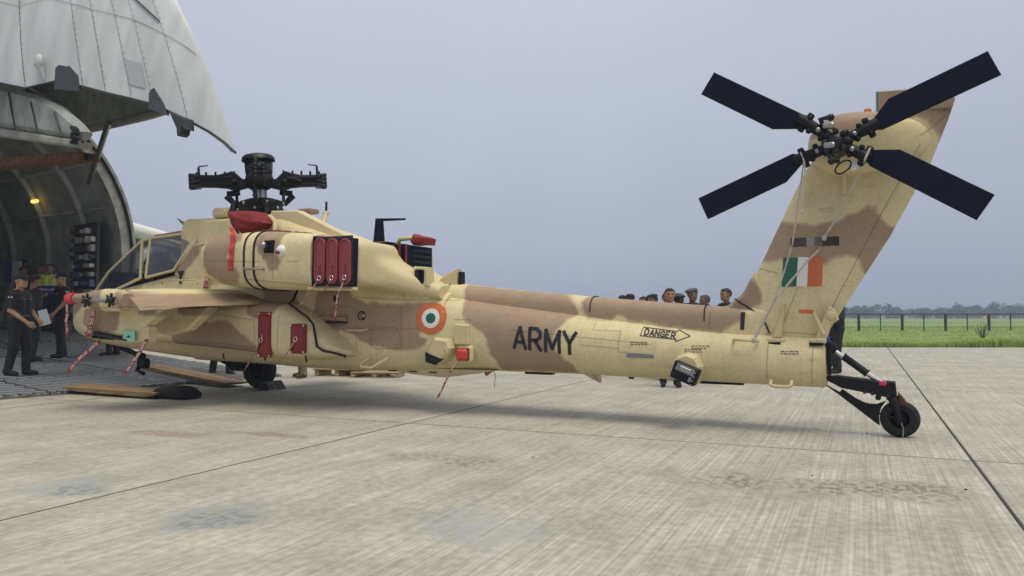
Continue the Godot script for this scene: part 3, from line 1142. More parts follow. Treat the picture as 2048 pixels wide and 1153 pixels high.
		for q in 2:
			var sp := mb()
			bx(sp, Vector3(-sz.x * 0.25 + q * sz.x * 0.5, sz.y * 0.5, 0), Vector3(0.06, sz.y + 0.02, sz.z + 0.02), 0.005)
			obj("strap", sp, M.rubber, b)
	var banner := thing("banner", "blue and white sheet hanging behind the men in vests", "banner", p.transform * Vector3(-10.6, 2.35, -3.0), deg_to_rad(-34.0))
	for q in 2:
		var st := mb()
		bx(st, Vector3(-0.35 + q * 0.5, 0, 0), Vector3(0.48, 0.55, 0.03), 0.005)
		obj("panel", st, plain_mat(Color(0.08, 0.1, 0.4), 0.6) if q == 0 else M.white, banner)
	# lit lamp on the hold wall
	var lamp := mb()
	bx(lamp, Vector3(-9.8, 4.2, -3.12), Vector3(0.3, 0.09, 0.1), 0.02)
	var lm := plain_mat(Color(0.9, 0.75, 0.4))
	lm.emission_enabled = true
	lm.emission = Color(1.0, 0.8, 0.4)
	lm.emission_energy_multiplier = 1.1
	obj("ceiling_lamp", lamp, lm, p)
	var ol := OmniLight3D.new()
	ol.name = "ceiling_lamp_light"
	ol.light_color = Color(1.0, 0.82, 0.5)
	ol.light_energy = 0.012
	ol.light_size = 0.08
	ol.omni_range = 30.0
	ol.omni_attenuation = 2.0
	ol.shadow_enabled = true
	p.add_child(ol)
	ol.position = Vector3(-9.8, 4.14, -3.02)
	make_visor(p, skin, inner, cream, dark)
	# wing and engine beyond
	var wg := mb()
	var wl := func(s: float, up: float, along: float) -> Vector3:
		return Vector3(-25.0 - along, 7.9 - 0.17 * s + up, -s)
	for k in 8:
		var s0 := 3.5 + k * 3.0
		var s1 := s0 + 3.0
		var prof := [[0.0, 0.0], [0.5, 0.35], [2.5, 0.45], [6.5, 0.0], [2.5, -0.35], [0.5, -0.3]]
		for q in 6:
			var a: Array = prof[q]
			var b: Array = prof[(q + 1) % 6]
			quad(wg, wl.call(s0, a[1], a[0]), wl.call(s1, a[1], a[0]), wl.call(s1, b[1], b[0]), wl.call(s0, b[1], b[0]), wl.call((s0 + s1) * 0.5, 0.0, 2.5), 2)
	obj("wing", wg, grain(plain_mat(Color(0.5, 0.5, 0.42), 0.5), grime, 0.2), p)
	var le := mb()
	tube(le, [wl.call(3.5, 0.0, 0.05), wl.call(16.0, 0.0, 0.05), wl.call(27.5, 0.0, 0.05)], 0.36, 12)
	obj("leading_edge", le, M.white, p)
	var en := mb()
	XF = Transform3D(Basis.IDENTITY, Vector3(-24.6, 3.5, -15.8))
	lathe(en, [Vector2(0.9, 0.0), Vector2(1.12, 0.06), Vector2(1.2, 0.3), Vector2(1.25, 1.2), Vector2(1.15, 2.8), Vector2(0.8, 4.0)], Vector3.ZERO, Vector3(-1, 0, 0), 32)
	XF = Transform3D.IDENTITY
	obj("engine_cowl", en, skin, p)
	var fan := mb()
	lathe(fan, [Vector2(1.0, 0.0), Vector2(0.3, -0.1), Vector2(0.0, -0.4)], Vector3(-24.9, 3.5, -15.8), Vector3(-1, 0, 0), 24)
	obj("engine_fan", fan, dark, p)

func make_visor(p: Node3D, skin: Material, inner: Material, cream: Material, dark: Material) -> void:
	var near := [Vector3(-5.6, 5.75, 2.75), Vector3(-3.60, 5.38, 2.26), Vector3(-2.35, 5.12, 1.72), Vector3(-1.16, 4.80, 1.34), Vector3(-0.73, 4.69, 1.17), Vector3(-0.16, 4.76, 0.97), Vector3(0.31, 4.63, 0.83), Vector3(0.69, 4.51, 0.69), Vector3(1.11, 4.39, 0.53), Vector3(1.47, 4.28, 0.41), Vector3(1.76, 4.15, 0.33), Vector3(2.07, 4.00, 0.24), Vector3(2.43, 3.80, 0.12), Vector3(2.70, 3.62, 0.06), Vector3(2.86, 3.47, 0.01)]
	var far := [Vector3(2.86, 3.47, 0.01), Vector3(2.11, 3.86, -0.27), Vector3(1.06, 4.27, -0.64), Vector3(-0.60, 4.86, -1.21), Vector3(-2.07, 5.07, -1.67), Vector3(-3.92, 5.27, -2.11), Vector3(-6.20, 5.48, -2.50), Vector3(-9.0, 6.0, -2.7)]
	var c := Vector3(-4.6, 0, -0.1)
	var lift := func(q: Vector3, u: float) -> Vector3:
		var f := 1.0 - 0.06 * u - 0.0085 * u * u
		return Vector3(c.x + (q.x - c.x) * f, q.y + u * 1.02, c.z + (q.z - c.z) * (f + 0.10 * u * exp(-u * 0.6)))
	var levels := [0.0, 0.3, 0.7, 1.2, 1.8, 2.5, 3.3, 4.2, 5.2]
	var strip := func(pts: Array, l0: float, inset: float, smooth: int) -> SurfaceTool:
		var st := mb()
		for i in pts.size() - 1:
			for k in levels.size() - 1:
				var v: Array = []
				for e in [[i, k], [i + 1, k], [i + 1, k + 1], [i, k + 1]]:
					var q: Vector3 = lift.call(pts[e[0]], levels[e[1]])
					var d := Vector3(q.x - c.x, 0, q.z - c.z).normalized()
					v.append(q - d * inset)
				var ref := Vector3(c.x, v[0].y, c.z)
				if inset > 0.0:
					ref = v[0] * 3.0 - ref * 2.0
				quad(st, v[0], v[1], v[2], v[3], ref, smooth)
		return st
	# skin sheets between the lap joints
	for e in [[0, 2], [2, 4], [4, 6], [6, 7], [7, 8], [8, 9], [9, 11], [11, 14]]:
		var pts: Array = near.slice(e[0], e[1] + 1)
		if e[0] > 0:
			pts[0] = pts[0].lerp(pts[1], 0.02)
		obj("skin_panel", strip.call(pts, 0.0, 0.0, 1), skin, p)
	obj("skin_panel", strip.call(far, 0.0, 0.0, 1), skin, p)
	obj("visor_lining", strip.call(near, 0.0, 0.07, 1), inner, p)
	obj("visor_lining", strip.call(far, 0.0, 0.05, 1), inner, p)
	obj("visor_bulkhead", strip.call([near[0], Vector3(-7.2, 6.0, 0.6), far[far.size() - 1]], 0.0, 0.02, FLAT), inner, p)
	var cap := mb()
	var top: Array = []
	for q in near + far:
		top.append(lift.call(q, 5.2))
	for i in top.size() - 1:
		tri(cap, lift.call(c + Vector3(0, 5.4, 0), 5.3), top[i], top[i + 1], Vector3(c.x, 4, c.z), FLAT)
	obj("nose_cap", cap, skin, p)
	# lip along the mating edge
	var lip := mb()
	tube(lip, near, 0.014, 6)
	tube(lip, far, 0.02, 6)
	var inner_lip := mb()
	tube(inner_lip, far.slice(2), [0.02, 0.06, 0.09, 0.09, 0.09, 0.09], 8)
	obj("far_edge", inner_lip, cream, p)
	obj("mating_edge", lip, dark, p)
	var rivets := mb()
	for e in [2, 4, 6, 7, 8, 9, 11]:
		for k in 40:
			var q: Vector3 = lift.call(near[e], 0.12 + k * 0.1)
			ball(rivets, q + Vector3(0.03, 0, 0.0), Vector3.ONE * 0.008, 6)
	obj("rivets", rivets, M.grey_tape, p).set_meta("kind", "stuff")
	# access door frame between the joints
	var seam := mb()
	var dq: Array = []
	for u in [2.15, 2.15]:
		pass
	for e in [7, 8, 9, 10, 11]:
		var q: Vector3 = lift.call(near[e], 2.2 - (e - 7) * 0.16)
		dq.append(q + Vector3(0.01, 0, 0.015))
	tube(seam, dq, 0.012, 5)
	obj("access_door_joint", seam, dark, p)
	# dark plates colour in the shade of open latch notches in the lower edge
	var notch_shade_m := plain_mat(Color(0.04, 0.044, 0.055), 0.6)
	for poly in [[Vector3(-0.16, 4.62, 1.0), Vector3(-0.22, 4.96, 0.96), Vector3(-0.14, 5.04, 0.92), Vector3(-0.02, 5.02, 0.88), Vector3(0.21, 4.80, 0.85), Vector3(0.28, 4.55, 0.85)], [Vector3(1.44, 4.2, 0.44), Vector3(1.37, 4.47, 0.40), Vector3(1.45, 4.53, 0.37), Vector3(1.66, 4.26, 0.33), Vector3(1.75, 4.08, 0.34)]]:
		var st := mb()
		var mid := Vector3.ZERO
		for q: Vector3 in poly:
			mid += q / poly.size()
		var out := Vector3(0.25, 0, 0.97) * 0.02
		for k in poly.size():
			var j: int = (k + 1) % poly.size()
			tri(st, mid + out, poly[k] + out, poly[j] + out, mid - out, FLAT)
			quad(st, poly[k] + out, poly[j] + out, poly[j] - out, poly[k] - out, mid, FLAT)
		obj("notch_shade_plate", st, notch_shade_m, p)
	var repair := mb()
	var ra: Vector3 = near[8].lerp(near[9], 0.1)
	var rb: Vector3 = near[8].lerp(near[9], 0.85)
	var push := Vector3(0.25, 0, 0.97) * 0.012
	quad(repair, lift.call(ra, 0.22) + push, lift.call(rb, 0.22) + push, lift.call(rb, 0.62) + push, lift.call(ra, 0.62) + push, ra - push * 20.0, FLAT)
	obj("repair_patch", repair, plain_mat(Color(0.4, 0.42, 0.44), 0.5), p)
	for u in [1.35, 2.9]:
		var row := mb()
		for e in near.size() - 3:
			for k in 9:
				var q: Vector3 = lift.call(near[e + 1].lerp(near[e + 2], k / 9.0), u)
				ball(row, q + Vector3(0.01, 0, 0.006), Vector3.ONE * 0.009, 6)
		obj("rivet_row", row, M.grey_tape, p).set_meta("kind", "stuff")
	var hk := mb()
	prism(hk, PackedVector2Array([Vector2(1.80, 4.13), Vector2(2.17, 3.98), Vector2(2.18, 3.82), Vector2(2.10, 3.88), Vector2(2.07, 3.77), Vector2(2.0, 3.75), Vector2(1.98, 3.86)]), 0.2, 0.36, 0.01)
	obj("latch_hook", hk, dark, p)
	var fairing := mb()
	ball(fairing, Vector3(-0.42, 5.05, 1.12), Vector3(0.09, 0.13, 0.06), 12)
	tube(fairing, [Vector3(-0.42, 5.02, 1.12), Vector3(-0.36, 4.78, 1.06)], [0.07, 0.012], 8)
	obj("drain_fairing", fairing, skin, p)
	# lining of the mouth: a lens of the folded ramp and its pale lip
	var lens := mb()
	prism(lens, PackedVector2Array([Vector2(-4.4, 5.4), Vector2(-3.12, 5.22), Vector2(-1.98, 4.97), Vector2(-0.95, 4.69), Vector2(-0.15, 4.38), Vector2(0.45, 4.03), Vector2(0.64, 3.88), Vector2(0.53, 3.77), Vector2(-1.95, 4.29), Vector2(-4.4, 4.82)]), 0.8, 1.0, 0.07)
	obj("folded_ramp", lens, grain(plain_mat(Color(0.42, 0.46, 0.42), 0.7), (inner as StandardMaterial3D).albedo_texture, 0.4), p)
	var low := mb()
	prism(low, PackedVector2Array([Vector2(-4.4, 4.80), Vector2(-1.95, 4.27), Vector2(0.53, 3.75), Vector2(0.46, 3.66), Vector2(-0.28, 3.80), Vector2(-1.94, 4.12), Vector2(-4.4, 4.62)]), 0.75, 1.02, 0.03)
	obj("ramp_lip", low, cream, p)
	for k in 4:
		var st := mb()
		var x := -2.4 + k * 0.75
		tube(st, [Vector3(x, 5.08 - (x + 2.4) * 0.36, 1.015), Vector3(x + 0.25, 4.33 - (x + 2.4) * 0.21, 1.015)], 0.012, 5)
		obj("stiffener", st, dark, p)
	var fit := mb()
	for k in 5:
		bx(fit, Vector3(0.5 + 0.05 * (k % 2), 3.72 + k * 0.05, 1.04), Vector3(0.09, 0.05, 0.1), 0.01, Basis(Vector3.BACK, k * 0.6))
	tube(fit, [Vector3(0.5, 3.8, 1.05), Vector3(0.72, 3.74, 1.05), Vector3(0.78, 3.68, 1.05)], 0.017, 6)
	obj("hinge_fitting", fit, M.dark_steel, p)
	var beam := mb()
	prism(beam, PackedVector2Array([Vector2(-4.51, 4.09), Vector2(-0.18, 3.74), Vector2(-0.15, 3.61), Vector2(-2.88, 3.79), Vector2(-4.50, 3.91)]), 0.3, 0.62, 0.02)
	obj("rusty_beam", beam, M.rusty, p)
	var pin := mb()
	tube(pin, [Vector3(-0.3, 3.66, 0.5), Vector3(-0.06, 3.66, 0.5)], 0.05, 8)
	obj("beam_pin", pin, M.dark_steel, p)
	var strut := mb()
	tube(strut, [Vector3(-3.23, 5.05, -1.49), Vector3(-6.46, 4.33, -2.8)], 0.06, 10)
	obj("visor_strut", strut, M.steel, p)

# brown paint patches and panel joints, in the axes of the helicopter (metres)
const BLOBS_BODY := [
	[Vector2(3.65, 1.59), Vector2(5.03, 1.45), Vector2(5.15, 1.28), Vector2(5.15, 1.22), Vector2(5.12, 1.18), Vector2(4.99, 1.06), Vector2(4.93, 0.94), Vector2(4.95, 0.81), Vector2(5.05, 0.73), Vector2(5.15, 0.63), Vector2(5.17, 0.55), Vector2(4.22, 0.54), Vector2(4.19, 0.65), Vector2(4.12, 0.74), Vector2(4.11, 0.92), Vector2(4.05, 1.00), Vector2(3.94, 1.04), Vector2(3.82, 1.12), Vector2(3.75, 1.27), Vector2(3.68, 1.41)],
	[Vector2(5.26, 1.44), Vector2(5.22, 1.34), Vector2(5.26, 1.22), Vector2(5.31, 1.17), Vector2(5.42, 1.15), Vector2(5.55, 1.15), Vector2(5.63, 1.19), Vector2(5.71, 1.17), Vector2(5.82, 1.12), Vector2(6.67, 1.04), Vector2(6.78, 1.03), Vector2(6.89, 1.07), Vector2(7.00, 1.15), Vector2(7.01, 1.24), Vector2(7.19, 1.32), Vector2(7.20, 1.42), Vector2(7.13, 1.54), Vector2(7.04, 1.63), Vector2(6.85, 1.30), Vector2(6.04, 1.39)],
	[Vector2(7.09, 1.78), Vector2(7.30, 2.20), Vector2(7.65, 2.14), Vector2(7.95, 2.13), Vector2(8.11, 2.24), Vector2(8.21, 2.30), Vector2(8.29, 2.27), Vector2(8.35, 2.15), Vector2(8.47, 2.04), Vector2(8.22, 1.62), Vector2(8.13, 1.75), Vector2(8.04, 1.82), Vector2(7.95, 1.80), Vector2(7.82, 1.74), Vector2(7.57, 1.79), Vector2(7.32, 1.77)],
	[Vector2(7.58, 2.98), Vector2(7.85, 2.98), Vector2(8.17, 2.98), Vector2(8.27, 3.09), Vector2(8.36, 3.02), Vector2(8.49, 3.07), Vector2(8.67, 3.13), Vector2(8.76, 3.10), Vector2(8.83, 2.99), Vector2(8.87, 2.86), Vector2(9.11, 3.24), Vector2(9.05, 3.44), Vector2(8.32, 3.54), Vector2(7.99, 3.33), Vector2(7.61, 3.22)],
	[Vector2(1.57, 1.44), Vector2(1.62, 1.53), Vector2(1.87, 1.57), Vector2(2.10, 1.54), Vector2(2.21, 1.43), Vector2(2.43, 1.36), Vector2(2.96, 1.34), Vector2(3.26, 1.34), Vector2(3.28, 1.12), Vector2(3.21, 0.95), Vector2(3.32, 0.91), Vector2(3.27, 0.82), Vector2(3.06, 0.78), Vector2(2.75, 0.77), Vector2(2.49, 0.81), Vector2(2.30, 0.89), Vector2(2.14, 0.99), Vector2(1.88, 1.02), Vector2(1.71, 1.01), Vector2(1.60, 1.07), Vector2(1.56, 1.25)],
	[Vector2(2.04, 2.28), Vector2(2.35, 2.27), Vector2(2.89, 2.14), Vector2(2.89, 2.07), Vector2(2.68, 2.02), Vector2(3.23, 1.77), Vector2(3.15, 1.70), Vector2(2.67, 1.85), Vector2(2.48, 1.96)],
	[Vector2(0.63, 1.58), Vector2(0.92, 1.64), Vector2(1.20, 1.54), Vector2(1.28, 1.37), Vector2(1.09, 1.24), Vector2(0.79, 1.27), Vector2(0.65, 1.41)],
	[Vector2(-1.04, 2.03), Vector2(-0.76, 2.32), Vector2(-0.72, 2.12), Vector2(-0.91, 1.92), Vector2(-1.10, 1.79), Vector2(-1.25, 1.87)],
	[Vector2(-4.21, 1.78), Vector2(-2.92, 1.76), Vector2(-2.73, 1.61), Vector2(-2.96, 1.44), Vector2(-3.41, 1.36), Vector2(-3.92, 1.12), Vector2(-4.48, 1.45)],
]
const BLOBS_CHEEK := [
	[Vector2(-0.45, 1.01), Vector2(-0.10, 1.10), Vector2(0.24, 1.12), Vector2(0.46, 1.08), Vector2(0.71, 0.92), Vector2(0.86, 0.81), Vector2(0.95, 0.74), Vector2(0.92, 0.57), Vector2(0.57, 0.57), Vector2(-0.56, 0.67), Vector2(-0.80, 0.78), Vector2(-0.69, 0.99)],
	[Vector2(0.70, 1.40), Vector2(0.96, 1.42), Vector2(1.29, 1.40), Vector2(1.25, 1.22), Vector2(0.96, 1.16), Vector2(0.73, 1.20)],
]
const BLOBS_NACELLE := [
	[Vector2(0.22, 1.92), Vector2(0.24, 2.23), Vector2(0.49, 2.35), Vector2(0.89, 2.29), Vector2(1.00, 2.16), Vector2(0.84, 2.10), Vector2(0.76, 1.94), Vector2(0.90, 1.84), Vector2(0.99, 1.72), Vector2(0.90, 1.59), Vector2(0.58, 1.63), Vector2(0.32, 1.76)],
	[Vector2(1.32, 2.31), Vector2(1.69, 2.29), Vector2(1.69, 2.06), Vector2(1.62, 1.95), Vector2(1.70, 1.85), Vector2(1.65, 1.74), Vector2(1.51, 1.75), Vector2(1.46, 1.86), Vector2(1.33, 1.96), Vector2(1.25, 2.11)],
]
const LINES_BODY := [
	[Vector2(1.64, 1.47), Vector2(2.04, 1.54), Vector2(2.24, 1.43), Vector2(2.90, 1.39), Vector2(3.65, 1.38)],
	[Vector2(1.74, 1.27), Vector2(2.13, 1.32), Vector2(2.25, 1.26), Vector2(2.26, 0.76)],
	[Vector2(1.74, 1.27), Vector2(1.68, 1.03)],
	[Vector2(2.49, 1.04), Vector2(2.48, 0.82), Vector2(2.56, 0.77), Vector2(2.90, 0.78), Vector2(2.92, 0.82), Vector2(2.91, 0.98), Vector2(2.86, 1.04), Vector2(2.56, 1.05), Vector2(2.49, 1.04)],
	[Vector2(2.93, 1.32), Vector2(2.94, 0.76)],
	[Vector2(2.25, 1.01), Vector2(3.34, 1.03)],
	[Vector2(3.67, 1.14), Vector2(3.88, 1.14), Vector2(3.88, 0.90), Vector2(3.65, 0.90)],
	[Vector2(3.41, 1.54), Vector2(3.38, 1.38)],
	[Vector2(2.97, 1.64), Vector2(2.94, 1.42)],
	[Vector2(5.42, 1.12), Vector2(5.41, 1.03), Vector2(5.73, 1.02)],
	[Vector2(5.73, 1.02), Vector2(5.71, 0.79), Vector2(5.83, 0.78)],
	[Vector2(5.28, 0.86), Vector2(5.71, 0.83)],
	[Vector2(4.41, 1.02), Vector2(6.08, 0.88)],
	[Vector2(6.68, 1.23), Vector2(6.67, 1.04)],
	[Vector2(7.29, 0.94), Vector2(7.27, 0.54)],
	[Vector2(7.72, 0.90), Vector2(7.70, 0.50)],
	[Vector2(7.41, 1.02), Vector2(7.84, 0.99)],
	[Vector2(1.28, 1.94), Vector2(2.89, 1.83)],
	[Vector2(-1.27, 1.42), Vector2(0.37, 1.36)],
	[Vector2(-1.72, 1.50), Vector2(-0.33, 1.47)],
	[Vector2(-0.33, 1.71), Vector2(-0.38, 1.42)],
]
const LINES_FIN := [
	[Vector2(7.82, 1.15), Vector2(8.34, 2.19), Vector2(8.70, 2.85)],
	[Vector2(7.39, 1.04), Vector2(7.59, 1.56), Vector2(7.83, 2.06)],
	[Vector2(8.71, 2.94), Vector2(8.98, 3.18)],
	[Vector2(6.78, 1.69), Vector2(7.04, 1.65)],
	[Vector2(7.14, 1.70), Vector2(7.37, 1.63)],
]
const LINES_CHEEK := [
	[Vector2(-0.12, 0.83), Vector2(0.93, 0.77)],
	[Vector2(-0.14, 1.24), Vector2(0.88, 1.13), Vector2(0.91, 0.61)],
	[Vector2(-0.09, 0.84), Vector2(-0.11, 0.61)],
	[Vector2(1.32, 1.20), Vector2(1.29, 0.58)],
]
const LINES_NACELLE := [
	[Vector2(0.34, 1.91), Vector2(1.34, 1.86)],
	[Vector2(1.34, 2.21), Vector2(1.34, 1.86)],
	[Vector2(1.81, 1.85), Vector2(1.98, 1.84)],
	[Vector2(1.59, 2.20), Vector2(1.56, 1.64)],
	[Vector2(1.09, 1.65), Vector2(2.08, 1.56)],
]

# ---------------------------------------------------------------- the helicopter
# its own axes: x towards the tail, y up, z towards its port side; origin on the ground below the rotor mast
var heli: Node3D
const BODY := Rect2(-4.5, 0.3, 13.9, 3.3)
const AFT := [[-0.9, 1.75, 0.52, 0.0, 0.52, 5.0], [0.4, 1.72, 0.50, 0.0, 0.55, 5.0], [1.2, 1.72, 0.47, 0.0, 0.57, 5.0], [2.0, 1.75, 0.465, 0.0, 0.58, 4.6], [2.6, 1.72, 0.47, 0.0, 0.57, 4.0], [3.1, 1.62, 0.48, 0.0, 0.54, 3.2], [3.5, 1.50, 0.495, 0.0, 0.51, 2.7]]
const BOOM := [[3.45, 1.47, 0.495, 0.0, 0.505, 2.6], [4.0, 1.385, 0.505, 0.0, 0.475, 2.5], [5.0, 1.25, 0.505, 0.0, 0.42, 2.4], [6.0, 1.12, 0.485, 0.0, 0.365, 2.3], [7.0, 1.02, 0.468, 0.0, 0.315, 2.3], [7.8, 0.955, 0.456, 0.0, 0.275, 2.3]]
const NAC := [[0.0, 2.10, 1.80, 0.86, 0.20, 2.6], [0.1, 2.19, 1.70, 0.88, 0.30, 2.7], [0.5, 2.27, 1.59, 0.92, 0.40, 3.0], [1.2, 2.28, 1.53, 0.93, 0.43, 3.3], [1.9, 2.22, 1.51, 0.93, 0.43, 3.8], [2.18, 2.19, 1.51, 0.93, 0.43, 4.5]]
const CHEEK := [[-3.4, 1.25, 0.92, 0.0, 0.30, 4.0], [-2.4, 1.33, 0.82, 0.0, 0.70, 5.0], [-0.85, 1.36, 0.77, 0.0, 0.93, 6.0], [0.8, 1.38, 0.67, 0.0, 0.97, 6.0], [1.25, 1.36, 0.605, 0.0, 0.98, 6.0], [1.65, 1.20, 0.60, 0.0, 0.97, 5.0], [1.95, 1.0, 0.62, 0.0, 0.92, 4.0], [2.12, 0.86, 0.64, 0.0, 0.84, 3.0], [2.28, 0.76, 0.66, 0.0, 0.7, 2.5]]

func sweep_z(st: SurfaceTool, secs: Array, sg: int = FLAT) -> void:
	# secs: [z, outline in x and y], all with the same number of points
	for i in secs.size() - 1:
		var z0: float = secs[i][0]
		var z1: float = secs[i + 1][0]
		var p: Array = secs[i][1]
		var q: Array = secs[i + 1][1]
		var mid := Vector3.ZERO
		for k in p.size():
			mid += (Vector3(p[k].x, p[k].y, z0) + Vector3(q[k].x, q[k].y, z1)) / (2.0 * p.size())
		for k in p.size():
			var j := (k + 1) % p.size()
			quad(st, Vector3(p[k].x, p[k].y, z0), Vector3(p[j].x, p[j].y, z0), Vector3(q[j].x, q[j].y, z1), Vector3(q[k].x, q[k].y, z1), mid, sg)
	for e in [[0, -1.0], [secs.size() - 1, 1.0]]:
		var z: float = secs[e[0]][0]
		var p: Array = secs[e[0]][1]
		var cen := Vector2.ZERO
		for v: Vector2 in p:
			cen += v / p.size()
		for k in p.size():
			var j := (k + 1) % p.size()
			tri(st, Vector3(cen.x, cen.y, z), Vector3(p[k].x, p[k].y, z), Vector3(p[j].x, p[j].y, z), Vector3(cen.x, cen.y, z - e[1]), FLAT)

func hit_mesh(list: Array) -> TriangleMesh:
	var st := SurfaceTool.new()
	for o: MeshInstance3D in list:
		st.append_from(o.mesh, 0, Transform3D.IDENTITY)
	return st.commit().generate_triangle_mesh()

func make_helicopter() -> void:
	heli = thing("helicopter", "sand and brown camouflaged army attack helicopter without main rotor blades", "helicopter", MAST, deg_to_rad(-27.0))
	uvr = BODY
	var rows_of_rivets: Array = []
	for x in [1.5, 2.05, 2.62, 3.05, 3.62, 4.12, 4.66, 5.2, 5.78, 6.32, 6.84, 7.28, 7.6]:
		rows_of_rivets.append([Vector2(x, 0.5), Vector2(x + 0.02, 1.5 - maxf(0.0, x - 3.3) * 0.11)])
	for k in 3:
		rows_of_rivets.append([Vector2(3.5, 1.28 - 0.26 * k), Vector2(7.75, 0.87 - 0.13 * k)])
	for k in 4:
		rows_of_rivets.append([Vector2(7.08 + k * 0.22, 1.0), Vector2(7.75 + k * 0.26, 2.55)])
		rows_of_rivets.append([Vector2(7.0 + k * 0.24, 1.2 + k * 0.4), Vector2(8.0 + k * 0.2, 1.15 + k * 0.4)])
	var body := paint_mat(BODY, 0.007, BLOBS_BODY, LINES_BODY + LINES_FIN, 21, rows_of_rivets)
	var nrect := Rect2(-0.1, 1.4, 3.3, 1.0)
	var nac_m := paint_mat(nrect, 0.008, BLOBS_NACELLE, LINES_NACELLE, 22)
	var crect := Rect2(-3.5, 0.5, 6.0, 1.0)
	var cheek_m := paint_mat(crect, 0.008, BLOBS_CHEEK, LINES_CHEEK, 23)
	var wrect := Rect2(-1.4, 0.8, 2.8, 0.8)
	var wing_m := paint_mat(wrect, 0.008, [
		[Vector2(-1.4, 1.6), Vector2(-0.28, 1.6), Vector2(-0.2, 1.42), Vector2(-0.22, 1.18), Vector2(-0.3, 1.0), Vector2(-1.4, 0.8)],
		[Vector2(0.05, 1.47), Vector2(0.5, 1.5), Vector2(0.9, 1.2), Vector2(0.1, 1.2)]], [[Vector2(-0.4, 1.28), Vector2(0.6, 1.3)]], 24)
	# fuselage
	var st := mb()
	loft(st, AFT, 44, 3)
	var aft := obj("rear_fuselage", st, body, heli)
	st = mb()
	loft(st, BOOM, 44, 3)
	var boom := obj("tail_boom", st, body, heli)
	st = mb()
	loft(st, [[3.3, 1.62, 1.15, 0.0, 0.30, 2.5], [4.2, 1.52, 1.05, 0.0, 0.25, 2.6], [5.1, 1.43, 1.0, 0.0, 0.215, 2.8], [6.2, 1.335, 0.9, 0.0, 0.19, 3.0], [6.96, 1.28, 0.85, 0.0, 0.17, 3.0], [7.25, 1.3, 0.85, 0.0, 0.12, 3.0]], 36, 3)
	var spine := obj("drive_shaft_cover", st, body, heli)
	st = mb()
	for x in [3.42, 5.32, 6.62]:
		var r := ring_of([[3.3, 1.62, 1.15, 0.0, 0.30, 2.5], [5.1, 1.43, 1.0, 0.0, 0.215, 2.8], [6.96, 1.28, 0.85, 0.0, 0.17, 3.0]], x, 0.003, 40)
		tube(st, r.slice(0, 21), 0.007, 5)
	obj("cover_joint", st, M.rubber, heli)
	st = mb()
	lathe(st, [Vector2(0.0, 0.0), Vector2(0.2, 0.0), Vector2(0.245, -0.015), Vector2(0.255, -0.05)], Vector3(7.83, 0.705, 0.0), Vector3(1, 0, 0), 32)
	obj("boom_end_cap", st, M.sand, heli)
	st = mb()
	loft(st, [[-3.98, 1.42, 1.05, 0.0, 0.22, 4.0], [-3.85, 1.53, 0.90, 0.0, 0.32, 4.0], [-3.5, 1.58, 0.80, 0.0, 0.42, 4.0], [-2.9, 1.60, 0.70, 0.0, 0.48, 4.0], [-2.0, 1.72, 0.62, 0.0, 0.50, 5.0], [-1.2, 1.84, 0.56, 0.0, 0.51, 5.0], [-0.6, 1.85, 0.53, 0.0, 0.52, 5.0]], 40, 3)
	obj("forward_fuselage", st, body, heli)
	st = mb()
	loft(st, [[-1.2, 2.675, 1.5, 0.0, 0.40, 5.0], [-0.6, 2.65, 1.5, 0.0, 0.46, 5.0], [0.2, 2.615, 1.5, 0.0, 0.50, 5.0], [0.8, 2.58, 1.5, 0.0, 0.53, 4.5], [1.2, 2.46, 1.5, 0.0, 0.55, 4.0], [1.7, 2.30, 1.5, 0.0, 0.56, 4.0], [2.1, 2.13, 1.45, 0.0, 0.56, 3.6], [2.35, 1.99, 1.45, 0.0, 0.56, 3.4], [2.7, 1.80, 1.4, 0.0, 0.54, 3.2], [3.3, 1.60, 1.3, 0.0, 0.48, 2.8]], 40, 3)
	var deck := obj("engine_deck", st, body, heli)
	st = mb()
	prism(st, PackedVector2Array([Vector2(-1.27, 1.80), Vector2(-0.83, 2.44), Vector2(-0.8, 2.60), Vector2(0.3, 2.58), Vector2(0.3, 1.6), Vector2(-0.6, 1.6)]), -0.48, 0.48, 0.04)
	obj("canopy_fairing", st, body, heli)
	# top deck details
	st = mb()
	bx(st, Vector3(-0.42, 2.70, 0.15), Vector3(0.3, 0.14, 0.5), 0.03)
	obj("deck_hatch", st, M.sand, heli)
	st = mb()
	prism(st, PackedVector2Array([Vector2(0.55, 2.5), Vector2(0.62, 2.66), Vector2(1.1, 2.64), Vector2(1.9, 2.28), Vector2(2.5, 2.02), Vector2(2.45, 1.9), Vector2(1.2, 2.35)]), 0.28, 0.42, 0.02)
	obj("deck_rail_fairing", st, body, heli)
	st = mb()
	bx(st, Vector3(0.98, 2.67, 0.05), Vector3(0.24, 0.07, 0.2), 0.02)
	obj("deck_sensor", st, M.brown, heli)
	st = mb()
	tube(st, [Vector3(0.35, 2.57, 0.5), Vector3(0.75, 2.55, 0.55), Vector3(0.85, 2.47, 0.57), Vector3(0.87, 2.3, 0.6)], 0.035, 8)
	obj("deck_pipe", st, M.sand, heli)
	st = mb()
	for k in 14:
		var x := 0.85 + k * 0.055
		bx(st, Vector3(x, 2.32 - k * 0.006, 0.72), Vector3(0.035, 0.05 + 0.03 * sin(k * 2.1), 0.14), 0.01, Basis(Vector3.UP, 0.3 * sin(k * 1.3)))
	obj("red_netting", st, M.red_cloth, heli).set_meta("kind", "stuff")
	st = mb()
	tube(st, [Vector3(1.55, 2.17, 0.45), Vector3(1.42, 2.33, 0.3), Vector3(1.33, 2.46, 0.15), Vector3(1.30, 2.64, 0.05)], [0.035, 0.032, 0.03, 0.036], 8)
	tube(st, [Vector3(1.30, 2.61, 0.05), Vector3(1.30, 2.63, 0.05)], 0.05, 8)
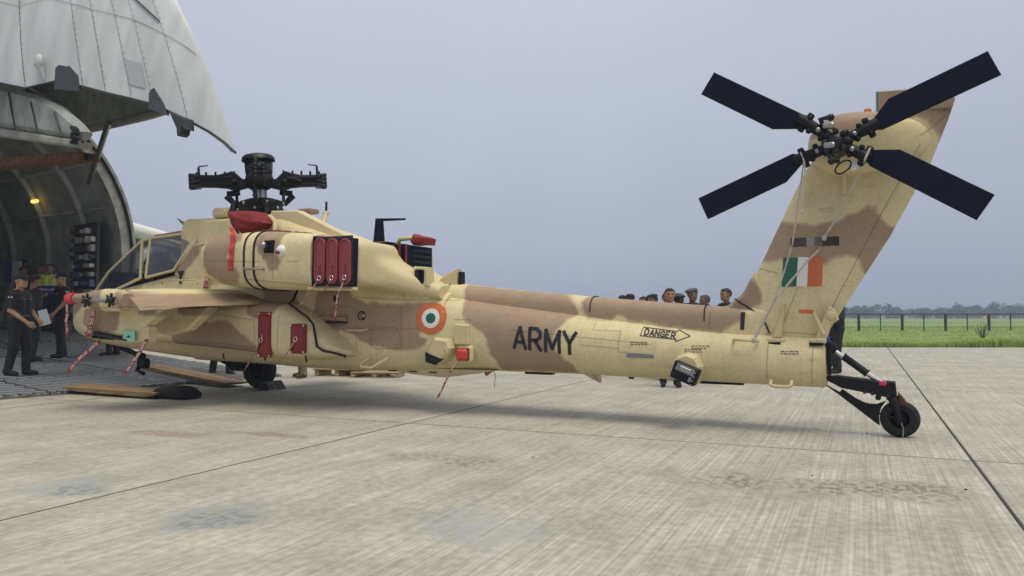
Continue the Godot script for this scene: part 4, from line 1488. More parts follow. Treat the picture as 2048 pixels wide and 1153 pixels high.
	var wa := obj("whip_antenna", st, M.sand, heli)
	st = mb()
	tube(st, [Vector3(1.30, 2.62, 0.05), Vector3(1.295, 2.79, 0.04)], 0.016, 6)
	obj("whip", st, M.black, wa)
	st = mb()
	prism(st, PackedVector2Array([Vector2(2.09, 2.14), Vector2(2.27, 2.12), Vector2(2.24, 2.47), Vector2(2.6, 2.465), Vector2(2.61, 2.487), Vector2(2.13, 2.512)]), -0.025, 0.025, 0.008)
	bx(st, Vector3(2.18, 2.15, 0), Vector3(0.26, 0.02, 0.1), 0.005)
	obj("blade_antenna", st, M.blade, heli)
	st = mb()
	prism(st, PackedVector2Array([Vector2(2.26, 2.135), Vector2(2.86, 2.10), Vector2(2.86, 1.62), Vector2(2.4, 1.75)]), -0.28, 0.30, 0.01)
	obj("auxiliary_exhaust", st, M.blade, heli)
	st = mb()
	prism(st, PackedVector2Array([Vector2(2.02, 2.165), Vector2(2.5, 2.16), Vector2(2.4, 2.13), Vector2(2.2, 2.06)]), -0.26, 0.28, 0.012)
	obj("exhaust_sill", st, M.brown, heli)
	for k in 3:
		st = mb()
		bx(st, Vector3(2.84 - k * 0.1, 1.9, 0.31), Vector3(0.024, 0.42, 0.022), 0.004)
		obj("red_strip", st, M.red_plug, heli)
	for k in 5:
		st = mb()
		bx(st, Vector3(2.866, 2.04 - k * 0.075, -0.02), Vector3(0.014, 0.03, 0.4), 0.004)
		obj("exhaust_slat", st, M.dark_steel, heli)
	st = mb()
	tube(st, [Vector3(2.55, 2.14, 0.1), Vector3(2.6, 2.2, 0.1), Vector3(2.8, 2.21, 0.1)], 0.03, 8)
	obj("bleed_pipe", st, M.sand, heli)
	st = mb()
	prism(st, PackedVector2Array([Vector2(3.12, 1.8), Vector2(3.33, 1.785), Vector2(3.345, 1.55), Vector2(3.07, 1.56)]), 0.40, 0.56, 0.02)
	var wr := obj("warning_sensor", st, M.sand, heli)
	st = mb()
	prism(st, PackedVector2Array([Vector2(3.145, 1.74), Vector2(3.165, 1.76), Vector2(3.27, 1.755), Vector2(3.285, 1.735), Vector2(3.28, 1.6), Vector2(3.26, 1.58), Vector2(3.165, 1.585), Vector2(3.145, 1.605)]), 0.55, 0.572, 0.006)
	obj("window", st, M.lens, wr)
	st = mb()
	prism(st, PackedVector2Array([Vector2(3.2, 1.62), Vector2(3.36, 1.73), Vector2(3.5, 1.78), Vector2(3.5, 1.55), Vector2(3.3, 1.55)]), 0.0, 0.16, 0.02)
	var fl := obj("receiver_fin", st, M.sand, heli)
	st = mb()
	bx(st, Vector3(3.535, 1.66, 0.08), Vector3(0.03, 0.17, 0.12), 0.008)
	obj("receiver_face", st, M.black, fl)
	make_cockpit(body)
	# cheek fairings
	uvr = crect
	st = mb()
	loft(st, CHEEK, 52, 3)
	var cheek := obj("cheek_fairing", st, cheek_m, heli)
	uvr = BODY
	st = mb()
	tube(st, [Vector3(1.29, 1.53, 0.60), Vector3(1.32, 1.39, 0.72), Vector3(1.42, 1.345, 0.9), Vector3(1.6, 1.27, 0.955), Vector3(1.78, 1.17, 0.955), Vector3(1.87, 1.08, 0.945), Vector3(1.90, 0.95, 0.945), Vector3(1.93, 0.8, 0.945), Vector3(2.02, 0.745, 0.92), Vector3(2.14, 0.72, 0.86), Vector3(2.24, 0.67, 0.75)], 0.016, 8)
	obj("black_seal", st, M.rubber, heli)
	for x in [0.3, 1.05, 1.75]:
		st = mb()
		tube(st, [Vector3(x, 0.68, 0.95), Vector3(x, 0.60, 0.93)], 0.012, 6)
		obj("drain_pipe", st, M.dark_steel, heli)
	# engine nacelles with their exhaust boxes
	uvr = nrect
	for sd in [1.0, -1.0]:
		var rows: Array = []
		for r in NAC:
			rows.append([r[0], r[1], r[2], r[3] * sd, r[4], r[5]])
		st = mb()
		loft(st, rows, 44, 4)
		var nac := obj("engine_nacelle", st, nac_m, heli)
		st = mb()
		lathe(st, [Vector2(0.0, -0.03), Vector2(0.13, -0.03), Vector2(0.17, 0.0), Vector2(0.185, 0.03)], Vector3(-0.01, 1.95, 0.86 * sd), Vector3(1, 0, 0), 24)
		obj("intake_ring", st, M.brown, nac)
		for x in [1.09, 1.26]:
			st = mb()
			tube(st, ring_of(rows, x, 0.004), 0.016, 6, true)
			obj("black_band", st, M.rubber, nac)
		if sd > 0:
			st = mb()
			prism(st, PackedVector2Array([Vector2(2.19, 2.15), Vector2(2.8, 2.10), Vector2(2.78, 1.53), Vector2(2.175, 1.545)]), 1.22, 1.335, 0.01)
			obj("exhaust_frame", st, M.blade, nac)
		st = mb()
		if sd > 0:
			loft(st, [[2.17, 2.17, 1.54, 0.81, 0.415, 6.0], [2.76, 2.08, 1.545, 0.80, 0.415, 6.0], [2.81, 2.02, 1.56, 0.78, 0.36, 5.0], [2.84, 1.90, 1.53, 0.62, 0.33, 4.0], [3.0, 1.78, 1.48, 0.46, 0.30, 3.0], [3.2, 1.68, 1.42, 0.36, 0.24, 2.8], [3.45, 1.56, 1.38, 0.30, 0.18, 2.6]], 40, 3)
		else:
			loft(st, [[2.17, 2.05, 1.54, -0.81, 0.415, 5.0], [2.4, 1.85, 1.54, -0.76, 0.38, 4.0], [2.8, 1.70, 1.5, -0.6, 0.3, 3.0], [3.3, 1.55, 1.42, -0.42, 0.2, 2.6]], 36, 3)
		obj("exhaust_fairing", st, M.sand, nac)
		st = mb()
		tube(st, [Vector3(2.1, 1.515, 1.30 * sd), Vector3(2.84, 1.5, 1.30 * sd)], 0.02, 8)
		obj("nacelle_rail", st, M.sand, nac)
		for k in (3 if sd > 0 else 0):
			st = mb()
			bx(st, Vector3(2.335 + k * 0.19, 1.84, 1.342 * sd), Vector3(0.18, 0.58, 0.012), 0.005)
			obj("exhaust_slot", st, M.ink, nac)
		if sd > 0:
			st = mb()
			tube(st, [Vector3(1.12, 1.78, 1.40), Vector3(1.45, 1.765, 1.40)], 0.014, 6)
			tube(st, [Vector3(1.15, 1.78, 1.33), Vector3(1.15, 1.78, 1.40)], 0.014, 6)
			tube(st, [Vector3(1.43, 1.766, 1.33), Vector3(1.43, 1.766, 1.40)], 0.014, 6)
			obj("hand_rail", st, M.brown, nac)
			st = mb()
			for j in 3:
				for i in 3:
					bx(st, Vector3(1.47 + i * 0.045, 2.0 + j * 0.045, 1.37), Vector3(0.036, 0.036, 0.05), 0.008)
			bx(st, Vector3(1.515, 2.045, 1.355), Vector3(0.16, 0.16, 0.03), 0.01)
			obj("sensor_block", st, M.black, nac)
			st = mb()
			ball(st, Vector3(1.45, 2.06, 1.39), Vector3.ONE * 0.05, 12)
			obj("sensor_eye", st, M.steel, nac)
			st = mb()
			lathe(st, [Vector2(0.0, 0.05), Vector2(0.045, 0.04), Vector2(0.07, 0.01), Vector2(0.078, -0.02)], Vector3(1.71, 1.985, 1.36), Vector3(0, 0, 1), 18)
			obj("position_light", st, M.white, nac)
			st = mb()
			ball(st, Vector3(1.70, 1.965, 1.405), Vector3(0.035, 0.025, 0.02), 10)
			obj("light_lens", st, M.red_plug, nac)
	uvr = BODY
	make_wing(wing_m, wrect)
	make_tail(body)
	make_rotor_head()
	make_gear()
	make_side_details(body, aft, boom, cheek, deck, spine)

func make_cockpit(body: Material) -> void:
	var sides := [1.0, -1.0]
	var V := func(p: Vector3, s: float) -> Vector3:
		return Vector3(p.x, p.y, p.z * s)
	var a := Vector3(-3.40, 1.585, 0.24)
	var a2 := Vector3(-3.1, 1.90, 0.22)
	var g := Vector3(-2.58, 1.585, 0.485)
	var d1 := Vector3(-1.97, 1.765, 0.495)
	var b := Vector3(-2.12, 2.365, 0.36)
	var d := Vector3(-1.84, 1.77, 0.50)
	var e := Vector3(-1.22, 1.865, 0.505)
	var f := Vector3(-0.84, 2.44, 0.39)
	var c := Vector3(-1.93, 2.39, 0.36)
	for s: float in sides:
		var st := mb()
		var m: Vector3 = V.call(Vector3(-2.6, 1.85, 0.38), s)
		var loop := [a, g, d1, b, a2]
		for k in 5:
			tri(st, m, V.call(loop[k], s), V.call(loop[(k + 1) % 5], s), Vector3(-2.3, 1.8, 0), 0)
		obj("front_side_window", st, M.glass, heli)
		st = mb()
		m = V.call(Vector3(-1.46, 2.1, 0.455), s)
		loop = [d, e, f, c]
		for k in 4:
			tri(st, m, V.call(loop[k], s), V.call(loop[(k + 1) % 4], s), Vector3(-1.4, 2.0, 0), 0)
		obj("rear_side_window", st, M.glass, heli)
		for fr in [[a, a2, b, c, f], [a, g, d1], [d1, b], [d, c], [d, e, f]]:
			st = mb()
			var pts: Array = []
			for p: Vector3 in fr:
				pts.append(V.call(p, s))
			tube(st, pts, 0.023, 8)
			obj("canopy_frame", st, M.sand, heli)
	for q in [[a, a2, "windscreen"], [a2, b, "upper_windscreen"], [c, f, "roof_window"]]:
		var st := mb()
		var n := 5
		for k in n:
			var t0 := -1.0 + 2.0 * k / n
			var t1 := -1.0 + 2.0 * (k + 1) / n
			var p: Vector3 = q[0]
			var r: Vector3 = q[1]
			var up := func(t: float) -> Vector3: return Vector3(0, 0.05 * (1.0 - t * t), 0)
			quad(st, Vector3(p.x, p.y, p.z * t0) + up.call(t0), Vector3(p.x, p.y, p.z * t1) + up.call(t1), Vector3(r.x, r.y, r.z * t1) + up.call(t1), Vector3(r.x, r.y, r.z * t0) + up.call(t0), Vector3(-2, 1.5, 0), 0)
		obj(q[2], st, M.glass, heli)
	var st := mb()
	for q in [[b, 0.03], [c, 0.03], [f, 0.035]]:
		var p: Vector3 = q[0]
		tube(st, [Vector3(p.x, p.y, p.z), Vector3(p.x, p.y + 0.05, 0), Vector3(p.x, p.y, -p.z)], q[1], 8)
	obj("canopy_bow", st, M.sand, heli)
	st = mb()
	bx(st, Vector3(-2.05, 1.45, 0), Vector3(2.3, 0.2, 0.84), 0.02)
	obj("cockpit_tub", st, M.interior, heli)
	for x in [-2.35, -1.3]:
		var s2 := mb()
		var y := 1.66 if x < -2.0 else 1.80
		bx(s2, Vector3(x, y, 0), Vector3(0.42, 0.12, 0.44), 0.03)
		bx(s2, Vector3(x + 0.22, y + 0.22, 0), Vector3(0.1, 0.44, 0.4), 0.03, Basis(Vector3.BACK, -0.15))
		bx(s2, Vector3(x + 0.26, y + 0.47, 0), Vector3(0.09, 0.16, 0.24), 0.03)
		obj("seat", s2, M.interior, heli)
		s2 = mb()
		bx(s2, Vector3(x - 0.5, y + 0.08, 0), Vector3(0.16, 0.3, 0.7), 0.03, Basis(Vector3.BACK, 0.3))
		obj("instrument_panel", s2, M.black, heli)
		s2 = mb()
		bx(s2, Vector3(x - 0.05, y + 0.1, 0.24), Vector3(0.3, 0.06, 0.1), 0.02)
		obj("seat_harness", s2, M.red_plug, heli)
	st = mb()
	bx(st, Vector3(-1.9, 1.98, 0), Vector3(0.04, 0.6, 0.7), 0.01)
	obj("cockpit_divider", st, M.glass, heli)
	# roof cutter and its stay
	st = mb()
	prism(st, PackedVector2Array([Vector2(-1.76, 2.73), Vector2(-1.6, 2.66), Vector2(-1.45, 2.62), Vector2(-1.42, 2.5), Vector2(-1.62, 2.5), Vector2(-1.56, 2.58), Vector2(-1.66, 2.64)]), -0.02, 0.02, 0.006)
	tube(st, [Vector3(-1.5, 2.62, 0), Vector3(-1.1, 2.5, 0)], 0.012, 6)
	obj("wire_cutter", st, M.brown, heli)
	st = mb()
	prism(st, PackedVector2Array([Vector2(-1.95, 2.45), Vector2(-1.0, 2.51), Vector2(-0.85, 2.45), Vector2(-1.9, 2.4)]), -0.3, 0.3, 0.015)
	obj("canopy_roof", st, M.brown, heli)
	# door rails, step and rescue mark
	st = mb()
	tube(st, [Vector3(-1.45, 1.66, 0.515), Vector3(-1.42, 1.71, 0.56), Vector3(-0.68, 1.71, 0.57), Vector3(-0.66, 1.64, 0.53)], 0.013, 6)
	tube(st, [Vector3(-0.75, 2.22, 0.52), Vector3(-0.2, 2.26, 0.53), Vector3(-0.05, 2.2, 0.5)], 0.02, 6)
	obj("grab_rail", st, M.sand, heli)
	st = mb()
	prism(st, PackedVector2Array([Vector2(-1.13, 1.85), Vector2(-1.01, 1.85), Vector2(-1.07, 1.76)]), 0.49, 0.522, 0.002)
	prism(st, PackedVector2Array([Vector2(-1.075, 1.77), Vector2(-1.065, 1.77), Vector2(-1.065, 1.66), Vector2(-1.075, 1.66)]), 0.49, 0.53, 0.002)
	obj("rescue_triangle", st, M.ink, heli)

func make_wing(wing_m: Material, wrect: Rect2) -> void:
	uvr = wrect
	for sd in [1.0, -1.0]:
		var st := mb()
		var root := [Vector2(-0.55, 1.38), Vector2(-0.45, 1.46), Vector2(-0.2, 1.54), Vector2(0.15, 1.55), Vector2(0.5, 1.45), Vector2(0.86, 1.34), Vector2(0.4, 1.30), Vector2(-0.2, 1.28), Vector2(-0.5, 1.31)]
		var tip := [Vector2(-0.46, 1.37), Vector2(-0.4, 1.43), Vector2(-0.22, 1.50), Vector2(0.02, 1.505), Vector2(0.2, 1.39), Vector2(0.37, 1.25), Vector2(0.1, 1.25), Vector2(-0.25, 1.25), Vector2(-0.42, 1.29)]
		var mid: Array = []
		for k in root.size():
			mid.append(root[k].lerp(tip[k], 0.55) + Vector2(0, 0.01))
		sweep_z(st, [[0.5 * sd, root], [0.95 * sd, root], [1.75 * sd, mid], [2.28 * sd, tip]])
		var wing := obj("stub_wing", st, wing_m, heli)
		st = mb()
		loft(st, [[-0.62, 1.43, 1.35, 2.3 * sd, 0.04, 2.2], [-0.5, 1.49, 1.28, 2.3 * sd, 0.1, 2.2], [-0.2, 1.52, 1.24, 2.3 * sd, 0.12, 2.4], [0.05, 1.5, 1.24, 2.3 * sd, 0.11, 2.4], [0.16, 1.46, 1.26, 2.3 * sd, 0.09, 2.4]], 28, 3)
		obj("wing_tip", st, wing_m, wing)
		if sd < 0:
			continue
		st = mb()
		prism(st, PackedVector2Array([Vector2(-0.93, 1.30), Vector2(-0.98, 1.08), Vector2(-0.85, 1.0), Vector2(-0.2, 0.93), Vector2(0.12, 0.98), Vector2(0.3, 1.12), Vector2(0.62, 1.27), Vector2(-0.3, 1.32)]), 1.92, 2.12, 0.03)
		obj("weapon_pylon", st, wing_m, wing)
		st = mb()
		prism(st, PackedVector2Array([Vector2(-0.8, 0.99), Vector2(-0.75, 0.93), Vector2(-0.5, 0.9), Vector2(-0.1, 0.87), Vector2(0.0, 0.92), Vector2(-0.3, 0.96)]), 1.95, 2.09, 0.01)
		for k in 7:
			tube(st, [Vector3(-0.72 + k * 0.11, 0.9, 1.93), Vector3(-0.74 + k * 0.12, 0.92, 2.13)], 0.022 + 0.01 * (k % 2), 6)
		tube(st, [Vector3(-0.85, 0.97, 2.14), Vector3(-0.4, 0.93, 2.15), Vector3(-0.05, 0.88, 2.14)], 0.015, 6)
		obj("ejector_rack", st, M.dark_steel, wing)
		st = mb()
		bx(st, Vector3(0.05, 0.96, 2.02), Vector3(0.42, 0.2, 0.16), 0.02)
		obj("rack_fairing", st, M.sand, wing)
		# second pylon inboard
		st = mb()
		prism(st, PackedVector2Array([Vector2(-0.7, 1.29), Vector2(-0.72, 1.02), Vector2(-0.1, 0.92), Vector2(0.3, 1.0), Vector2(0.7, 1.29)]), 1.38, 1.54, 0.03)
		obj("weapon_pylon", st, wing_m, wing)
		# launcher lugs
		for x in [-0.42, 0.03]:
			st = mb()
			lathe(st, [Vector2(0.0, 0.06), Vector2(0.035, 0.05), Vector2(0.04, -0.02)], Vector3(x, 1.375, 2.42), Vector3(0, 0, 1), 10)
			for k in 6:
				var a := TAU * k / 6.0 + 0.3
				tube(st, [Vector3(x, 1.375, 2.43), Vector3(x + 0.085 * cos(a), 1.375 + 0.085 * sin(a), 2.44)], 0.017, 5)
			obj("launcher_lug", st, M.dark_steel, wing)
		st = mb()
		tube(st, [Vector3(-0.38, 1.375, 2.42), Vector3(-0.02, 1.375, 2.42)], 0.025, 8)
		obj("lug_shaft", st, M.steel, wing)
		st = mb()
		for k in 5:
			bx(st, Vector3(0.04 + k * 0.03, 1.497 - k * 0.02, 2.17), Vector3(0.02, 0.012, 0.16), 0.003)
		obj("tip_grille", st, M.steel, wing)
		st = mb()
		tube(st, [Vector3(-0.82, 1.405, 2.3), Vector3(-0.6, 1.405, 2.3), Vector3(-0.4, 1.405, 2.3)], [0.06, 0.072, 0.075], 12)
		obj("air_data_probe", st, M.brown, wing)
	uvr = BODY

func fin_z(y: float) -> float:
	return lerpf(0.105, 0.07, clampf((y - 0.93) / 2.3, 0.0, 1.0))

func make_tail(body: Material) -> void:
	var LE := [Vector2(6.83, 0.95), Vector2(6.97, 1.27), Vector2(7.30, 1.97), Vector2(7.64, 2.69), Vector2(7.93, 3.08), Vector2(8.06, 3.215)]
	var TE := [Vector2(7.80, 0.95), Vector2(7.995, 1.27), Vector2(8.425, 1.97), Vector2(8.80, 2.69), Vector2(8.95, 3.08), Vector2(8.985, 3.19)]
	var st := mb()
	var m := 14
	var P := func(i: int, k: int, s: float) -> Vector3:
		var c := float(k) / m
		var p: Vector2 = LE[i].lerp(TE[i], c)
		return Vector3(p.x, p.y, s * (fin_z(p.y) * pow(sin(PI * pow(c, 0.62)), 0.75) + 0.004))
	for i in LE.size() - 1:
		for k in m:
			for s in [1.0, -1.0]:
				var q: Vector3 = P.call(i, k, s)
				quad(st, q, P.call(i, k + 1, s), P.call(i + 1, k + 1, s), P.call(i + 1, k, s), q - Vector3(0, 0, s), 0)
	for k in m:
		quad(st, P.call(5, k, 1.0), P.call(5, k + 1, 1.0), P.call(5, k + 1, -1.0), P.call(5, k, -1.0), Vector3(8.5, 2, 0), FLAT)
	var fin := obj("tail_fin", st, body, heli)
	st = mb()
	prism(st, PackedVector2Array([Vector2(8.335, 3.195), Vector2(8.339, 3.436), Vector2(8.627, 3.423), Vector2(9.016, 3.29), Vector2(8.986, 3.195)]), -0.05, 0.05, 0.012)
	obj("fin_tip", st, body, heli)
	st = mb()
	prism(st, PackedVector2Array([Vector2(6.55, 1.25), Vector2(6.85, 1.30), Vector2(7.0, 1.42), Vector2(7.13, 1.66), Vector2(7.3, 1.3), Vector2(7.2, 1.0), Vector2(6.8, 1.0)]), -0.085, 0.085, 0.03)
	obj("fin_root_fairing", st, body, heli)
	st = mb()
	prism(st, PackedVector2Array([Vector2(8.05, 3.215), Vector2(8.07, 3.232), Vector2(8.335, 3.232), Vector2(8.335, 3.215)]), -0.07, 0.07, 0.004)
	prism(st, PackedVector2Array([Vector2(8.322, 3.21), Vector2(8.322, 3.436), Vector2(8.336, 3.436), Vector2(8.336, 3.21)]), -0.045, 0.045, 0.004)
	obj("primer_edge", st, M.teal, heli)
	st = mb()
	lathe(st, [Vector2(0.036, 0.0), Vector2(0.036, 0.035), Vector2(0.028, 0.045), Vector2(0.0, 0.045)], Vector3(8.245, 3.235, 0.0), Vector3.UP, 14)
	obj("light_cap", st, M.orange, heli)
	# gearbox blister
	st = mb()
	var n := 40
	var rings: Array = []
	for lv in [[1.0, 0.02], [1.0, 0.14], [0.985, 0.22], [0.93, 0.29], [0.82, 0.335], [0.6, 0.365], [0.3, 0.378], [0.02, 0.38]]:
		var ring: Array = []
		for k in n:
			var a := TAU * k / n
			var rx := 0.37 if cos(a) < 0.0 else 0.75
			var ry := 0.31
			ring.append(Vector3(8.06 + rx * lv[0] * cos(a), 2.905 + ry * lv[0] * sin(a) + (0.02 * cos(a) if cos(a) > 0.0 else 0.0), lv[1] - (maxf(0.0, cos(a)) * lv[0]) ** 2 * 0.28 * minf(1.0, lv[1] / 0.3)))
		rings.append(ring)
	for i in rings.size() - 1:
		for k in n:
			quad(st, rings[i][k], rings[i][(k + 1) % n], rings[i + 1][(k + 1) % n], rings[i + 1][k], Vector3(8.06, 2.9, -0.1), 0)
	obj("gearbox_fairing", st, body, heli)
	st = mb()
	tube(st, [Vector3(8.03, 2.6, 0.2), Vector3(8.03, 2.35, 0.13)], 0.02, 6)
	ball(st, Vector3(8.03, 2.37, 0.14), Vector3(0.05, 0.035, 0.05), 10)
	obj("drain_tube", st, M.sand, heli)
	# brackets of the removed stabilator
	st = mb()
	prism(st, PackedVector2Array([Vector2(7.86, 1.29), Vector2(7.78, 1.08), Vector2(7.73, 0.95), Vector2(7.84, 0.95), Vector2(7.885, 1.10), Vector2(7.955, 1.15), Vector2(7.93, 1.25)]), 0.06, 0.15, 0.015)
	ball(st, Vector3(7.89, 1.19, 0.15), Vector3(0.05, 0.05, 0.03), 12)
	bx(st, Vector3(7.76, 0.935, 0.16), Vector3(0.16, 0.05, 0.12), 0.01)
	tube(st, [Vector3(7.72, 1.22, 0.12), Vector3(7.82, 1.0, 0.16)], 0.02, 6)
	obj("stabilator_bracket", st, M.sand, heli)
	st = mb()
	prism(st, PackedVector2Array([Vector2(7.45, 1.31), Vector2(7.31, 0.96), Vector2(7.41, 0.96)]), 0.08, 0.17, 0.015)
	bx(st, Vector3(7.36, 0.935, 0.16), Vector3(0.18, 0.045, 0.12), 0.01)
	obj("fin_strut_fitting", st, M.sand, heli)
	st = mb()
	bx(st, Vector3(7.35, 0.905, 0.2), Vector3(0.12, 0.03, 0.09), 0.006)
	bx(st, Vector3(7.75, 0.905, 0.2), Vector3(0.13, 0.03, 0.09), 0.006)
	obj("fitting_recess", st, M.black, heli)
	st = mb()
	tube(st, [Vector3(6.93, 1.37, 0.09), Vector3(7.0, 1.32, 0.105), Vector3(7.19, 1.2, 0.115), Vector3(7.24, 1.12, 0.12), Vector3(7.29, 1.0, 0.13)], 0.009, 5)
	obj("fin_seam", st, M.rubber, heli)
	st = mb()
	bx(st, Vector3(7.02, 1.135, 0.155), Vector3(0.042, 0.19, 0.03), 0.004, Basis(Vector3.BACK, -0.06))
	obj("black_vent", st, M.ink, heli)
	# flag, notice and painted-over serial on the fin
	var hit := hit_mesh([fin])
	for k in 3:
		st = mb()
		var x0: float = [7.427, 7.573, 7.675][k]
		var x1: float = [7.573, 7.675, 7.814][k]
		var g: Array = []
		for i in 7:
			var row: Array = []
			for j in 7:
				var v := j / 6.0
				row.append(Vector2(lerpf(x0, x1, i / 6.0) - 0.018 * v, 1.793 - 0.303 * v))
			g.append(row)
		drape(st, hit, g)
		obj("flag_stripe", st, [M.flag_green, M.flag_white, M.flag_orange][k], heli)
	st = mb()
	drape(st, hit, [[Vector2(7.575, 1.215), Vector2(7.575, 1.253)], [Vector2(7.64, 1.213), Vector2(7.64, 1.252)], [Vector2(7.71, 1.212), Vector2(7.71, 1.251)]])
	obj("orange_notice", st, M.orange, heli)
	var rg := RandomNumberGenerator.new()
	rg.seed = 3
	for k in 6:
		st = mb()
		var x0 := 7.50 + k * 0.078
		drape(st, hit, [[Vector2(x0, 1.90 + 0.01 * (k % 2)), Vector2(x0, 1.995)], [Vector2(x0 + 0.039, 1.90), Vector2(x0 + 0.039, 1.995)], [Vector2(x0 + 0.078, 1.90), Vector2(x0 + 0.078, 1.99)]])
		var t: float = [0.05, 0.06, 0.3, 0.14, 0.04, 0.03][k]
		obj("overpainted_serial", st, plain_mat(Color(t, t * 0.85, t * 0.8), 0.7), heli)
	# tail rotor
	var rotor := Node3D.new()
	rotor.name = "tail_rotor"
	heli.add_child(rotor)
	var blades := [
		[0.62, [Vector2(6.847, 3.679), Vector2(6.712, 3.470), Vector2(7.411, 3.032), Vector2(7.686, 3.005), Vector2(7.741, 3.073), Vector2(7.678, 3.158)], Vector2(7.70, 3.08)],
		[0.52, [Vector2(9.250, 3.557), Vector2(9.349, 3.328), Vector2(8.389, 2.941), Vector2(8.299, 2.950), Vector2(8.287, 3.019), Vector2(8.444, 3.228)], Vector2(8.30, 2.985)],
		[0.52, [Vector2(6.651, 2.411), Vector2(6.747, 2.187), Vector2(7.521, 2.511), Vector2(7.675, 2.682), Vector2(7.662, 2.777), Vector2(7.583, 2.789)], Vector2(7.66, 2.73)],
		[0.62, [Vector2(8.291, 2.742), Vector2(8.538, 2.720), Vector2(9.272, 2.250), Vector2(9.132, 2.034), Vector2(8.285, 2.587), Vector2(8.239, 2.657)], Vector2(8.27, 2.67)]]
	for b in blades:
		st = mb()
		var z: float = b[0]
		prism(st, PackedVector2Array(b[1]), z - 0.018, z + 0.014, 0.009)
		obj("blade", st, M.blade, rotor)
		st = mb()
		var hub := Vector3(7.99, 2.847, z)
		var tip := Vector3(b[2].x, b[2].y, z)
		tube(st, [hub, hub.lerp(tip, 0.5), tip, tip.lerp(Vector3(b[1][0].x, b[1][0].y, z), 0.06)], [0.055, 0.05, 0.062, 0.05], 10)
		var d := (tip - hub).normalized()
		var w := Vector3(-d.y, d.x, 0)
		for k in 4:
			ball(st, hub.lerp(tip, 0.35 + 0.18 * k) + w * 0.055 * (1 if k % 2 == 0 else -1) + Vector3(0, 0, 0.03), Vector3.ONE * 0.028, 8)
		for s in [1.0, -1.0]:
			bx(st, tip - d * 0.03 + w * 0.075 * s, Vector3(0.06, 0.05, 0.06), 0.01, Basis(Vector3.BACK, atan2(d.y, d.x)))
		obj("blade_grip", st, M.black, rotor)
		st = mb()
		ball(st, hub.lerp(tip, 0.52) + Vector3(0, 0, 0.055), Vector3.ONE * 0.026, 8)
		obj("bolt", st, M.steel, rotor)
	st = mb()
	lathe(st, [Vector2(0.11, -0.25), Vector2(0.11, 0.0), Vector2(0.09, 0.06), Vector2(0.06, 0.1), Vector2(0.0, 0.11)], Vector3(7.99, 2.847, 0.58), Vector3(0, 0, 1), 20)
	for k in 8:
		var a := TAU * k / 8.0
		bx(st, Vector3(7.99 + 0.1 * cos(a), 2.847 + 0.1 * sin(a), 0.64), Vector3(0.05, 0.05, 0.09), 0.01, Basis(Vector3.BACK, a))
	obj("hub", st, M.dark_steel, rotor)
	for k in 2:
		st = mb()
		bx(st, Vector3(7.93 + 0.005 * k, 3.0 - k * 0.19, 0.66), Vector3(0.1, 0.055, 0.08), 0.015)
		obj("hub_weight", st, M.steel, rotor)
		st = mb()
		tube(st, [Vector3(7.9, 2.95 - k * 0.16, 0.6), Vector3(7.86 + 0.1 * k, 3.07 - k * 0.4, 0.66), Vector3(7.97 + 0.05 * k, 3.09 - k * 0.43, 0.64)], 0.028, 8)
		ball(st, Vector3(7.95, 3.08 - k * 0.42, 0.65), Vector3.ONE * 0.036, 10)
		obj("pitch_link", st, M.dark_steel, rotor)
	st = mb()
	var loop: Array = []
	for k in 20:
		var a := TAU * k / 20.0
		loop.append(Vector3(8.05 + 0.07 * cos(a), 2.6 + 0.05 * sin(a) + 0.03 * cos(a), 0.62 + 0.02 * sin(a)))
	tube(st, loop, 0.008, 6, true)
	obj("cable_loop", st, M.black, rotor)
	st = mb()
	bx(st, Vector3(8.15, 2.61, 0.58), Vector3(0.08, 0.07, 0.012), 0.004, Basis(Vector3.BACK, 0.4))
	obj("white_tag", st, M.white, rotor)

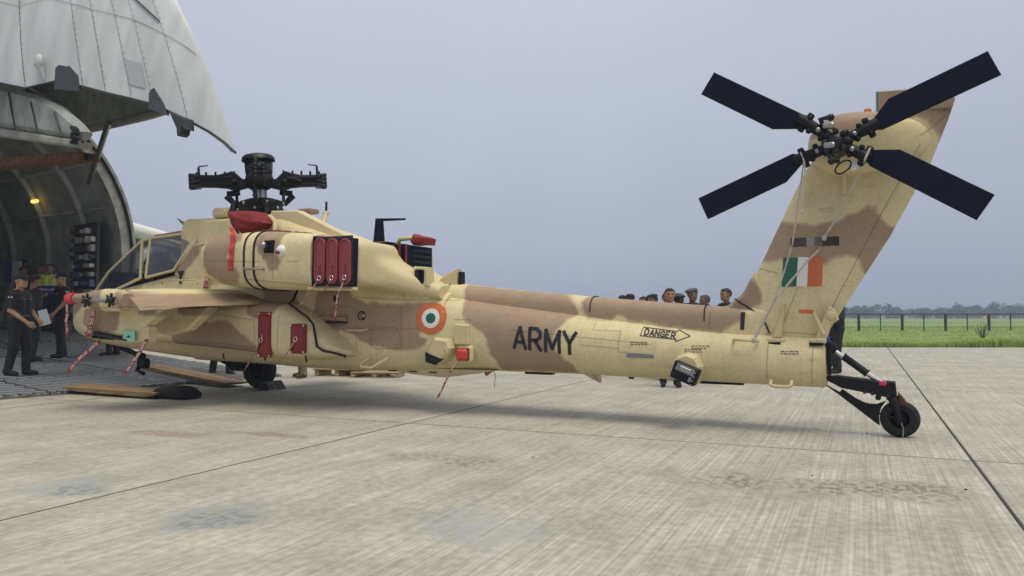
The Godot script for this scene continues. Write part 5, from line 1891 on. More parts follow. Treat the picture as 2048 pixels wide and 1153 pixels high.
func make_rotor_head() -> void:
	var hub := Node3D.new()
	hub.name = "rotor_head"
	heli.add_child(hub)
	var c := Vector3(-0.02, 0, 0)
	var st := mb()
	lathe(st, [Vector2(0.17, 3.22), Vector2(0.19, 3.3), Vector2(0.195, 3.31), Vector2(0.205, 3.5), Vector2(0.235, 3.505), Vector2(0.235, 3.54), Vector2(0.2, 3.575), Vector2(0.1, 3.6), Vector2(0.0, 3.605)], c, Vector3.UP, 32)
	obj("hub_cap", st, M.dark_steel, hub)
	st = mb()
	for k in 14:
		var a := TAU * k / 14.0
		bx(st, c + Vector3(0.225 * cos(a), 3.495, 0.225 * sin(a)), Vector3(0.03, 0.03, 0.03), 0.006, Basis(Vector3.UP, -a))
	obj("cap_bolts", st, M.black, hub)
	st = mb()
	lathe(st, [Vector2(0.1, 2.9), Vector2(0.1, 3.12), Vector2(0.085, 3.15)], c, Vector3.UP, 20)
	obj("mast", st, M.steel, hub)
	st = mb()
	lathe(st, [Vector2(0.0, 3.04), Vector2(0.12, 3.06), Vector2(0.19, 3.1), Vector2(0.21, 3.2), Vector2(0.19, 3.28), Vector2(0.0, 3.3)], c, Vector3.UP, 20)
	obj("hub_body", st, M.black, hub)
	for arm in 4:
		var a := PI / 4 + arm * PI / 2
		var d := Vector3(cos(a), 0, -sin(a))
		var w := Vector3(-d.z, 0, d.x)
		st = mb()
		XF = Transform3D(Basis(d, Vector3.UP, d.cross(Vector3.UP)), c)
		prism(st, PackedVector2Array([Vector2(0.14, 3.10), Vector2(0.28, 3.06), Vector2(0.36, 3.05), Vector2(0.45, 3.085), Vector2(0.6, 3.10), Vector2(0.88, 3.105), Vector2(0.9, 3.12), Vector2(0.9, 3.265), Vector2(0.86, 3.28), Vector2(0.6, 3.275), Vector2(0.45, 3.31), Vector2(0.38, 3.335), Vector2(0.32, 3.3), Vector2(0.24, 3.22), Vector2(0.14, 3.21)]), -0.07, 0.07, 0.018)
		for k in 2:
			bx(st, Vector3(0.62, 3.13 + 0.1 * k, 0.0), Vector3(0.5, 0.035, 0.2), 0.01)
		obj("blade_arm", st, M.black, hub)
		st = mb()
		for j in 4:
			for s in [-1.0, 1.0]:
				lathe(st, [Vector2(0.0, 0.05), Vector2(0.027, 0.045), Vector2(0.032, 0.0), Vector2(0.02, -0.08)], Vector3(0.93, 3.105 + j * 0.055, 0.055 * s), Vector3(1, 0, 0), 10)
		for j in 3:
			bx(st, Vector3(0.865, 3.11 + j * 0.07, 0), Vector3(0.1, 0.045, 0.22), 0.012)
		obj("blade_clamp", st, M.dark_steel, hub)
		for k in 5:
			st = mb()
			tube(st, [Vector3(0.35 + k * 0.13, 3.25, 0.04), Vector3(0.35 + k * 0.13, 3.345 - 0.004 * k, 0.04)], 0.017, 6)
			obj("arm_bolt", st, M.black, hub)
		st = mb()
		tube(st, [Vector3(0.4, 3.2, 0.1), Vector3(0.5, 3.2, 0.12), Vector3(0.6, 3.17, 0.1)], 0.03, 8)
		ball(st, Vector3(0.36, 3.16, 0.09), Vector3.ONE * 0.055, 10)
		ball(st, Vector3(0.36, 3.16, -0.09), Vector3.ONE * 0.055, 10)
		obj("arm_damper", st, M.black, hub)
		st = mb()
		tube(st, [Vector3(0.84, 3.27, 0.05), Vector3(0.84, 3.4, 0.05), Vector3(0.83, 3.42, 0.05), Vector3(0.72, 3.43, 0.05), Vector3(0.71, 3.445, 0.05)], [0.022, 0.02, 0.012, 0.008, 0.008], 6)
		obj("lock_pin", st, M.dark_steel, hub)
		st = mb()
		tube(st, [Vector3(0.33, 2.86, 0.06), Vector3(0.33, 3.1, 0.06)], 0.022, 8)
		ball(st, Vector3(0.33, 2.86, 0.06), Vector3.ONE * 0.04, 8)
		ball(st, Vector3(0.33, 3.08, 0.06), Vector3.ONE * 0.042, 8)
		obj("pitch_link", st, M.dark_steel, hub)
		XF = Transform3D.IDENTITY
	for s in [1.0, -1.0]:
		st = mb()
		var d: Vector3 = Vector3(0.707, 0, -0.707) * s
		tube(st, [c + d * 0.28 + Vector3(0, 3.02, 0), c + d * 0.46 + Vector3(0, 3.0, 0), c + d * 0.47 + Vector3(0, 2.97, 0), c + d * 0.34 + Vector3(0, 2.83, 0)], [0.04, 0.045, 0.05, 0.035], 8)
		obj("scissor_link", st, M.black, hub)
	st = mb()
	lathe(st, [Vector2(0.1, 2.93), Vector2(0.2, 2.92), Vector2(0.31, 2.88), Vector2(0.335, 2.86), Vector2(0.335, 2.82), Vector2(0.31, 2.8), Vector2(0.325, 2.76), Vector2(0.325, 2.71), Vector2(0.29, 2.69), Vector2(0.15, 2.68)], c, Vector3.UP, 36)
	obj("swash_plate", st, M.black, hub)
	st = mb()
	for k in 12:
		var a := TAU * k / 12.0
		ball(st, c + Vector3(0.33 * cos(a), 2.76 + 0.08 * (k % 2), 0.33 * sin(a)), Vector3.ONE * 0.025, 8)
	obj("plate_bolts", st, M.steel, hub)
	for k in 3:
		st = mb()
		var a := 0.6 + k * TAU / 3.0
		ball(st, c + Vector3(0.37 * cos(a), 2.8, 0.37 * sin(a)), Vector3.ONE * 0.05, 10)
		tube(st, [c + Vector3(0.33 * cos(a), 2.8, 0.33 * sin(a)), c + Vector3(0.38 * cos(a), 2.8, 0.38 * sin(a)), c + Vector3(0.36 * cos(a), 2.55, 0.36 * sin(a))], 0.024, 8)
		obj("control_rod", st, M.dark_steel, hub)
	st = mb()
	lathe(st, [Vector2(0.15, 2.7), Vector2(0.17, 2.62), Vector2(0.22, 2.5)], c, Vector3.UP, 24)
	obj("mast_base", st, M.dark_steel, hub)
	# the head leans a little to one side
	var tilt := Basis(Vector3(0.7071, 0, 0.7071), 0.058)
	var pivot := Vector3(-0.02, 3.19, 0)
	hub.transform = Transform3D(tilt, pivot - tilt * pivot)

func wheel(parent: Node3D, at: Vector3, r: float, w: float) -> void:
	var t := mb()
	var prof: Array = []
	for k in 13:
		var a := PI * k / 12.0
		prof.append(Vector2(r - w * 0.35 + w * 0.35 * sin(a), -cos(a) * w * 0.5))
	prof.push_front(Vector2(r * 0.52, -w * 0.42))
	prof.append(Vector2(r * 0.52, w * 0.42))
	lathe(t, prof, at, Vector3(0, 0, 1), 40, 1)
	obj("tyre", t, M.rubber, parent)
	t = mb()
	for g in [-0.2, 0.0, 0.2]:
		var pts: Array = []
		for k in 40:
			var a := TAU * k / 40.0
			pts.append(at + Vector3(cos(a) * (r - 0.002 - 0.02 * absf(g)), sin(a) * (r - 0.002 - 0.02 * absf(g)), g * w))
		tube(t, pts, 0.005, 5, true)
	obj("tread_groove", t, M.ink, parent)
	t = mb()
	lathe(t, [Vector2(0.0, w * 0.36), Vector2(r * 0.16, w * 0.36), Vector2(r * 0.18, w * 0.26), Vector2(r * 0.38, w * 0.22), Vector2(r * 0.5, w * 0.40), Vector2(r * 0.56, w * 0.40), Vector2(r * 0.56, -w * 0.4), Vector2(0.0, -w * 0.4)], at, Vector3(0, 0, 1), 28)
	for k in 6:
		var a := TAU * k / 6.0
		ball(t, at + Vector3(cos(a), sin(a), 0) * r * 0.3 + Vector3(0, 0, w * 0.25), Vector3.ONE * r * 0.06, 8)
	obj("wheel_rim", t, M.dark_steel, parent)

func make_gear() -> void:
	# tail wheel
	var g := Node3D.new()
	g.name = "tail_gear"
	heli.add_child(g)
	wheel(g, Vector3(8.49, 0.178, 0.0), 0.178, 0.13)
	var st := mb()
	prism(st, PackedVector2Array([Vector2(7.76, 0.570), Vector2(7.932, 0.585), Vector2(8.314, 0.548), Vector2(8.456, 0.541), Vector2(8.468, 0.385), Vector2(8.365, 0.390), Vector2(8.294, 0.407), Vector2(7.967, 0.462)]), -0.075, 0.075, 0.014)
	obj("trailing_arm", st, M.black, g)
	st = mb()
	prism(st, PackedVector2Array([Vector2(7.76, 0.52), Vector2(7.944, 0.416), Vector2(7.973, 0.447), Vector2(8.09, 0.365), Vector2(8.165, 0.326), Vector2(8.22, 0.312), Vector2(8.29, 0.314), Vector2(8.373, 0.350), Vector2(8.325, 0.28), Vector2(8.305, 0.2), Vector2(8.311, 0.107), Vector2(8.29, 0.115), Vector2(7.926, 0.40)]), -0.02, 0.03, 0.006)
	obj("tow_blade", st, M.black, g)
	st = mb()
	tube(st, [Vector3(7.854, 0.868, 0.02), Vector3(8.0, 0.768, 0.02)], 0.022, 10)
	tube(st, [Vector3(8.2, 0.616, 0.02), Vector3(8.34, 0.525, 0.02)], 0.026, 10)
	obj("shock_strut", st, M.chrome, g)
	st = mb()
	tube(st, [Vector3(7.985, 0.778, 0.02), Vector3(8.0, 0.768, 0.02), Vector3(8.19, 0.624, 0.02), Vector3(8.205, 0.612, 0.02)], [0.045, 0.036, 0.036, 0.048], 12)
	obj("strut_sleeve", st, M.black, g)
	st = mb()
	ball(st, Vector3(7.87, 0.86, 0.02), Vector3.ONE * 0.065, 10)
	for k in 5:
		tube(st, [Vector3(7.8, 0.95 - k * 0.03, -0.1 + k * 0.05), Vector3(7.87, 0.9 - k * 0.05, 0.02), Vector3(7.84, 0.75 - k * 0.04, 0.05 - k * 0.03)], 0.015, 6)
	bx(st, Vector3(7.83, 0.9, 0.05), Vector3(0.1, 0.07, 0.14), 0.015)
	bx(st, Vector3(7.86, 0.72, 0.1), Vector3(0.04, 0.26, 0.04), 0.01)
	obj("strut_head", st, M.black, g)
	st = mb()
	bx(st, Vector3(7.845, 0.955, 0.12), Vector3(0.05, 0.06, 0.03), 0.008)
	tube(st, [Vector3(7.8, 1.02, 0.1), Vector3(7.86, 0.95, 0.11), Vector3(7.85, 0.86, 0.08)], 0.012, 6)
	obj("blue_cable", st, plain_mat(Color(0.03, 0.06, 0.35), 0.5), g)
	st = mb()
	bx(st, Vector3(8.345, 0.525, 0.06), Vector3(0.07, 0.045, 0.08), 0.012)
	obj("red_flag", st, plain_mat(Color(0.5, 0.03, 0.1), 0.6), g)
	st = mb()
	tube(st, [Vector3(8.43, 0.40, 0.0), Vector3(8.43, 0.36, 0.0)], 0.06, 14)
	tube(st, [Vector3(8.43, 0.37, 0.06), Vector3(8.46, 0.3, 0.10), Vector3(8.49, 0.178, 0.105)], [0.045, 0.032, 0.028], 10)
	tube(st, [Vector3(8.43, 0.37, -0.06), Vector3(8.46, 0.3, -0.10), Vector3(8.49, 0.178, -0.105)], [0.045, 0.032, 0.028], 10)
	tube(st, [Vector3(8.49, 0.178, -0.13), Vector3(8.49, 0.178, 0.13)], 0.03, 10)
	tube(st, [Vector3(8.3, 0.22, 0.02), Vector3(8.49, 0.185, 0.1)], 0.012, 6)
	obj("fork", st, M.black, g)
	st = mb()
	bx(st, Vector3(8.3, 0.38, 0.0), Vector3(0.05, 0.05, 0.12), 0.012)
	obj("arm_fitting", st, M.dark_steel, g)
	for k in 4:
		st = mb()
		bx(st, Vector3(8.18 + k * 0.07, 0.43 - 0.012 * k, 0.075), Vector3(0.03, 0.03, 0.03), 0.006)
		obj("arm_lug", st, M.dark_steel, g)
	st = mb()
	prism(st, PackedVector2Array([Vector2(8.475, 0.44), Vector2(8.53, 0.38), Vector2(8.57, 0.315), Vector2(8.53, 0.31), Vector2(8.48, 0.34)]), -0.05, 0.05, 0.01)
	obj("mud_flap", st, M.rusty, g)
	st = mb()
	tube(st, [Vector3(8.5, 0.16, 0.115), Vector3(8.52, 0.1, 0.125), Vector3(8.515, 0.01, 0.12)], 0.006, 5)
	obj("ground_wire", st, M.steel, g)
	# starboard main wheel
	var m := Node3D.new()
	m.name = "main_gear"
	heli.add_child(m)
	wheel(m, Vector3(-0.92, 0.31, -0.95), 0.31, 0.24)
	st = mb()
	tube(st, [Vector3(-1.75, 0.62, -0.6), Vector3(-1.3, 0.42, -0.72), Vector3(-0.92, 0.31, -0.78)], [0.09, 0.075, 0.07], 10)
	tube(st, [Vector3(-0.95, 0.33, -0.72), Vector3(-0.75, 0.75, -0.55)], 0.05, 10)
	obj("trailing_arm", st, M.black, m)
	st = mb()
	for k in 3:
		tube(st, [Vector3(-1.4 + k * 0.05, 0.5, -0.6), Vector3(-1.25, 0.3 + k * 0.03, -0.68), Vector3(-1.0, 0.3, -0.75)], 0.014, 6)
	obj("brake_hose", st, M.rubber, m)
	# gun below the nose
	st = mb()
	tube(st, [Vector3(-3.25, 0.74, 0.0), Vector3(-2.9, 0.64, 0.05), Vector3(-2.45, 0.54, 0.1)], [0.07, 0.05, 0.028], 10)
	tube(st, [Vector3(-2.55, 0.555, 0.09), Vector3(-2.4, 0.53, 0.1)], 0.06, 12)
	bx(st, Vector3(-2.38, 0.42, 0.1), Vector3(0.2, 0.16, 0.14), 0.03)
	tube(st, [Vector3(-2.4, 0.5, 0.1), Vector3(-2.5, 0.3, 0.12), Vector3(-2.35, 0.26, 0.12)], 0.035, 8)
	obj("gun", st, M.black, heli)

func make_side_details(body: Material, aft: MeshInstance3D, boom: MeshInstance3D, cheek: MeshInstance3D, deck: MeshInstance3D, spine: MeshInstance3D) -> void:
	var hit := hit_mesh([aft, boom, spine])
	# roundel
	var c := Vector2(3.355, 1.157)
	for ring in [[0.122, 0.202, M.flag_orange], [0.066, 0.122, M.flag_white], [0.0, 0.066, M.flag_green]]:
		var st := mb()
		var g: Array = []
		for k in 73:
			var a := TAU * k / 72.0
			var row: Array = []
			for j in 6:
				var r: float = lerpf(ring[0], ring[1], j / 5.0)
				row.append(c + Vector2(cos(a), sin(a) * 0.98) * maxf(r, 0.001))
			g.append(row)
		drape(st, hit, g, 0.008)
		obj("roundel_ring", st, ring[2], heli)
	# lettering, slanting down with the boom
	var letters := func(word: String, at: Vector2, h: float, w: float, gap: float, slope: float, thick: float, called: String) -> void:
		var x := at.x
		for ch in word:
			var st := mb()
			var ww := w * (1.15 if ch == "M" else 1.0)
			for s in strokes(ch):
				var p := Vector2(x + s[0] * ww, at.y + (x + s[0] * ww - at.x) * slope + s[1] * h)
				var q := Vector2(x + s[2] * ww, at.y + (x + s[2] * ww - at.x) * slope + s[3] * h)
				drape(st, hit, stroke_grid(p, q, thick), 0.006)
			obj(called, st, M.ink, heli)
			x += ww + gap
	letters.call("ARMY", Vector2(4.465, 0.815), 0.245, 0.145, 0.052, -0.085, 0.041, "army_letter")
	letters.call("DANGER", Vector2(6.0, 0.985), 0.062, 0.042, 0.0165, -0.125, 0.0145, "danger_letter")
	var st := mb()
	var arrow := [Vector2(5.969, 1.064), Vector2(6.35, 1.02), Vector2(6.352, 1.041), Vector2(6.494, 0.972), Vector2(6.345, 0.915), Vector2(6.347, 0.938), Vector2(5.957, 0.972)]
	for k in 7:
		drape(st, hit, stroke_grid(arrow[k], arrow[(k + 1) % 7], 0.008), 0.006)
	obj("danger_arrow", st, M.ink, heli)
	for at in [Vector2(7.42, 0.83), Vector2(5.86, 0.90), Vector2(6.52, 0.87), Vector2(6.45, 0.83)]:
		st = mb()
		var rg := RandomNumberGenerator.new()
		rg.seed = int(at.x * 1000)
		for row in 2:
			var x := 0.0
			while x < 0.16:
				var l := rg.randf_range(0.015, 0.035)
				drape(st, hit, stroke_grid(at + Vector2(x, -row * 0.024), at + Vector2(x + l, -row * 0.024 - l * 0.05), 0.008), 0.005)
				x += l + 0.016
		obj("stencil_notice", st, M.ink, heli)
	st = mb()
	var g: Array = []
	for k in 9:
		var x := 5.81 + k * 0.038
		var top := 0.773 if k in [0, 8] else 0.79 - 0.002 * k
		g.append([Vector2(x, 0.73 - 0.004 * (k % 3) * 0.3), Vector2(x, (0.73 + top) * 0.5), Vector2(x, top - 0.008)])
	drape(st, hit, g, 0.008)
	obj("grey_tape", st, M.grey_tape, heli)
	# round openings, slits and handles on the rear fuselage
	for p in [[Vector2(1.93, 1.41), 0.045, M.black], [Vector2(2.345, 1.187), 0.06, M.black], [Vector2(1.92, 1.0), 0.05, M.brown]]:
		st = mb()
		lathe(st, [Vector2(0.0, 0.002), Vector2(p[1] * 0.82, 0.002), Vector2(p[1] * 0.86, 0.012), Vector2(p[1], 0.012), Vector2(p[1], -0.02)], Vector3(p[0].x, p[0].y, 0.574), Vector3(0, 0, 1), 20)
		obj("round_port", st, p[2], heli)
	st = mb()
	lathe(st, [Vector2(0.0, 0.03), Vector2(0.03, 0.025), Vector2(0.035, 0.0)], Vector3(2.375, 1.19, 0.58), Vector3(0, 0, 1), 14)
	obj("port_plug", st, M.steel, heli)
	st = mb()
	prism(st, PackedVector2Array([Vector2(1.66, 1.19), Vector2(2.12, 1.18), Vector2(2.12, 1.11), Vector2(1.66, 1.13)]), 0.56, 0.64, 0.02)
	obj("air_scoop", st, M.brown, heli)
	st = mb()
	bx(st, Vector3(1.89, 1.10, 0.6), Vector3(0.46, 0.022, 0.07), 0.005)
	obj("scoop_mouth", st, M.dark_steel, heli)
	st = mb()
	prism(st, PackedVector2Array([Vector2(1.68, 0.89), Vector2(2.14, 0.885), Vector2(2.13, 0.79), Vector2(1.68, 0.79)]), 0.55, 0.63, 0.03)
	obj("step_fairing", st, M.sand, heli)
	st = mb()
	tube(st, [Vector3(2.1, 1.01, 0.575), Vector3(2.14, 1.0, 0.62), Vector3(2.4, 1.0, 0.62), Vector3(2.43, 1.02, 0.575)], 0.013, 6)
	obj("hand_hold", st, M.sand, heli)
	for h in [[Vector3(2.46, 0.66, 0.55), Vector3(2.40, 0.58, 0.66), Vector3(2.42, 0.545, 0.68), Vector3(2.58, 0.535, 0.68), Vector3(2.76, 0.66, 0.57)], [Vector3(7.32, 0.53, 0.28), Vector3(7.32, 0.49, 0.33), Vector3(7.36, 0.475, 0.33), Vector3(7.48, 0.475, 0.33), Vector3(7.52, 0.49, 0.33), Vector3(7.52, 0.53, 0.28)], [Vector3(6.95, 0.935, 0.27), Vector3(6.97, 0.945, 0.36), Vector3(7.17, 0.935, 0.36), Vector3(7.19, 0.925, 0.27)]]:
		st = mb()
		tube(st, h, 0.018, 8)
		obj("tie_down_loop", st, M.sand, heli)
	st = mb()
	prism(st, PackedVector2Array([Vector2(3.70, 1.09), Vector2(3.9, 1.08), Vector2(3.89, 0.85), Vector2(3.86, 0.83), Vector2(3.68, 0.84)]), 0.42, 0.525, 0.02)
	obj("antenna_box", st, M.sand, heli)
	# flare box under the roundel
	st = mb()
	prism(st, PackedVector2Array([Vector2(3.46, 0.925), Vector2(3.66, 0.90), Vector2(3.70, 0.80), Vector2(3.66, 0.70), Vector2(3.52, 0.60), Vector2(3.36, 0.64), Vector2(3.35, 0.72)]), 0.40, 0.63, 0.03)
	var fb := obj("flare_housing", st, M.sand, heli)
	st = mb()
	prism(st, PackedVector2Array([Vector2(3.355, 0.745), Vector2(3.60, 0.665), Vector2(3.49, 0.595), Vector2(3.36, 0.63)]), 0.5, 0.655, 0.01)
	obj("flare_cells", st, M.black, fb)
	st = mb()
	for k in 4:
		tube(st, [Vector3(3.60 + k * 0.02, 0.86 - k * 0.03, 0.62), Vector3(3.67, 0.72 - k * 0.01, 0.64), Vector3(3.62, 0.68, 0.6)], 0.01, 6)
	obj("flare_bracket", st, M.sand, fb)
	st = mb()
	for i in 3:
		for j in 2:
			bx(st, Vector3(3.40 + i * 0.06, 0.69 - i * 0.02 - j * 0.04, 0.657), Vector3(0.03, 0.02, 0.008), 0.003)
	obj("flare_cap", st, M.dark_steel, fb)
	# chaff box on the boom
	st = mb()
	prism(st, PackedVector2Array([Vector2(6.33, 0.56), Vector2(6.345, 0.68), Vector2(6.407, 0.77), Vector2(6.502, 0.803), Vector2(6.607, 0.764), Vector2(6.655, 0.657), Vector2(6.645, 0.60), Vector2(6.58, 0.463)]), 0.2, 0.50, 0.035)
	var cb := obj("chaff_cowl", st, M.sand, heli)
	st = mb()
	prism(st, PackedVector2Array([Vector2(6.405, 0.722), Vector2(6.42, 0.728), Vector2(6.655, 0.632), Vector2(6.66, 0.615), Vector2(6.60, 0.468), Vector2(6.585, 0.462), Vector2(6.36, 0.552), Vector2(6.352, 0.57)]), 0.46, 0.585, 0.012)
	obj("chaff_tray", st, M.black, cb)
	st = mb()
	var tb := Basis(Vector3.BACK, -0.385)
	bx(st, Vector3(6.515, 0.628, 0.588), Vector3(0.12, 0.05, 0.014), 0.006, tb)
	obj("tray_label", st, M.steel, cb)
	st = mb()
	bx(st, Vector3(6.515, 0.632, 0.584), Vector3(0.2, 0.075, 0.01), 0.004, tb)
	bx(st, Vector3(6.56, 0.53, 0.586), Vector3(0.03, 0.05, 0.01), 0.004, tb)
	for k in 4:
		for s in [0, 1]:
			bx(st, Vector3(6.395 + s * 0.225, 0.69 - s * 0.09, 0.587) + tb * Vector3(0.0, -0.045 * k, 0), Vector3(0.016, 0.016, 0.008), 0.003, tb)
	obj("tray_fitting", st, M.grey_tape, cb)
	# belly fairing, fins and strakes
	st = mb()
	prism(st, PackedVector2Array([Vector2(2.3, 0.52), Vector2(2.9, 0.44), Vector2(3.38, 0.415), Vector2(3.6, 0.44), Vector2(4.15, 0.53)]), -0.3, 0.3, 0.04)
	obj("belly_fairing", st, M.sand, heli)
	for x in [2.62, 2.95, 3.25]:
		st = mb()
		bx(st, Vector3(x, 0.478, 0.28), Vector3(0.12, 0.016, 0.06), 0.003)
		obj("belly_slot", st, M.ink, heli)
	st = mb()
	prism(st, PackedVector2Array([Vector2(5.12, 0.52), Vector2(5.36, 0.405), Vector2(5.38, 0.42), Vector2(5.36, 0.52)]), -0.015, 0.015, 0.004)
	tube(st, [Vector3(5.27, 0.5, 0.02), Vector3(5.3, 0.46, 0.03), Vector3(5.36, 0.42, 0.02)], 0.01, 5)
	obj("belly_fin", st, M.sand, heli)
	for q in [[Vector3(4.6, 0.497, 0.02), Vector3(0.36, 0.03, 0.12)], [Vector3(6.75, 0.462, 0.0), Vector3(0.5, 0.03, 0.08)], [Vector3(5.75, 0.485, 0.02), Vector3(0.06, 0.03, 0.06)]]:
		st = mb()
		bx(st, q[0], q[1], 0.008)
		obj("belly_antenna", st, M.black, heli)

# ---------------------------------------------------------------- covers, straps, ropes and loose things
func on_heli(called: String, label: String, category: String, base: Vector3, group := "") -> Node3D:
	var o := thing(called, label, category, heli.transform * base, deg_to_rad(-27.0), group)
	XF = Transform3D(Basis.IDENTITY, -base)
	return o

func streamer(parent: Node3D, pts: Array, across: Vector3, width: float, called := "streamer", mat: Material = null) -> void:
	var st := mb()
	var fine: Array = []
	for i in pts.size() - 1:
		for k in 6:
			var p: Vector3 = pts[i].lerp(pts[i + 1], k / 6.0)
			fine.append(p + across.cross(Vector3.UP).normalized() * 0.006 * sin((i * 6 + k) * 1.1))
	fine.append(pts[pts.size() - 1])
	ribbon(st, fine, across, width)
	obj(called, st, M.strap if mat == null else mat, parent)

func rounded(c: Vector2, w: float, h: float, r: float) -> PackedVector2Array:
	var out := PackedVector2Array()
	for q in [[1, 1, 0], [-1, 1, 90], [-1, -1, 180], [1, -1, 270]]:
		for k in 6:
			var a := deg_to_rad(q[2] + k * 18.0)
			out.append(c + Vector2(q[0] * (w * 0.5 - r) + r * cos(a), q[1] * (h * 0.5 - r) + r * sin(a)))
	return out

func make_covers() -> void:
	var X := Vector3(1, 0, 0)
	# three exhaust plugs
	var words := ["front", "middle", "rear"]
	var ends := [[Vector3(2.33, 1.62, 1.37), Vector3(2.2, 1.47, 1.40), Vector3(1.97, 1.29, 1.32)], [Vector3(2.52, 1.61, 1.37), Vector3(2.47, 1.55, 1.39), Vector3(2.38, 1.47, 1.35)], [Vector3(2.71, 1.60, 1.37), Vector3(2.66, 1.45, 1.42), Vector3(2.57, 1.13, 1.38)]]
	for k in 3:
		var c := Vector2(2.335 + k * 0.19, 1.845 - k * 0.012)
		var o := on_heli("exhaust_plug", "red exhaust plug with strap in the %s slot of the engine exhaust" % words[k], "plug", Vector3(c.x, 1.56, 1.35), "exhaust plugs")
		var st := mb()
		prism(st, rounded(c, 0.15, 0.53, 0.07), 1.338, 1.372, 0.01)
		var body := obj("plug", st, M.pink_plug, o)
		st = mb()
		var loop: Array = []
		for p in rounded(c, 0.14, 0.52, 0.066):
			loop.append(Vector3(p.x, p.y, 1.375))
		tube(st, loop, 0.013, 6, true)
		obj("piping", st, M.pink_plug, body)
		st = mb()
		bx(st, Vector3(c.x, 1.72, 1.378), Vector3(0.018, 0.13, 0.012), 0.004)
		obj("handle", st, M.rusty, o)
		st = mb()
		loop = []
		for q in 14:
			var a := TAU * q / 14.0
			loop.append(Vector3(c.x + 0.025 * cos(a), 1.635 + 0.028 * sin(a), 1.385))
		tube(st, loop, 0.006, 6, true)
		obj("ring", st, M.chrome, o)
		streamer(o, ends[k], Vector3(0.8, 0.35, 0.3), 0.055)
	XF = Transform3D.IDENTITY
	# two inlet covers on the cheek
	var specs := [[Vector2(1.085, 0.94), 0.225, 0.59, "tall narrow red inlet cover strapped on the lower fuselage side", [Vector3(1.06, 0.87, 1.02), Vector3(0.93, 0.68, 1.03), Vector3(0.74, 0.46, 0.99)]], [Vector2(1.655, 0.895), 0.245, 0.38, "short wide red inlet cover with framed middle and strap", [Vector3(1.65, 0.89, 1.0), Vector3(1.55, 0.74, 1.04), Vector3(1.47, 0.66, 1.03), Vector3(1.30, 0.55, 1.0)]]]
	for k in 2:
		var s: Array = specs[k]
		var c: Vector2 = s[0]
		var o := on_heli("inlet_cover", s[3], "cover", Vector3(c.x, c.y - 0.3, 0.98), "inlet covers")
		var st := mb()
		prism(st, rounded(c, s[1], s[2], 0.025), 0.95, 0.998, 0.01)
		obj("plate", st, M.red_cloth, o)
		st = mb()
		prism(st, rounded(c, s[1] * 0.72, s[2] * 0.8, 0.015), 0.99, 1.008, 0.008)
		obj("raised_panel", st, M.red_plug, o)
		if k == 1:
			st = mb()
			prism(st, rounded(c, s[1] * 0.36, s[2] * 0.66, 0.01), 1.0, 1.016, 0.006)
			obj("raised_panel", st, M.red_plug, o)
		st = mb()
		for sx in [-1.0, 1.0]:
			for sy in [-1.0, 1.0]:
				lathe(st, [Vector2(0.0, 0.01), Vector2(0.011, 0.008), Vector2(0.013, 0.0)], Vector3(c.x + sx * (s[1] * 0.5 - 0.022), c.y + sy * (s[2] * 0.5 - 0.022), 0.998), Vector3(0, 0, 1), 10)
		obj("fastener", st, M.chrome, o)
		st = mb()
		var loop: Array = []
		for q in 14:
			var a := TAU * q / 14.0
			loop.append(Vector3(s[4][0].x + 0.028 * cos(a), s[4][0].y + 0.03 * sin(a), 1.025))
		tube(st, loop, 0.007, 6, true)
		tube(st, [s[4][0] + Vector3(0.01, 0.03, 0.0), s[4][0] + Vector3(0.02, 0.07, 0.0), s[4][0] + Vector3(0.04, 0.075, 0.0)], 0.006, 6)
		obj("ring", st, M.chrome, o)
		streamer(o, s[4], Vector3(0.8, 0.4, 0.2), 0.06)
	XF = Transform3D.IDENTITY
	# cloth covers
	var o := on_heli("sensor_cover", "large red cloth cover with hanging strap above the engine nacelle", "cover", Vector3(0.5, 2.29, 0.75))
	var st := mb()
	pillow(st, PackedVector2Array([Vector2(0.19, 2.63), Vector2(0.45, 2.625), Vector2(0.69, 2.605), Vector2(0.81, 2.445), Vector2(0.58, 2.285), Vector2(0.45, 2.31), Vector2(0.28, 2.45)]), 0.78, 0.12, 0.22, 0.014)
	obj("cloth", st, M.red_cloth, o)
	streamer(o, [Vector3(0.55, 2.36, 0.9), Vector3(0.72, 2.34, 1.22), Vector3(0.86, 2.22, 1.32), Vector3(0.88, 2.05, 1.365), Vector3(0.87, 1.9, 1.37), Vector3(0.84, 1.76, 1.35)], X, 0.075, "strap", M.bright_red)
	st = mb()
	tube(st, [Vector3(0.20, 2.62, 0.72), Vector3(0.19, 2.7, 0.7), Vector3(0.185, 2.79, 0.69)], [0.05, 0.04, 0.02], 8)
	tube(st, [Vector3(0.17, 2.62, 0.76), Vector3(0.26, 2.46, 0.78), Vector3(0.42, 2.3, 0.8)], 0.016, 6)
	obj("black_probe", st, M.black, o)
	o = on_heli("outlet_cover", "small crumpled red cloth cover on the rear exhaust top", "cover", Vector3(2.92, 2.1, 0.05))
	st = mb()
	pillow(st, PackedVector2Array([Vector2(2.745, 2.17), Vector2(2.80, 2.265), Vector2(2.87, 2.225), Vector2(2.96, 2.225), Vector2(3.045, 2.195), Vector2(3.03, 2.11), Vector2(2.9, 2.12), Vector2(2.79, 2.115)]), 0.08, 0.07, 0.16, 0.012)
	obj("cloth", st, M.red_cloth, o)
	o = on_heli("probe_cover", "red cap with hanging strap on the wing tip probe", "cover", Vector3(-0.9, 1.36, 2.3))
	st = mb()
	tube(st, [Vector3(-0.99, 1.405, 2.3), Vector3(-0.97, 1.405, 2.3), Vector3(-0.84, 1.405, 2.3)], [0.05, 0.07, 0.075], 14)
	obj("cap", st, M.bright_red, o)
	streamer(o, [Vector3(-0.93, 1.36, 2.34), Vector3(-0.96, 1.15, 2.33), Vector3(-0.95, 0.94, 2.33)], X, 0.05)
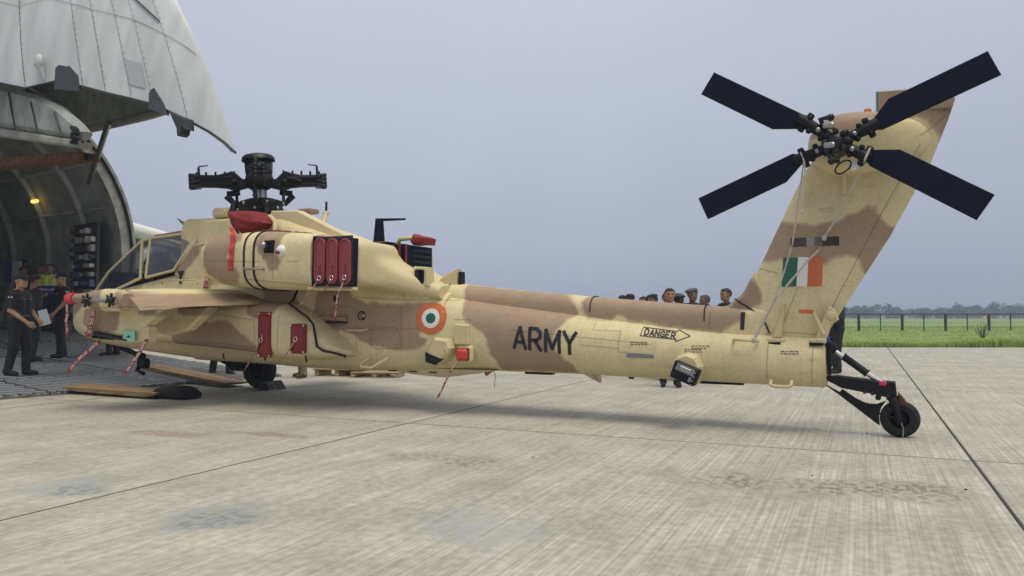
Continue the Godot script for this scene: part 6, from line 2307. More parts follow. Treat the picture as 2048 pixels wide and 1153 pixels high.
	o = on_heli("pylon_streamer", "wide red warning strap hanging on the wing pylon front", "streamer", Vector3(-0.65, 0.9, 2.2), "red straps under the wing")
	streamer(o, [Vector3(-0.62, 1.30, 2.2), Vector3(-0.66, 1.1, 2.2), Vector3(-0.72, 0.92, 2.2)], X, 0.1)
	o = on_heli("pylon_streamer", "long slanting red strap hanging lowest below the wing pylon", "streamer", Vector3(-0.9, 0.5, 2.2), "red straps under the wing")
	streamer(o, [Vector3(-0.55, 0.87, 2.15), Vector3(-0.85, 0.66, 2.2), Vector3(-1.12, 0.46, 2.2)], Vector3(0.6, -0.7, 0), 0.05)
	o = on_heli("pylon_streamer", "red strap hanging below the pale green tag", "streamer", Vector3(0.1, 0.5, 2.2), "red straps under the wing")
	streamer(o, [Vector3(0.26, 0.90, 2.1), Vector3(0.14, 0.68, 2.15), Vector3(-0.02, 0.47, 2.2)], X, 0.065)
	o = on_heli("canopy_streamer", "dark red strap on the fuselage below the engine nacelle front", "streamer", Vector3(-0.49, 1.58, 0.55))
	streamer(o, [Vector3(-0.44, 1.86, 0.54), Vector3(-0.48, 1.7, 0.55), Vector3(-0.50, 1.58, 0.55)], X, 0.085)
	o = on_heli("paper_tag", "pale green paper tag hanging under the wing pylon", "tag", Vector3(-0.3, 0.85, 2.14))
	st = mb()
	prism(st, PackedVector2Array([Vector2(-0.121, 1.001), Vector2(0.092, 1.003), Vector2(0.086, 0.868), Vector2(-0.127, 0.865)]), 2.14, 2.148, 0.002)
	obj("paper", st, M.mint, o)
	st = mb()
	ball(st, Vector3(-0.011, 0.931, 2.152), Vector3(0.016, 0.016, 0.006), 10)
	tube(st, [Vector3(-0.051, 0.926, 2.153), Vector3(0.019, 0.926, 2.153)], 0.005, 5)
	obj("stamp", st, M.ink, o)
	o = on_heli("sensor_plug", "bright red cap with long strap on the boom root", "cover", Vector3(3.8, 0.65, 0.55))
	st = mb()
	prism(st, rounded(Vector2(3.83, 0.73), 0.21, 0.2, 0.04), 0.44, 0.52, 0.02)
	obj("mount", st, M.sand, o)
	st = mb()
	prism(st, rounded(Vector2(3.815, 0.725), 0.165, 0.15, 0.02), 0.5, 0.54, 0.01)
	obj("rim", st, M.black, o)
	st = mb()
	prism(st, rounded(Vector2(3.825, 0.722), 0.15, 0.145, 0.04), 0.52, 0.60, 0.03)
	obj("cap", st, M.bright_red, o)
	streamer(o, [Vector3(3.82, 0.68, 0.61), Vector3(3.74, 0.55, 0.66), Vector3(3.52, 0.20, 0.62)], Vector3(0.8, 0.4, 0.1), 0.045)
	o = on_heli("belly_flag", "short red strap hanging under the boom front", "streamer", Vector3(3.9, 0.4, 0))
	streamer(o, [Vector3(3.96, 0.54, 0.0), Vector3(3.90, 0.50, 0.0), Vector3(3.84, 0.455, 0.02)], Vector3(0.4, -0.7, 0), 0.06)
	st = mb()
	tube(st, [Vector3(3.95, 0.53, 0.02), Vector3(3.985, 0.45, 0.02), Vector3(3.975, 0.3, 0.02)], 0.005, 5)
	obj("wire", st, M.steel, o)
	# tie-down ropes
	var ropes := [
		["rope", "slanting white rope from the lower right tail blade to the fin", [Vector3(8.285, 2.75, 0.66), Vector3(8.25, 2.66, 0.68), Vector3(8.16, 2.50, 0.5), Vector3(7.99, 2.2, 0.3), Vector3(7.83, 1.98, 0.13)], 0.012],
		["rope", "short white rope end hanging loose from the lower left tail blade", [Vector3(7.665, 2.79, 0.57), Vector3(7.70, 2.69, 0.58), Vector3(7.705, 2.62, 0.58), Vector3(7.675, 2.4, 0.58), Vector3(7.67, 2.2, 0.58)], 0.008],
		["rope", "long thin white rope from the lower left tail blade to the boom", [Vector3(7.665, 2.79, 0.55), Vector3(7.69, 2.68, 0.56), Vector3(7.63, 2.3, 0.5), Vector3(7.56, 1.9, 0.42), Vector3(7.43, 1.5, 0.36), Vector3(7.36, 1.32, 0.35), Vector3(7.16, 0.95, 0.36)], 0.008],
		["rope", "white rope crossing the flag down to the boom handle", [Vector3(7.78, 1.86, 0.14), Vector3(7.69, 1.76, 0.2), Vector3(7.38, 1.36, 0.32), Vector3(7.17, 0.94, 0.36)], 0.012]]
	for r in ropes:
		var last: Vector3 = r[2][r[2].size() - 1]
		o = on_heli(r[0], r[1], "rope", last, "white ropes tied to the tail rotor")
		st = mb()
		var fine: Array = []
		for i in r[2].size() - 1:
			for k in 10:
				fine.append(r[2][i].lerp(r[2][i + 1], k / 10.0))
		fine.append(last)
		var n := fine.size()
		for strand in 2:
			var pts: Array = []
			for i in n:
				var a := i * 1.2 + strand * PI
				pts.append(fine[i] + Vector3(cos(a), 0, sin(a)) * r[3] * 0.45)
			tube(st, pts, r[3] * 0.7, 6)
		ball(st, last, Vector3(2.2, 2.8, 2.2) * r[3], 8)
		obj("cord", st, M.rope, o)
	XF = Transform3D.IDENTITY

func make_loose() -> void:
	# boards laid from the ramp to the ground
	var plank := func(called: String, label: String, a: Vector3, b: Vector3, w: float, t: float, mat: Material) -> void:
		var d: Vector3 = b - a
		var o := thing(called, label, "plank", (a + b) * 0.5, 0.0, "boards on the ramp")
		var fwd := d.normalized()
		var side := Vector3.UP.cross(fwd).normalized()
		var bs := Basis(fwd, side.cross(fwd) * -1.0, side)
		for k in 2:
			var st := mb()
			XF = Transform3D(bs, Vector3.ZERO)
			var l := d.length()
			prism(st, PackedVector2Array([Vector2(-l * 0.5, -t * 0.5 + 0.02), Vector2(-l * 0.5 + 0.3, -t * 0.5), Vector2(l * 0.5 - 0.2, -t * 0.5), Vector2(l * 0.5, t * 0.1), Vector2(l * 0.5, t * 0.5), Vector2(-l * 0.5, t * 0.5)]), -w * 0.5 + k * w * 0.5 + 0.004, k * w * 0.5 - 0.004, 0.01)
			XF = Transform3D.IDENTITY
			obj("board", st, mat, o)
	plank.call("wheel_board", "thick wooden board lying near the ramp edge under the wing", Vector3(-6.72, 0.09, -12.1), Vector3(-4.93, 0.06, -11.25), 0.5, 0.075, M.wood)
	plank.call("wheel_board", "long wooden board leading to the black main wheel", Vector3(-6.9, 0.22, -14.9), Vector3(-4.55, 0.05, -12.95), 0.42, 0.065, M.wood)
	var ch := thing("wheel_block", "black rubber block at the end of the near wooden board", "block", Vector3(-4.82, 0.0, -11.25), deg_to_rad(-25))
	var st := mb()
	loft(st, [[-0.34, 0.10, 0.0, 0.0, 0.16, 3.0], [-0.2, 0.17, 0.0, 0.0, 0.2, 3.0], [0.15, 0.18, 0.0, 0.0, 0.2, 3.0], [0.3, 0.10, 0.0, 0.0, 0.18, 3.0]], 24, 3)
	obj("body", st, M.rubber, ch)
	var wc := thing("wheel_chock", "dark wedge chock with rope behind the main wheel", "chock", heli.transform * Vector3(-0.55, 0, -0.85), deg_to_rad(-27))
	st = mb()
	prism(st, PackedVector2Array([Vector2(-0.12, 0.0), Vector2(-0.09, 0.13), Vector2(0.02, 0.14), Vector2(0.13, 0.0)]), -0.2, 0.2, 0.015)
	obj("wedge", st, M.dark_steel, wc)
	st = mb()
	tube(st, [Vector3(0.06, 0.08, 0.15), Vector3(0.2, 0.14, 0.2), Vector3(0.3, 0.03, 0.22), Vector3(0.2, 0.015, 0.3)], 0.01, 6)
	obj("cord", st, M.rope, wc)
	# timber on the apron beyond
	var lay := [[Vector3(-3.35, 0.05, -15.5), 1.0, 0.0], [Vector3(-2.6, 0.05, -15.2), 0.95, 0.1], [Vector3(-2.9, 0.05, -15.75), 1.0, 0.05]]
	var words := ["left", "right", "rear"]
	for k in 3:
		var o := thing("wooden_pallet", "pale wooden pallet on the concrete, %s one of three" % words[k], "pallet", lay[k][0] - Vector3(0, 0.05, 0), deg_to_rad(-12.0 + 8 * k), "pallets behind the helicopter")
		for q in 4:
			st = mb()
			bx(st, Vector3(0, 0.085 + (0.05 if k == 0 else 0.0), -0.24 + q * 0.16), Vector3(lay[k][1], 0.03, 0.13), 0.005)
			obj("board", st, M.pale_wood, o)
		for q in 3:
			st = mb()
			bx(st, Vector3(-0.42 + q * 0.42, 0.035 + (0.02 if k == 0 else 0.0), 0), Vector3(0.08, 0.07 + (0.05 if k == 0 else 0.0), 0.6), 0.005)
			obj("bearer", st, M.pale_wood, o)
	var stone := thing("pebbles", "tiny dark stones scattered on the concrete by the tail wheel", "stones", Vector3(1.5, 0, -7.2))
	st = mb()
	var rg := RandomNumberGenerator.new()
	rg.seed = 9
	for k in 7:
		ball(st, Vector3(rg.randf_range(-1.5, 2.5), 0.004, rg.randf_range(-1.0, 2.2)), Vector3(0.01, 0.006, 0.008) * rg.randf_range(0.5, 1.3), 6)
	var sm := obj("stone", st, M.rusty, stone)
	sm.set_meta("kind", "stuff")

# ---------------------------------------------------------------- people
# a body is one surface: tapered capsules joined by a smooth minimum, meshed as surface nets; clothes are shells round it
class Field:
	var lo: Vector3
	var cell: float
	var nx: int
	var ny: int
	var nz: int
	var f: PackedFloat32Array
	var lab: PackedByteArray
	var best: PackedFloat32Array

	func _init(lo_: Vector3, hi: Vector3, c: float) -> void:
		lo = lo_
		cell = c
		nx = int((hi.x - lo.x) / c) + 2
		ny = int((hi.y - lo.y) / c) + 2
		nz = int((hi.z - lo.z) / c) + 2
		f.resize(nx * ny * nz)
		f.fill(1.0)
		best.resize(nx * ny * nz)
		best.fill(1.0)
		lab.resize(nx * ny * nz)

	func bone(a: Vector3, b: Vector3, ra: float, rb: float, label: int, k := 0.03, reach := 0.06) -> void:
		var r := maxf(ra, rb) + reach
		var mn := a.min(b) - Vector3.ONE * r
		var mx := a.max(b) + Vector3.ONE * r
		var i0 := maxi(0, int((mn.x - lo.x) / cell))
		var i1 := mini(nx - 1, int((mx.x - lo.x) / cell) + 1)
		var j0 := maxi(0, int((mn.y - lo.y) / cell))
		var j1 := mini(ny - 1, int((mx.y - lo.y) / cell) + 1)
		var k0 := maxi(0, int((mn.z - lo.z) / cell))
		var k1 := mini(nz - 1, int((mx.z - lo.z) / cell) + 1)
		var ab := b - a
		var il := 1.0 / maxf(ab.length_squared(), 1e-8)
		for j in range(j0, j1 + 1):
			for z in range(k0, k1 + 1):
				var row := (j * nz + z) * nx
				for i in range(i0, i1 + 1):
					var p := Vector3(lo.x + i * cell, lo.y + j * cell, lo.z + z * cell) - a
					var t := clampf(p.dot(ab) * il, 0.0, 1.0)
					var d := (p - ab * t).length() - (ra + (rb - ra) * t)
					var at := row + i
					if d < best[at]:
						best[at] = d
						lab[at] = label
					var e := f[at]
					var h := maxf(k - absf(e - d), 0.0) / k
					f[at] = minf(e, d) - h * h * k * 0.25

	func net(out: Dictionary, iso: float, only: int, color: Callable) -> void:
		var at := PackedInt32Array()
		at.resize(nx * ny * nz)
		at.fill(-1)
		var sy := nx * nz
		var far := cell * 1.9
		var v: PackedVector3Array = out.v
		var n: PackedVector3Array = out.n
		var c: PackedColorArray = out.c
		var idx: PackedInt32Array = out.i
		for j in ny - 1:
			for z in nz - 1:
				var row := (j * nz + z) * nx
				for i in nx - 1:
					var o := row + i
					if absf(f[o] - iso) > far:
						continue
					var s := int(f[o] < iso) + int(f[o + 1] < iso) + int(f[o + nx] < iso) + int(f[o + nx + 1] < iso)
					s += int(f[o + sy] < iso) + int(f[o + sy + 1] < iso) + int(f[o + sy + nx] < iso) + int(f[o + sy + nx + 1] < iso)
					if s == 0 or s == 8:
						continue
					var sum := Vector3.ZERO
					var cnt := 0
					var g := Vector3.ZERO
					for e in 12:
						var p: int = EA[e]
						var q: int = EB[e]
						var op := o + (p & 1) + ((p >> 1) & 1) * sy + (p >> 2) * nx
						var oq := o + (q & 1) + ((q >> 1) & 1) * sy + (q >> 2) * nx
						var fa := f[op] - iso
						var fb := f[oq] - iso
						if (fa < 0.0) != (fb < 0.0):
							var t := fa / (fa - fb)
							sum += Vector3(p & 1, (p >> 1) & 1, p >> 2).lerp(Vector3(q & 1, (q >> 1) & 1, q >> 2), t)
							cnt += 1
					g.x = f[o + 1] + f[o + 1 + sy] + f[o + 1 + nx] + f[o + 1 + sy + nx] - f[o] - f[o + sy] - f[o + nx] - f[o + sy + nx]
					g.y = f[o + sy] + f[o + 1 + sy] + f[o + sy + nx] + f[o + 1 + sy + nx] - f[o] - f[o + 1] - f[o + nx] - f[o + 1 + nx]
					g.z = f[o + nx] + f[o + 1 + nx] + f[o + nx + sy] + f[o + 1 + sy + nx] - f[o] - f[o + 1] - f[o + sy] - f[o + 1 + sy]
					at[o] = v.size()
					var pos := lo + (Vector3(i, j, z) + sum / cnt) * cell
					v.append(pos)
					n.append(g.normalized())
					c.append(color.call(pos, lab[o]))
		for j in range(1, ny - 1):
			for z in range(1, nz - 1):
				var row := (j * nz + z) * nx
				for i in range(1, nx - 1):
					var o := row + i
					if absf(f[o] - iso) > far or at[o] < 0:
						continue
					var s0 := f[o] < iso
					for ax in 3:
						var step: int = [1, sy, nx][ax]
						if s0 == (f[o + step] < iso):
							continue
						if only >= 0 and lab[o] != only and lab[o + step] != only:
							continue
						var u: int = [sy, nx, 1][ax]
						var w: int = [nx, 1, sy][ax]
						var q0 := at[o]
						var q1 := at[o - u]
						var q2 := at[o - u - w]
						var q3 := at[o - w]
						if q0 < 0 or q1 < 0 or q2 < 0 or q3 < 0:
							continue
						var flip := (v[q1] - v[q0]).cross(v[q2] - v[q0]).dot(n[q0] + n[q2]) > 0.0
						if flip:
							idx.append_array([q0, q2, q1, q0, q3, q2])
						else:
							idx.append_array([q0, q1, q2, q0, q2, q3])
		out.v = v
		out.n = n
		out.c = c
		out.i = idx

	const EA: Array[int] = [0, 2, 4, 6, 0, 1, 4, 5, 0, 1, 2, 3]
	const EB: Array[int] = [1, 3, 5, 7, 2, 3, 6, 7, 4, 5, 6, 7]

func fresh() -> Dictionary:
	return {"v": PackedVector3Array(), "n": PackedVector3Array(), "c": PackedColorArray(), "i": PackedInt32Array()}

func surface(out: Dictionary, called: String, mat: Material, parent: Node3D, wrinkle := 0.0) -> void:
	if out.i.is_empty():
		return
	var v: PackedVector3Array = out.v
	if wrinkle > 0.0:
		var nz := FastNoiseLite.new()
		nz.seed = v.size()
		nz.frequency = 7.0
		for k in v.size():
			v[k] += out.n[k] * wrinkle * nz.get_noise_3d(v[k].x * 1.6, v[k].y * 0.8, v[k].z * 1.6)
	var a := []
	a.resize(Mesh.ARRAY_MAX)
	a[Mesh.ARRAY_VERTEX] = v
	a[Mesh.ARRAY_NORMAL] = out.n
	a[Mesh.ARRAY_COLOR] = out.c
	a[Mesh.ARRAY_INDEX] = out.i
	var m := ArrayMesh.new()
	m.add_surface_from_arrays(Mesh.PRIMITIVE_TRIANGLES, a)
	var o := MeshInstance3D.new()
	o.name = called
	o.mesh = m
	o.material_override = mat
	parent.add_child(o, true)

func person(label: String, at: Vector3, yaw: float, d: Dictionary, group := "") -> Node3D:
	var o := thing("person", label, "person", at, deg_to_rad(yaw), group)
	var k: float = d.get("tall", 1.7) / 1.75
	var skin: Color = d.get("skin", Color(0.27, 0.135, 0.075))
	var shirt: Color = d.get("shirt", Color(0.012, 0.013, 0.017))
	var pants: Color = d.get("pants", shirt)
	var shoes: Color = d.get("shoes", Color(0.01, 0.01, 0.011))
	var sleeve: float = d.get("sleeve", 0.75)
	var stride: float = d.get("stride", 0.05)
	var lean: float = d.get("lean", 0.0)
	var head_turn: float = d.get("head", 0.0)
	var B := Field.new(Vector3(-0.52, 0, -0.42), Vector3(0.52, 1.62, 0.56), d.get("cell", 0.019))
	var sh := Vector3(0, 0, lean)
	# torso, neck
	for s: float in [-1.0, 1.0]:
		B.bone(Vector3(0.075 * s, 0.95, lean * 0.1), Vector3(0.075 * s, 1.02, lean * 0.2), 0.115, 0.105, 2)
		B.bone(Vector3(0.07 * s, 1.05, lean * 0.3), Vector3(0.085 * s, 1.31, lean * 0.8), 0.108, 0.118, 1)
		var hip := Vector3(0.095 * s, 0.92, 0)
		var knee := Vector3(0.105 * s, 0.50, 0.025 + stride * s * 0.5)
		var ank := Vector3(0.115 * s, 0.09, -0.02 + stride * s)
		B.bone(hip, knee, 0.095, 0.068, 2)
		B.bone(knee, ank + Vector3(0, 0.0, 0), 0.066, 0.052, 2)
		B.bone(ank + Vector3(0, -0.03, -0.02), ank + Vector3(0.02 * s, -0.045, 0.16), 0.045, 0.038, 3, 0.02)
		var shd := Vector3(0.175 * s, 1.405, 0) + sh
		var arm: Array = d.get("right" if s < 0 else "left", [Vector3(0.25, 1.13, -0.03), Vector3(0.26, 0.88, 0.06)])
		var el := Vector3(arm[0].x * s, arm[0].y, arm[0].z) + sh * 0.6
		var wr := Vector3(arm[1].x * s, arm[1].y, arm[1].z) + sh * 0.6
		var cut: float = sleeve
		if cut >= 1.0:
			B.bone(shd, el, 0.062, 0.052, 1)
			B.bone(el, wr, 0.05, 0.038, 1)
		else:
			var mid := shd.lerp(el, cut)
			B.bone(shd, mid, 0.062, 0.056, 1)
			B.bone(mid, el, 0.046, 0.041, 0, 0.015)
			B.bone(el, wr, 0.042, 0.029, 0)
	B.bone(Vector3(-0.13, 1.395, 0) + sh, Vector3(0.13, 1.395, 0) + sh, 0.075, 0.075, 1)
	B.bone(Vector3(0, 1.42, -0.01) + sh, Vector3(0, 1.56, 0.01) + sh, 0.058, 0.053, 0, 0.04)
	var all := fresh()
	B.net(all, 0.0, -1, func(_p: Vector3, _l: int) -> Color: return skin)
	# hands with five fingers each
	for s: float in [-1.0, 1.0]:
		var arm: Array = d.get("right" if s < 0 else "left", [Vector3(0.25, 1.13, -0.03), Vector3(0.26, 0.88, 0.06)])
		var el := Vector3(arm[0].x * s, arm[0].y, arm[0].z) + sh * 0.6
		var wr := Vector3(arm[1].x * s, arm[1].y, arm[1].z) + sh * 0.6
		var fw := (wr - el).normalized()
		var inw := Vector3(-s, 0, 0)
		var pal := (inw - fw * fw.dot(inw)).normalized()
		var acr := fw.cross(pal).normalized()
		if acr.z < 0.0:
			acr = -acr
		var H := Field.new(wr + fw * 0.08 - Vector3.ONE * 0.15, wr + fw * 0.08 + Vector3.ONE * 0.15, d.get("hand", 0.0085))
		H.bone(wr - fw * 0.02, wr + fw * 0.03, 0.027, 0.026, 0, 0.02, 0.02)
		for q in 4:
			var off := acr * (0.03 - q * 0.02)
			var base := wr + fw * 0.085 + off
			H.bone(wr + fw * 0.03 + off * 0.6, base, 0.017, 0.013, 0, 0.02, 0.02)
			var ln: float = [0.068, 0.076, 0.07, 0.055][q]
			var kn := base + fw * ln * 0.5 + pal * 0.008
			H.bone(base, kn, 0.0105, 0.0095, 0, 0.006, 0.02)
			H.bone(kn, kn + fw * ln * 0.45 + pal * (0.02 + 0.004 * q), 0.0095, 0.008, 0, 0.006, 0.02)
		var tb := wr + fw * 0.04 + acr * 0.032
		H.bone(tb - acr * 0.015, tb + fw * 0.035 + acr * 0.022 + pal * 0.012, 0.014, 0.011, 0, 0.012, 0.02)
		H.bone(tb + fw * 0.035 + acr * 0.022 + pal * 0.012, tb + fw * 0.065 + acr * 0.02 + pal * 0.022, 0.011, 0.009, 0, 0.006, 0.02)
		H.net(all, 0.0, -1, func(_p: Vector3, _l: int) -> Color: return skin)
	# head with a face
	var hc := Vector3(0, 1.64, 0.02) + sh
	var hb := Basis(Vector3.UP, deg_to_rad(head_turn))
	var H := Field.new(Vector3(-0.15, -0.2, -0.17), Vector3(0.15, 0.17, 0.18), 0.0085)
	H.bone(Vector3(0, 0.03, -0.025), Vector3(0, 0.03, 0.015), 0.088, 0.082, 0, 0.03, 0.05)
	H.bone(Vector3(0, -0.045, 0.03), Vector3(0, -0.05, 0.045), 0.058, 0.05, 0, 0.05, 0.05)
	H.bone(Vector3(-0.03, -0.075, 0.035), Vector3(0.03, -0.075, 0.035), 0.036, 0.036, 0, 0.03, 0.04)
	H.bone(Vector3(0, -0.09, 0.07), Vector3(0, -0.088, 0.072), 0.026, 0.026, 0, 0.02, 0.03)
	H.bone(Vector3(0, 0.012, 0.092), Vector3(0, -0.026, 0.108), 0.011, 0.016, 0, 0.015, 0.03)
	H.bone(Vector3(-0.016, -0.028, 0.095), Vector3(0.016, -0.028, 0.095), 0.01, 0.01, 0, 0.01, 0.03)
	H.bone(Vector3(-0.02, -0.058, 0.084), Vector3(0.02, -0.058, 0.084), 0.011, 0.011, 0, 0.012, 0.03)
	H.bone(Vector3(0, -0.13, -0.02), Vector3(0, -0.06, -0.015), 0.056, 0.058, 0, 0.03, 0.05)
	for s: float in [-1.0, 1.0]:
		H.bone(Vector3(0.018 * s, 0.026, 0.088), Vector3(0.05 * s, 0.022, 0.074), 0.013, 0.011, 0, 0.015, 0.03)
		H.bone(Vector3(0.045 * s, -0.02, 0.06), Vector3(0.05 * s, -0.025, 0.05), 0.024, 0.022, 0, 0.02, 0.03)
		H.bone(Vector3(0.084 * s, 0.015, -0.015), Vector3(0.086 * s, -0.025, -0.005), 0.017, 0.012, 0, 0.01, 0.03)
		H.bone(Vector3(0.033 * s, 0.004, 0.079), Vector3(0.034 * s, 0.004, 0.079), 0.0135, 0.0135, 0, 0.005, 0.03)
	var hd := fresh()
	var glasses: bool = d.get("glasses", false)
	H.net(hd, 0.0, -1, func(p: Vector3, _l: int) -> Color:
		if p.z > 0.05 and absf(absf(p.x) - 0.034) < 0.02 and absf(p.y - 0.026) < 0.007:
			return Color(0.02, 0.013, 0.01)
		if p.z > 0.06 and absf(absf(p.x) - 0.033) < 0.013 and absf(p.y - 0.004) < 0.0065:
			return Color(0.03, 0.022, 0.02)
		if p.z > 0.07 and absf(p.x) < 0.026 and absf(p.y + 0.06) < 0.006:
			return skin * 0.55 + Color(0.03, 0, 0)
		if d.get("moustache", false) and p.z > 0.07 and absf(p.x) < 0.03 and absf(p.y + 0.046) < 0.007:
			return Color(0.02, 0.016, 0.014)
		return skin * 1.05)
	var grow := fresh()
	H.net(grow, 0.011, -1, func(_p: Vector3, _l: int) -> Color: return d.get("hair", Color(0.012, 0.01, 0.009)))
	var keep := PackedInt32Array()
	for t in range(0, grow.i.size(), 3):
		var p: Vector3 = (grow.v[grow.i[t]] + grow.v[grow.i[t + 1]] + grow.v[grow.i[t + 2]]) / 3.0
		var line := 0.075 - 0.9 * maxf(0.0, 0.05 - p.z) if p.z > -0.02 else 0.012 - 0.8 * (-0.02 - p.z)
		if p.y > maxf(line, -0.06) and absf(p.x) < 0.105 and not (absf(p.x) > 0.088 and p.y < 0.03):
			keep.append_array([grow.i[t], grow.i[t + 1], grow.i[t + 2]])
	grow.i = keep
	var off: int = all.v.size()
	for q in hd.v.size():
		all.v.append(hc + hb * hd.v[q])
		all.n.append(hb * hd.n[q])
		all.c.append(hd.c[q])
	for q in hd.i:
		all.i.append(q + off)
	for q in grow.v.size():
		grow.v[q] = hc + hb * grow.v[q]
		grow.n[q] = hb * grow.n[q]
	var body := Node3D.new()
	body.free()
	var fig := fresh()
	fig = all
	scale_all(fig, k)
	surface(fig, "body", M.people, o)
	if d.get("headgear", "") != "beret" and d.get("headgear", "") != "cap" or true:
		scale_all(grow, k)
		surface(grow, "hair", M.people, o, 0.004)
	var vest: Color = d.get("vest", Color(0, 0, 0, 0))
	for c in [[1, 0.019, shirt, "shirt", 0.012], [2, 0.014, pants, "trousers", 0.012], [3, 0.006, shoes, "shoes", 0.0]]:
		var cl := fresh()
		var col: Color = c[2]
		B.net(cl, c[1], c[0], func(p: Vector3, _l: int) -> Color:
			if c[0] == 1 and vest.a > 0.0 and absf(p.x) < 0.24:
				if p.y < 1.2:
					return Color(0.5, 0.5, 0.5) if absf(p.y - 1.1) < 0.022 else Color(0.012, 0.02, 0.23)
				if absf(absf(p.x) - 0.1) < 0.022 and p.z > 0:
					return Color(0.55, 0.55, 0.5)
				return vest
			if c[0] == 1 and d.get("camo", false):
				var w := sin(p.x * 41.0 + p.y * 23.0) + sin(p.y * 37.0 - p.z * 29.0 + p.x * 11.0)
				return col * (0.45 if w > 0.5 else (1.5 if w < -0.8 else 1.0))
			return col)
		scale_all(cl, k)
		surface(cl, c[3], M.cloth, o, c[4])
	# belt, buttons of rank, headgear
	if d.has("belt"):
		var st := mb()
		var pts: Array = []
		for q in 28:
			var a := TAU * q / 28.0
			pts.append(Vector3(0.205 * cos(a), 1.035, 0.137 * sin(a) + lean * 0.25) * k)
		tube(st, pts, 0.014 * k, 6, true)
		obj("belt", st, plain_mat(d.belt, 0.5), o)
	if d.has("rank"):
		for s: float in [-1.0, 1.0]:
			var st := mb()
			bx(st, (Vector3(0.155 * s, 1.485, 0.0) + sh) * k, Vector3(0.1, 0.012, 0.05) * k, 0.004, Basis(Vector3.BACK, -0.35 * s))
			obj("shoulder_mark", st, plain_mat(Color(0.62, 0.4, 0.06), 0.5), o)
			st = mb()
			bx(st, (Vector3(0.262 * s, 1.36, 0.01) + sh) * k, Vector3(0.012, 0.02, 0.075) * k, 0.004, Basis(Vector3.BACK, 0.25 * s))
			obj("sleeve_badge", st, M.white, o)
		var st := mb()
		bx(st, (Vector3(0.09, 1.33, 0.135) + sh) * k, Vector3(0.07, 0.018, 0.012) * k, 0.004)
		bx(st, (Vector3(-0.09, 1.33, 0.135) + sh) * k, Vector3(0.06, 0.014, 0.012) * k, 0.004)
		obj("name_badge", st, plain_mat(Color(0.5, 0.08, 0.05), 0.5), o)
	if glasses:
		var st := mb()
		XF = Transform3D(hb, hc).scaled(Vector3.ONE * k)
		for s: float in [-1.0, 1.0]:
			ball(st, Vector3(0.034 * s, 0.006, 0.098), Vector3(0.026, 0.019, 0.007), 12)
			tube(st, [Vector3(0.055 * s, 0.012, 0.09), Vector3(0.092 * s, 0.012, -0.01)], 0.003, 5)
		tube(st, [Vector3(-0.015, 0.01, 0.102), Vector3(0.015, 0.01, 0.102)], 0.003, 5)
		XF = Transform3D.IDENTITY
		obj("sunglasses", st, M.lens, o)
	var gear: String = d.get("headgear", "")
	if gear != "":
		var st := mb()
		XF = Transform3D(hb, hc).scaled(Vector3.ONE * k)
		var gc: Color = d.get("gear_color", Color(0.02, 0.022, 0.03))
		match gear:
			"cap":
				lathe(st, [Vector2(0.0, 0.145), Vector2(0.05, 0.14), Vector2(0.085, 0.118), Vector2(0.102, 0.085), Vector2(0.106, 0.05), Vector2(0.1, 0.048)], Vector3(0, 0, -0.008), Vector3.UP, 24, 1)
				prism_visor(st)
			"beret":
				ball(st, Vector3(-0.022, 0.088, -0.01), Vector3(0.128, 0.048, 0.12), 20, Basis(Vector3.BACK, 0.22))
				lathe(st, [Vector2(0.1, 0.085), Vector2(0.104, 0.05), Vector2(0.098, 0.048)], Vector3(0, 0, -0.008), Vector3.UP, 24, 1)
				bx(st, Vector3(0.045, 0.1, 0.1), Vector3(0.03, 0.035, 0.012), 0.004)
		XF = Transform3D.IDENTITY
		obj(gear, st, grain(plain_mat(gc, 0.85), M.red_cloth.albedo_texture, 8.0), o)
	return o

func prism_visor(st: SurfaceTool) -> void:
	var rows: Array = []
	for q in 13:
		var a := -1.1 + 2.2 * q / 12.0
		var s := sin(a)
		var c := cos(a)
		rows.append([Vector3(0.1 * s, 0.055, 0.1 * c - 0.01), Vector3(0.1 * s, 0.04, 0.1 * c - 0.01 + 0.065 * c)])
	for q in 12:
		var a: Array = rows[q]
		var b: Array = rows[q + 1]
		var dn := Vector3(0, -0.008, 0)
		quad(st, a[0], b[0], b[1], a[1], a[0] - Vector3.UP, 0)
		quad(st, a[0] + dn, b[0] + dn, b[1] + dn, a[1] + dn, a[0] + Vector3.UP, 3)
		quad(st, a[1], b[1], b[1] + dn, a[1] + dn, Vector3.ZERO, 4)

func scale_all(out: Dictionary, k: float) -> void:
	var v: PackedVector3Array = out.v
	for q in v.size():
		v[q] *= k
	out.v = v

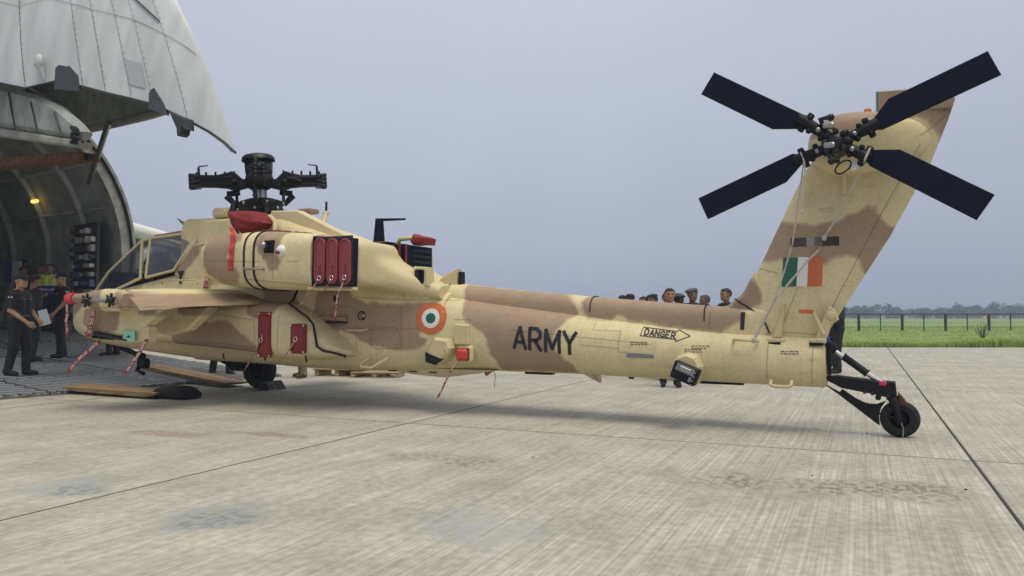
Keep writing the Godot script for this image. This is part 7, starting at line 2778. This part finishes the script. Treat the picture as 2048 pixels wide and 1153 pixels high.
func make_people() -> void:
	var front := [Vector3(0.24, 1.16, 0.05), Vector3(0.1, 1.0, 0.27)]
	var back := [Vector3(0.27, 1.15, -0.1), Vector3(0.1, 0.95, -0.16)]
	# officers on the ramp
	person("officer in black at far left with cap, hands held out in front", Vector3(-8.34, 0.17, -13.2), 90, {"tall": 1.7, "rank": true, "headgear": "cap", "belt": Color(0.1, 0.1, 0.1), "right": [Vector3(0.24, 1.13, 0.0), Vector3(0.17, 0.93, 0.24)], "left": [Vector3(0.25, 1.14, 0.05), Vector3(0.12, 0.95, 0.28)], "stride": 0.09, "skin": Color(0.45, 0.26, 0.16), "gear_color": Color(0.03, 0.032, 0.036), "cell": 0.016})
	person("man in dark green uniform standing with his back turned", Vector3(-9.34, 0.28, -15.2), 150, {"tall": 1.68, "shirt": Color(0.028, 0.033, 0.03), "pants": Color(0.022, 0.027, 0.023), "belt": Color(0.18, 0.18, 0.15), "sleeve": 1.0, "left": [Vector3(0.25, 1.15, 0.0), Vector3(0.24, 0.93, 0.14)], "headgear": "beret", "gear_color": Color(0.03, 0.035, 0.03)})
	person("officer in black with sunglasses and red shoulder badge facing left", Vector3(-9.35, 0.3, -16.2), -38, {"tall": 1.76, "rank": true, "glasses": true, "headgear": "cap", "belt": Color(0.02, 0.02, 0.02), "left": [Vector3(0.24, 1.14, 0.05), Vector3(0.2, 0.93, 0.22)], "skin": Color(0.42, 0.24, 0.15), "stride": 0.08, "gear_color": Color(0.012, 0.013, 0.018), "cell": 0.017})
	var paper := thing("paper", "white sheet of paper held beside the man in green", "paper", Vector3(-9.02, 1.05, -15.05), 0.3)
	var st := mb()
	bx(st, Vector3(0, 0.1, 0), Vector3(0.16, 0.3, 0.012), 0.004, Basis(Vector3.BACK, 0.3))
	obj("sheet", st, M.white, paper)
	# men in reflective vests
	var lime := Color(0.7, 0.88, 0.05)
	var navy := Color(0.012, 0.016, 0.045)
	person("man in yellow and blue vest, left of the two in front", Vector3(-11.66, 0.77, -19.3), 35, {"tall": 1.66, "vest": lime, "shirt": navy, "pants": navy, "sleeve": 1.0, "right": front, "cell": 0.021}, "men in reflective vests")
	person("man in yellow and blue vest, nearest the officer with sunglasses", Vector3(-11.2, 0.78, -18.9), 5, {"tall": 1.64, "vest": lime, "shirt": navy, "pants": navy, "sleeve": 1.0, "left": front, "right": front, "moustache": true, "cell": 0.021}, "men in reflective vests")
	person("man in dark jacket and yellow vest half hidden behind the green uniform", Vector3(-12.3, 0.8, -19.6), 80, {"tall": 1.6, "vest": lime, "shirt": Color(0.03, 0.03, 0.03), "pants": navy, "sleeve": 1.0, "right": front, "cell": 0.021}, "men in reflective vests")
	person("man in yellow vest farthest back in the hold", Vector3(-13.3, 0.86, -21.2), 120, {"tall": 1.82, "vest": lime, "shirt": lime, "pants": navy, "sleeve": 1.0, "cell": 0.023}, "men in reflective vests")
	# seen only below or above the helicopter
	person("person in black trousers standing behind the nose, legs showing", Vector3(-8.75, 0.3, -17.1), -70, {"tall": 1.7, "stride": 0.07, "cell": 0.023})
	person("person in black stepping beside the main wheel, legs showing", Vector3(-5.5, 0.04, -14.8), 40, {"tall": 1.68, "stride": 0.14, "cell": 0.023})
	person("person in khaki trousers and brown boots behind the helicopter", Vector3(-4.0, 0.0, -14.9), -40, {"tall": 1.7, "pants": Color(0.34, 0.29, 0.2), "shirt": Color(0.3, 0.26, 0.18), "shoes": Color(0.09, 0.06, 0.035), "sleeve": 1.0, "stride": 0.06, "cell": 0.021})
	person("person in brown boots beyond the wooden pallets, left of two", Vector3(-3.45, 0.0, -17.7), 0, {"tall": 1.55, "pants": Color(0.3, 0.26, 0.2), "shirt": Color(0.2, 0.18, 0.14), "shoes": Color(0.12, 0.075, 0.045), "stride": 0.02, "cell": 0.025})
	person("person in dark blue shoes beyond the wooden pallets, right of two", Vector3(-2.65, 0.0, -16.4), 20, {"tall": 1.5, "pants": Color(0.02, 0.022, 0.04), "stride": 0.09, "cell": 0.025})
	var blk := Color(0.01, 0.011, 0.016)
	var g := "soldiers watching from behind the tail boom"
	person("soldier in maroon cap at the left end behind the boom", Vector3(2.36, 0, -15.6), 10, {"tall": 1.59, "headgear": "cap", "gear_color": Color(0.05, 0.012, 0.016), "shirt": blk, "cell": 0.025}, g)
	person("soldier in dark cap tucked behind the maroon cap", Vector3(2.32, 0, -16.3), -60, {"tall": 1.58, "headgear": "cap", "gear_color": Color(0.015, 0.015, 0.02), "shirt": blk, "cell": 0.025}, g)
	person("bare headed black haired man low behind the boom", Vector3(2.60, 0, -15.4), -35, {"tall": 1.55, "shirt": blk, "cell": 0.025}, g)
	person("soldier with grey patrol cap looking aside behind the boom", Vector3(2.77, 0, -15.3), -55, {"tall": 1.585, "headgear": "beret", "gear_color": Color(0.1, 0.1, 0.1), "shirt": blk, "cell": 0.023}, g)
	person("stern bare headed man facing the camera, largest behind the boom", Vector3(2.63, 0, -13.0), -4, {"tall": 1.63, "shirt": blk, "skin": Color(0.34, 0.18, 0.11), "cell": 0.02}, g)
	person("man almost hidden behind the stern bare headed man", Vector3(2.86, 0, -14.4), 20, {"tall": 1.6, "shirt": blk, "cell": 0.025}, g)
	person("soldier in mottled camouflage cap turned away behind the boom", Vector3(3.05, 0, -14.3), 120, {"tall": 1.57, "headgear": "beret", "gear_color": Color(0.1, 0.11, 0.105), "shirt": blk, "cell": 0.023}, g)
	person("soldier in grey beret behind the boom", Vector3(3.26, 0, -14.1), 5, {"tall": 1.655, "headgear": "beret", "gear_color": Color(0.13, 0.14, 0.15), "shirt": blk, "skin": Color(0.2, 0.1, 0.06), "cell": 0.02}, g)
	person("balding soldier in camouflage shirt facing left behind the boom", Vector3(3.62, 0, -14.6), -75, {"tall": 1.56, "shirt": Color(0.12, 0.12, 0.09), "camo": true, "hair": Color(0.06, 0.045, 0.04), "sleeve": 1.0, "cell": 0.023}, g)
	person("young man in black shirt nearest the tail fin, looking left", Vector3(3.88, 0, -14.1), -70, {"tall": 1.665, "shirt": blk, "skin": Color(0.3, 0.16, 0.095), "cell": 0.02}, g)
	person("person in black standing behind the tail wheel strut", Vector3(6.62, 0, -15.95), -80, {"tall": 1.7, "shirt": blk, "sleeve": 1.0, "left": front, "cell": 0.023})
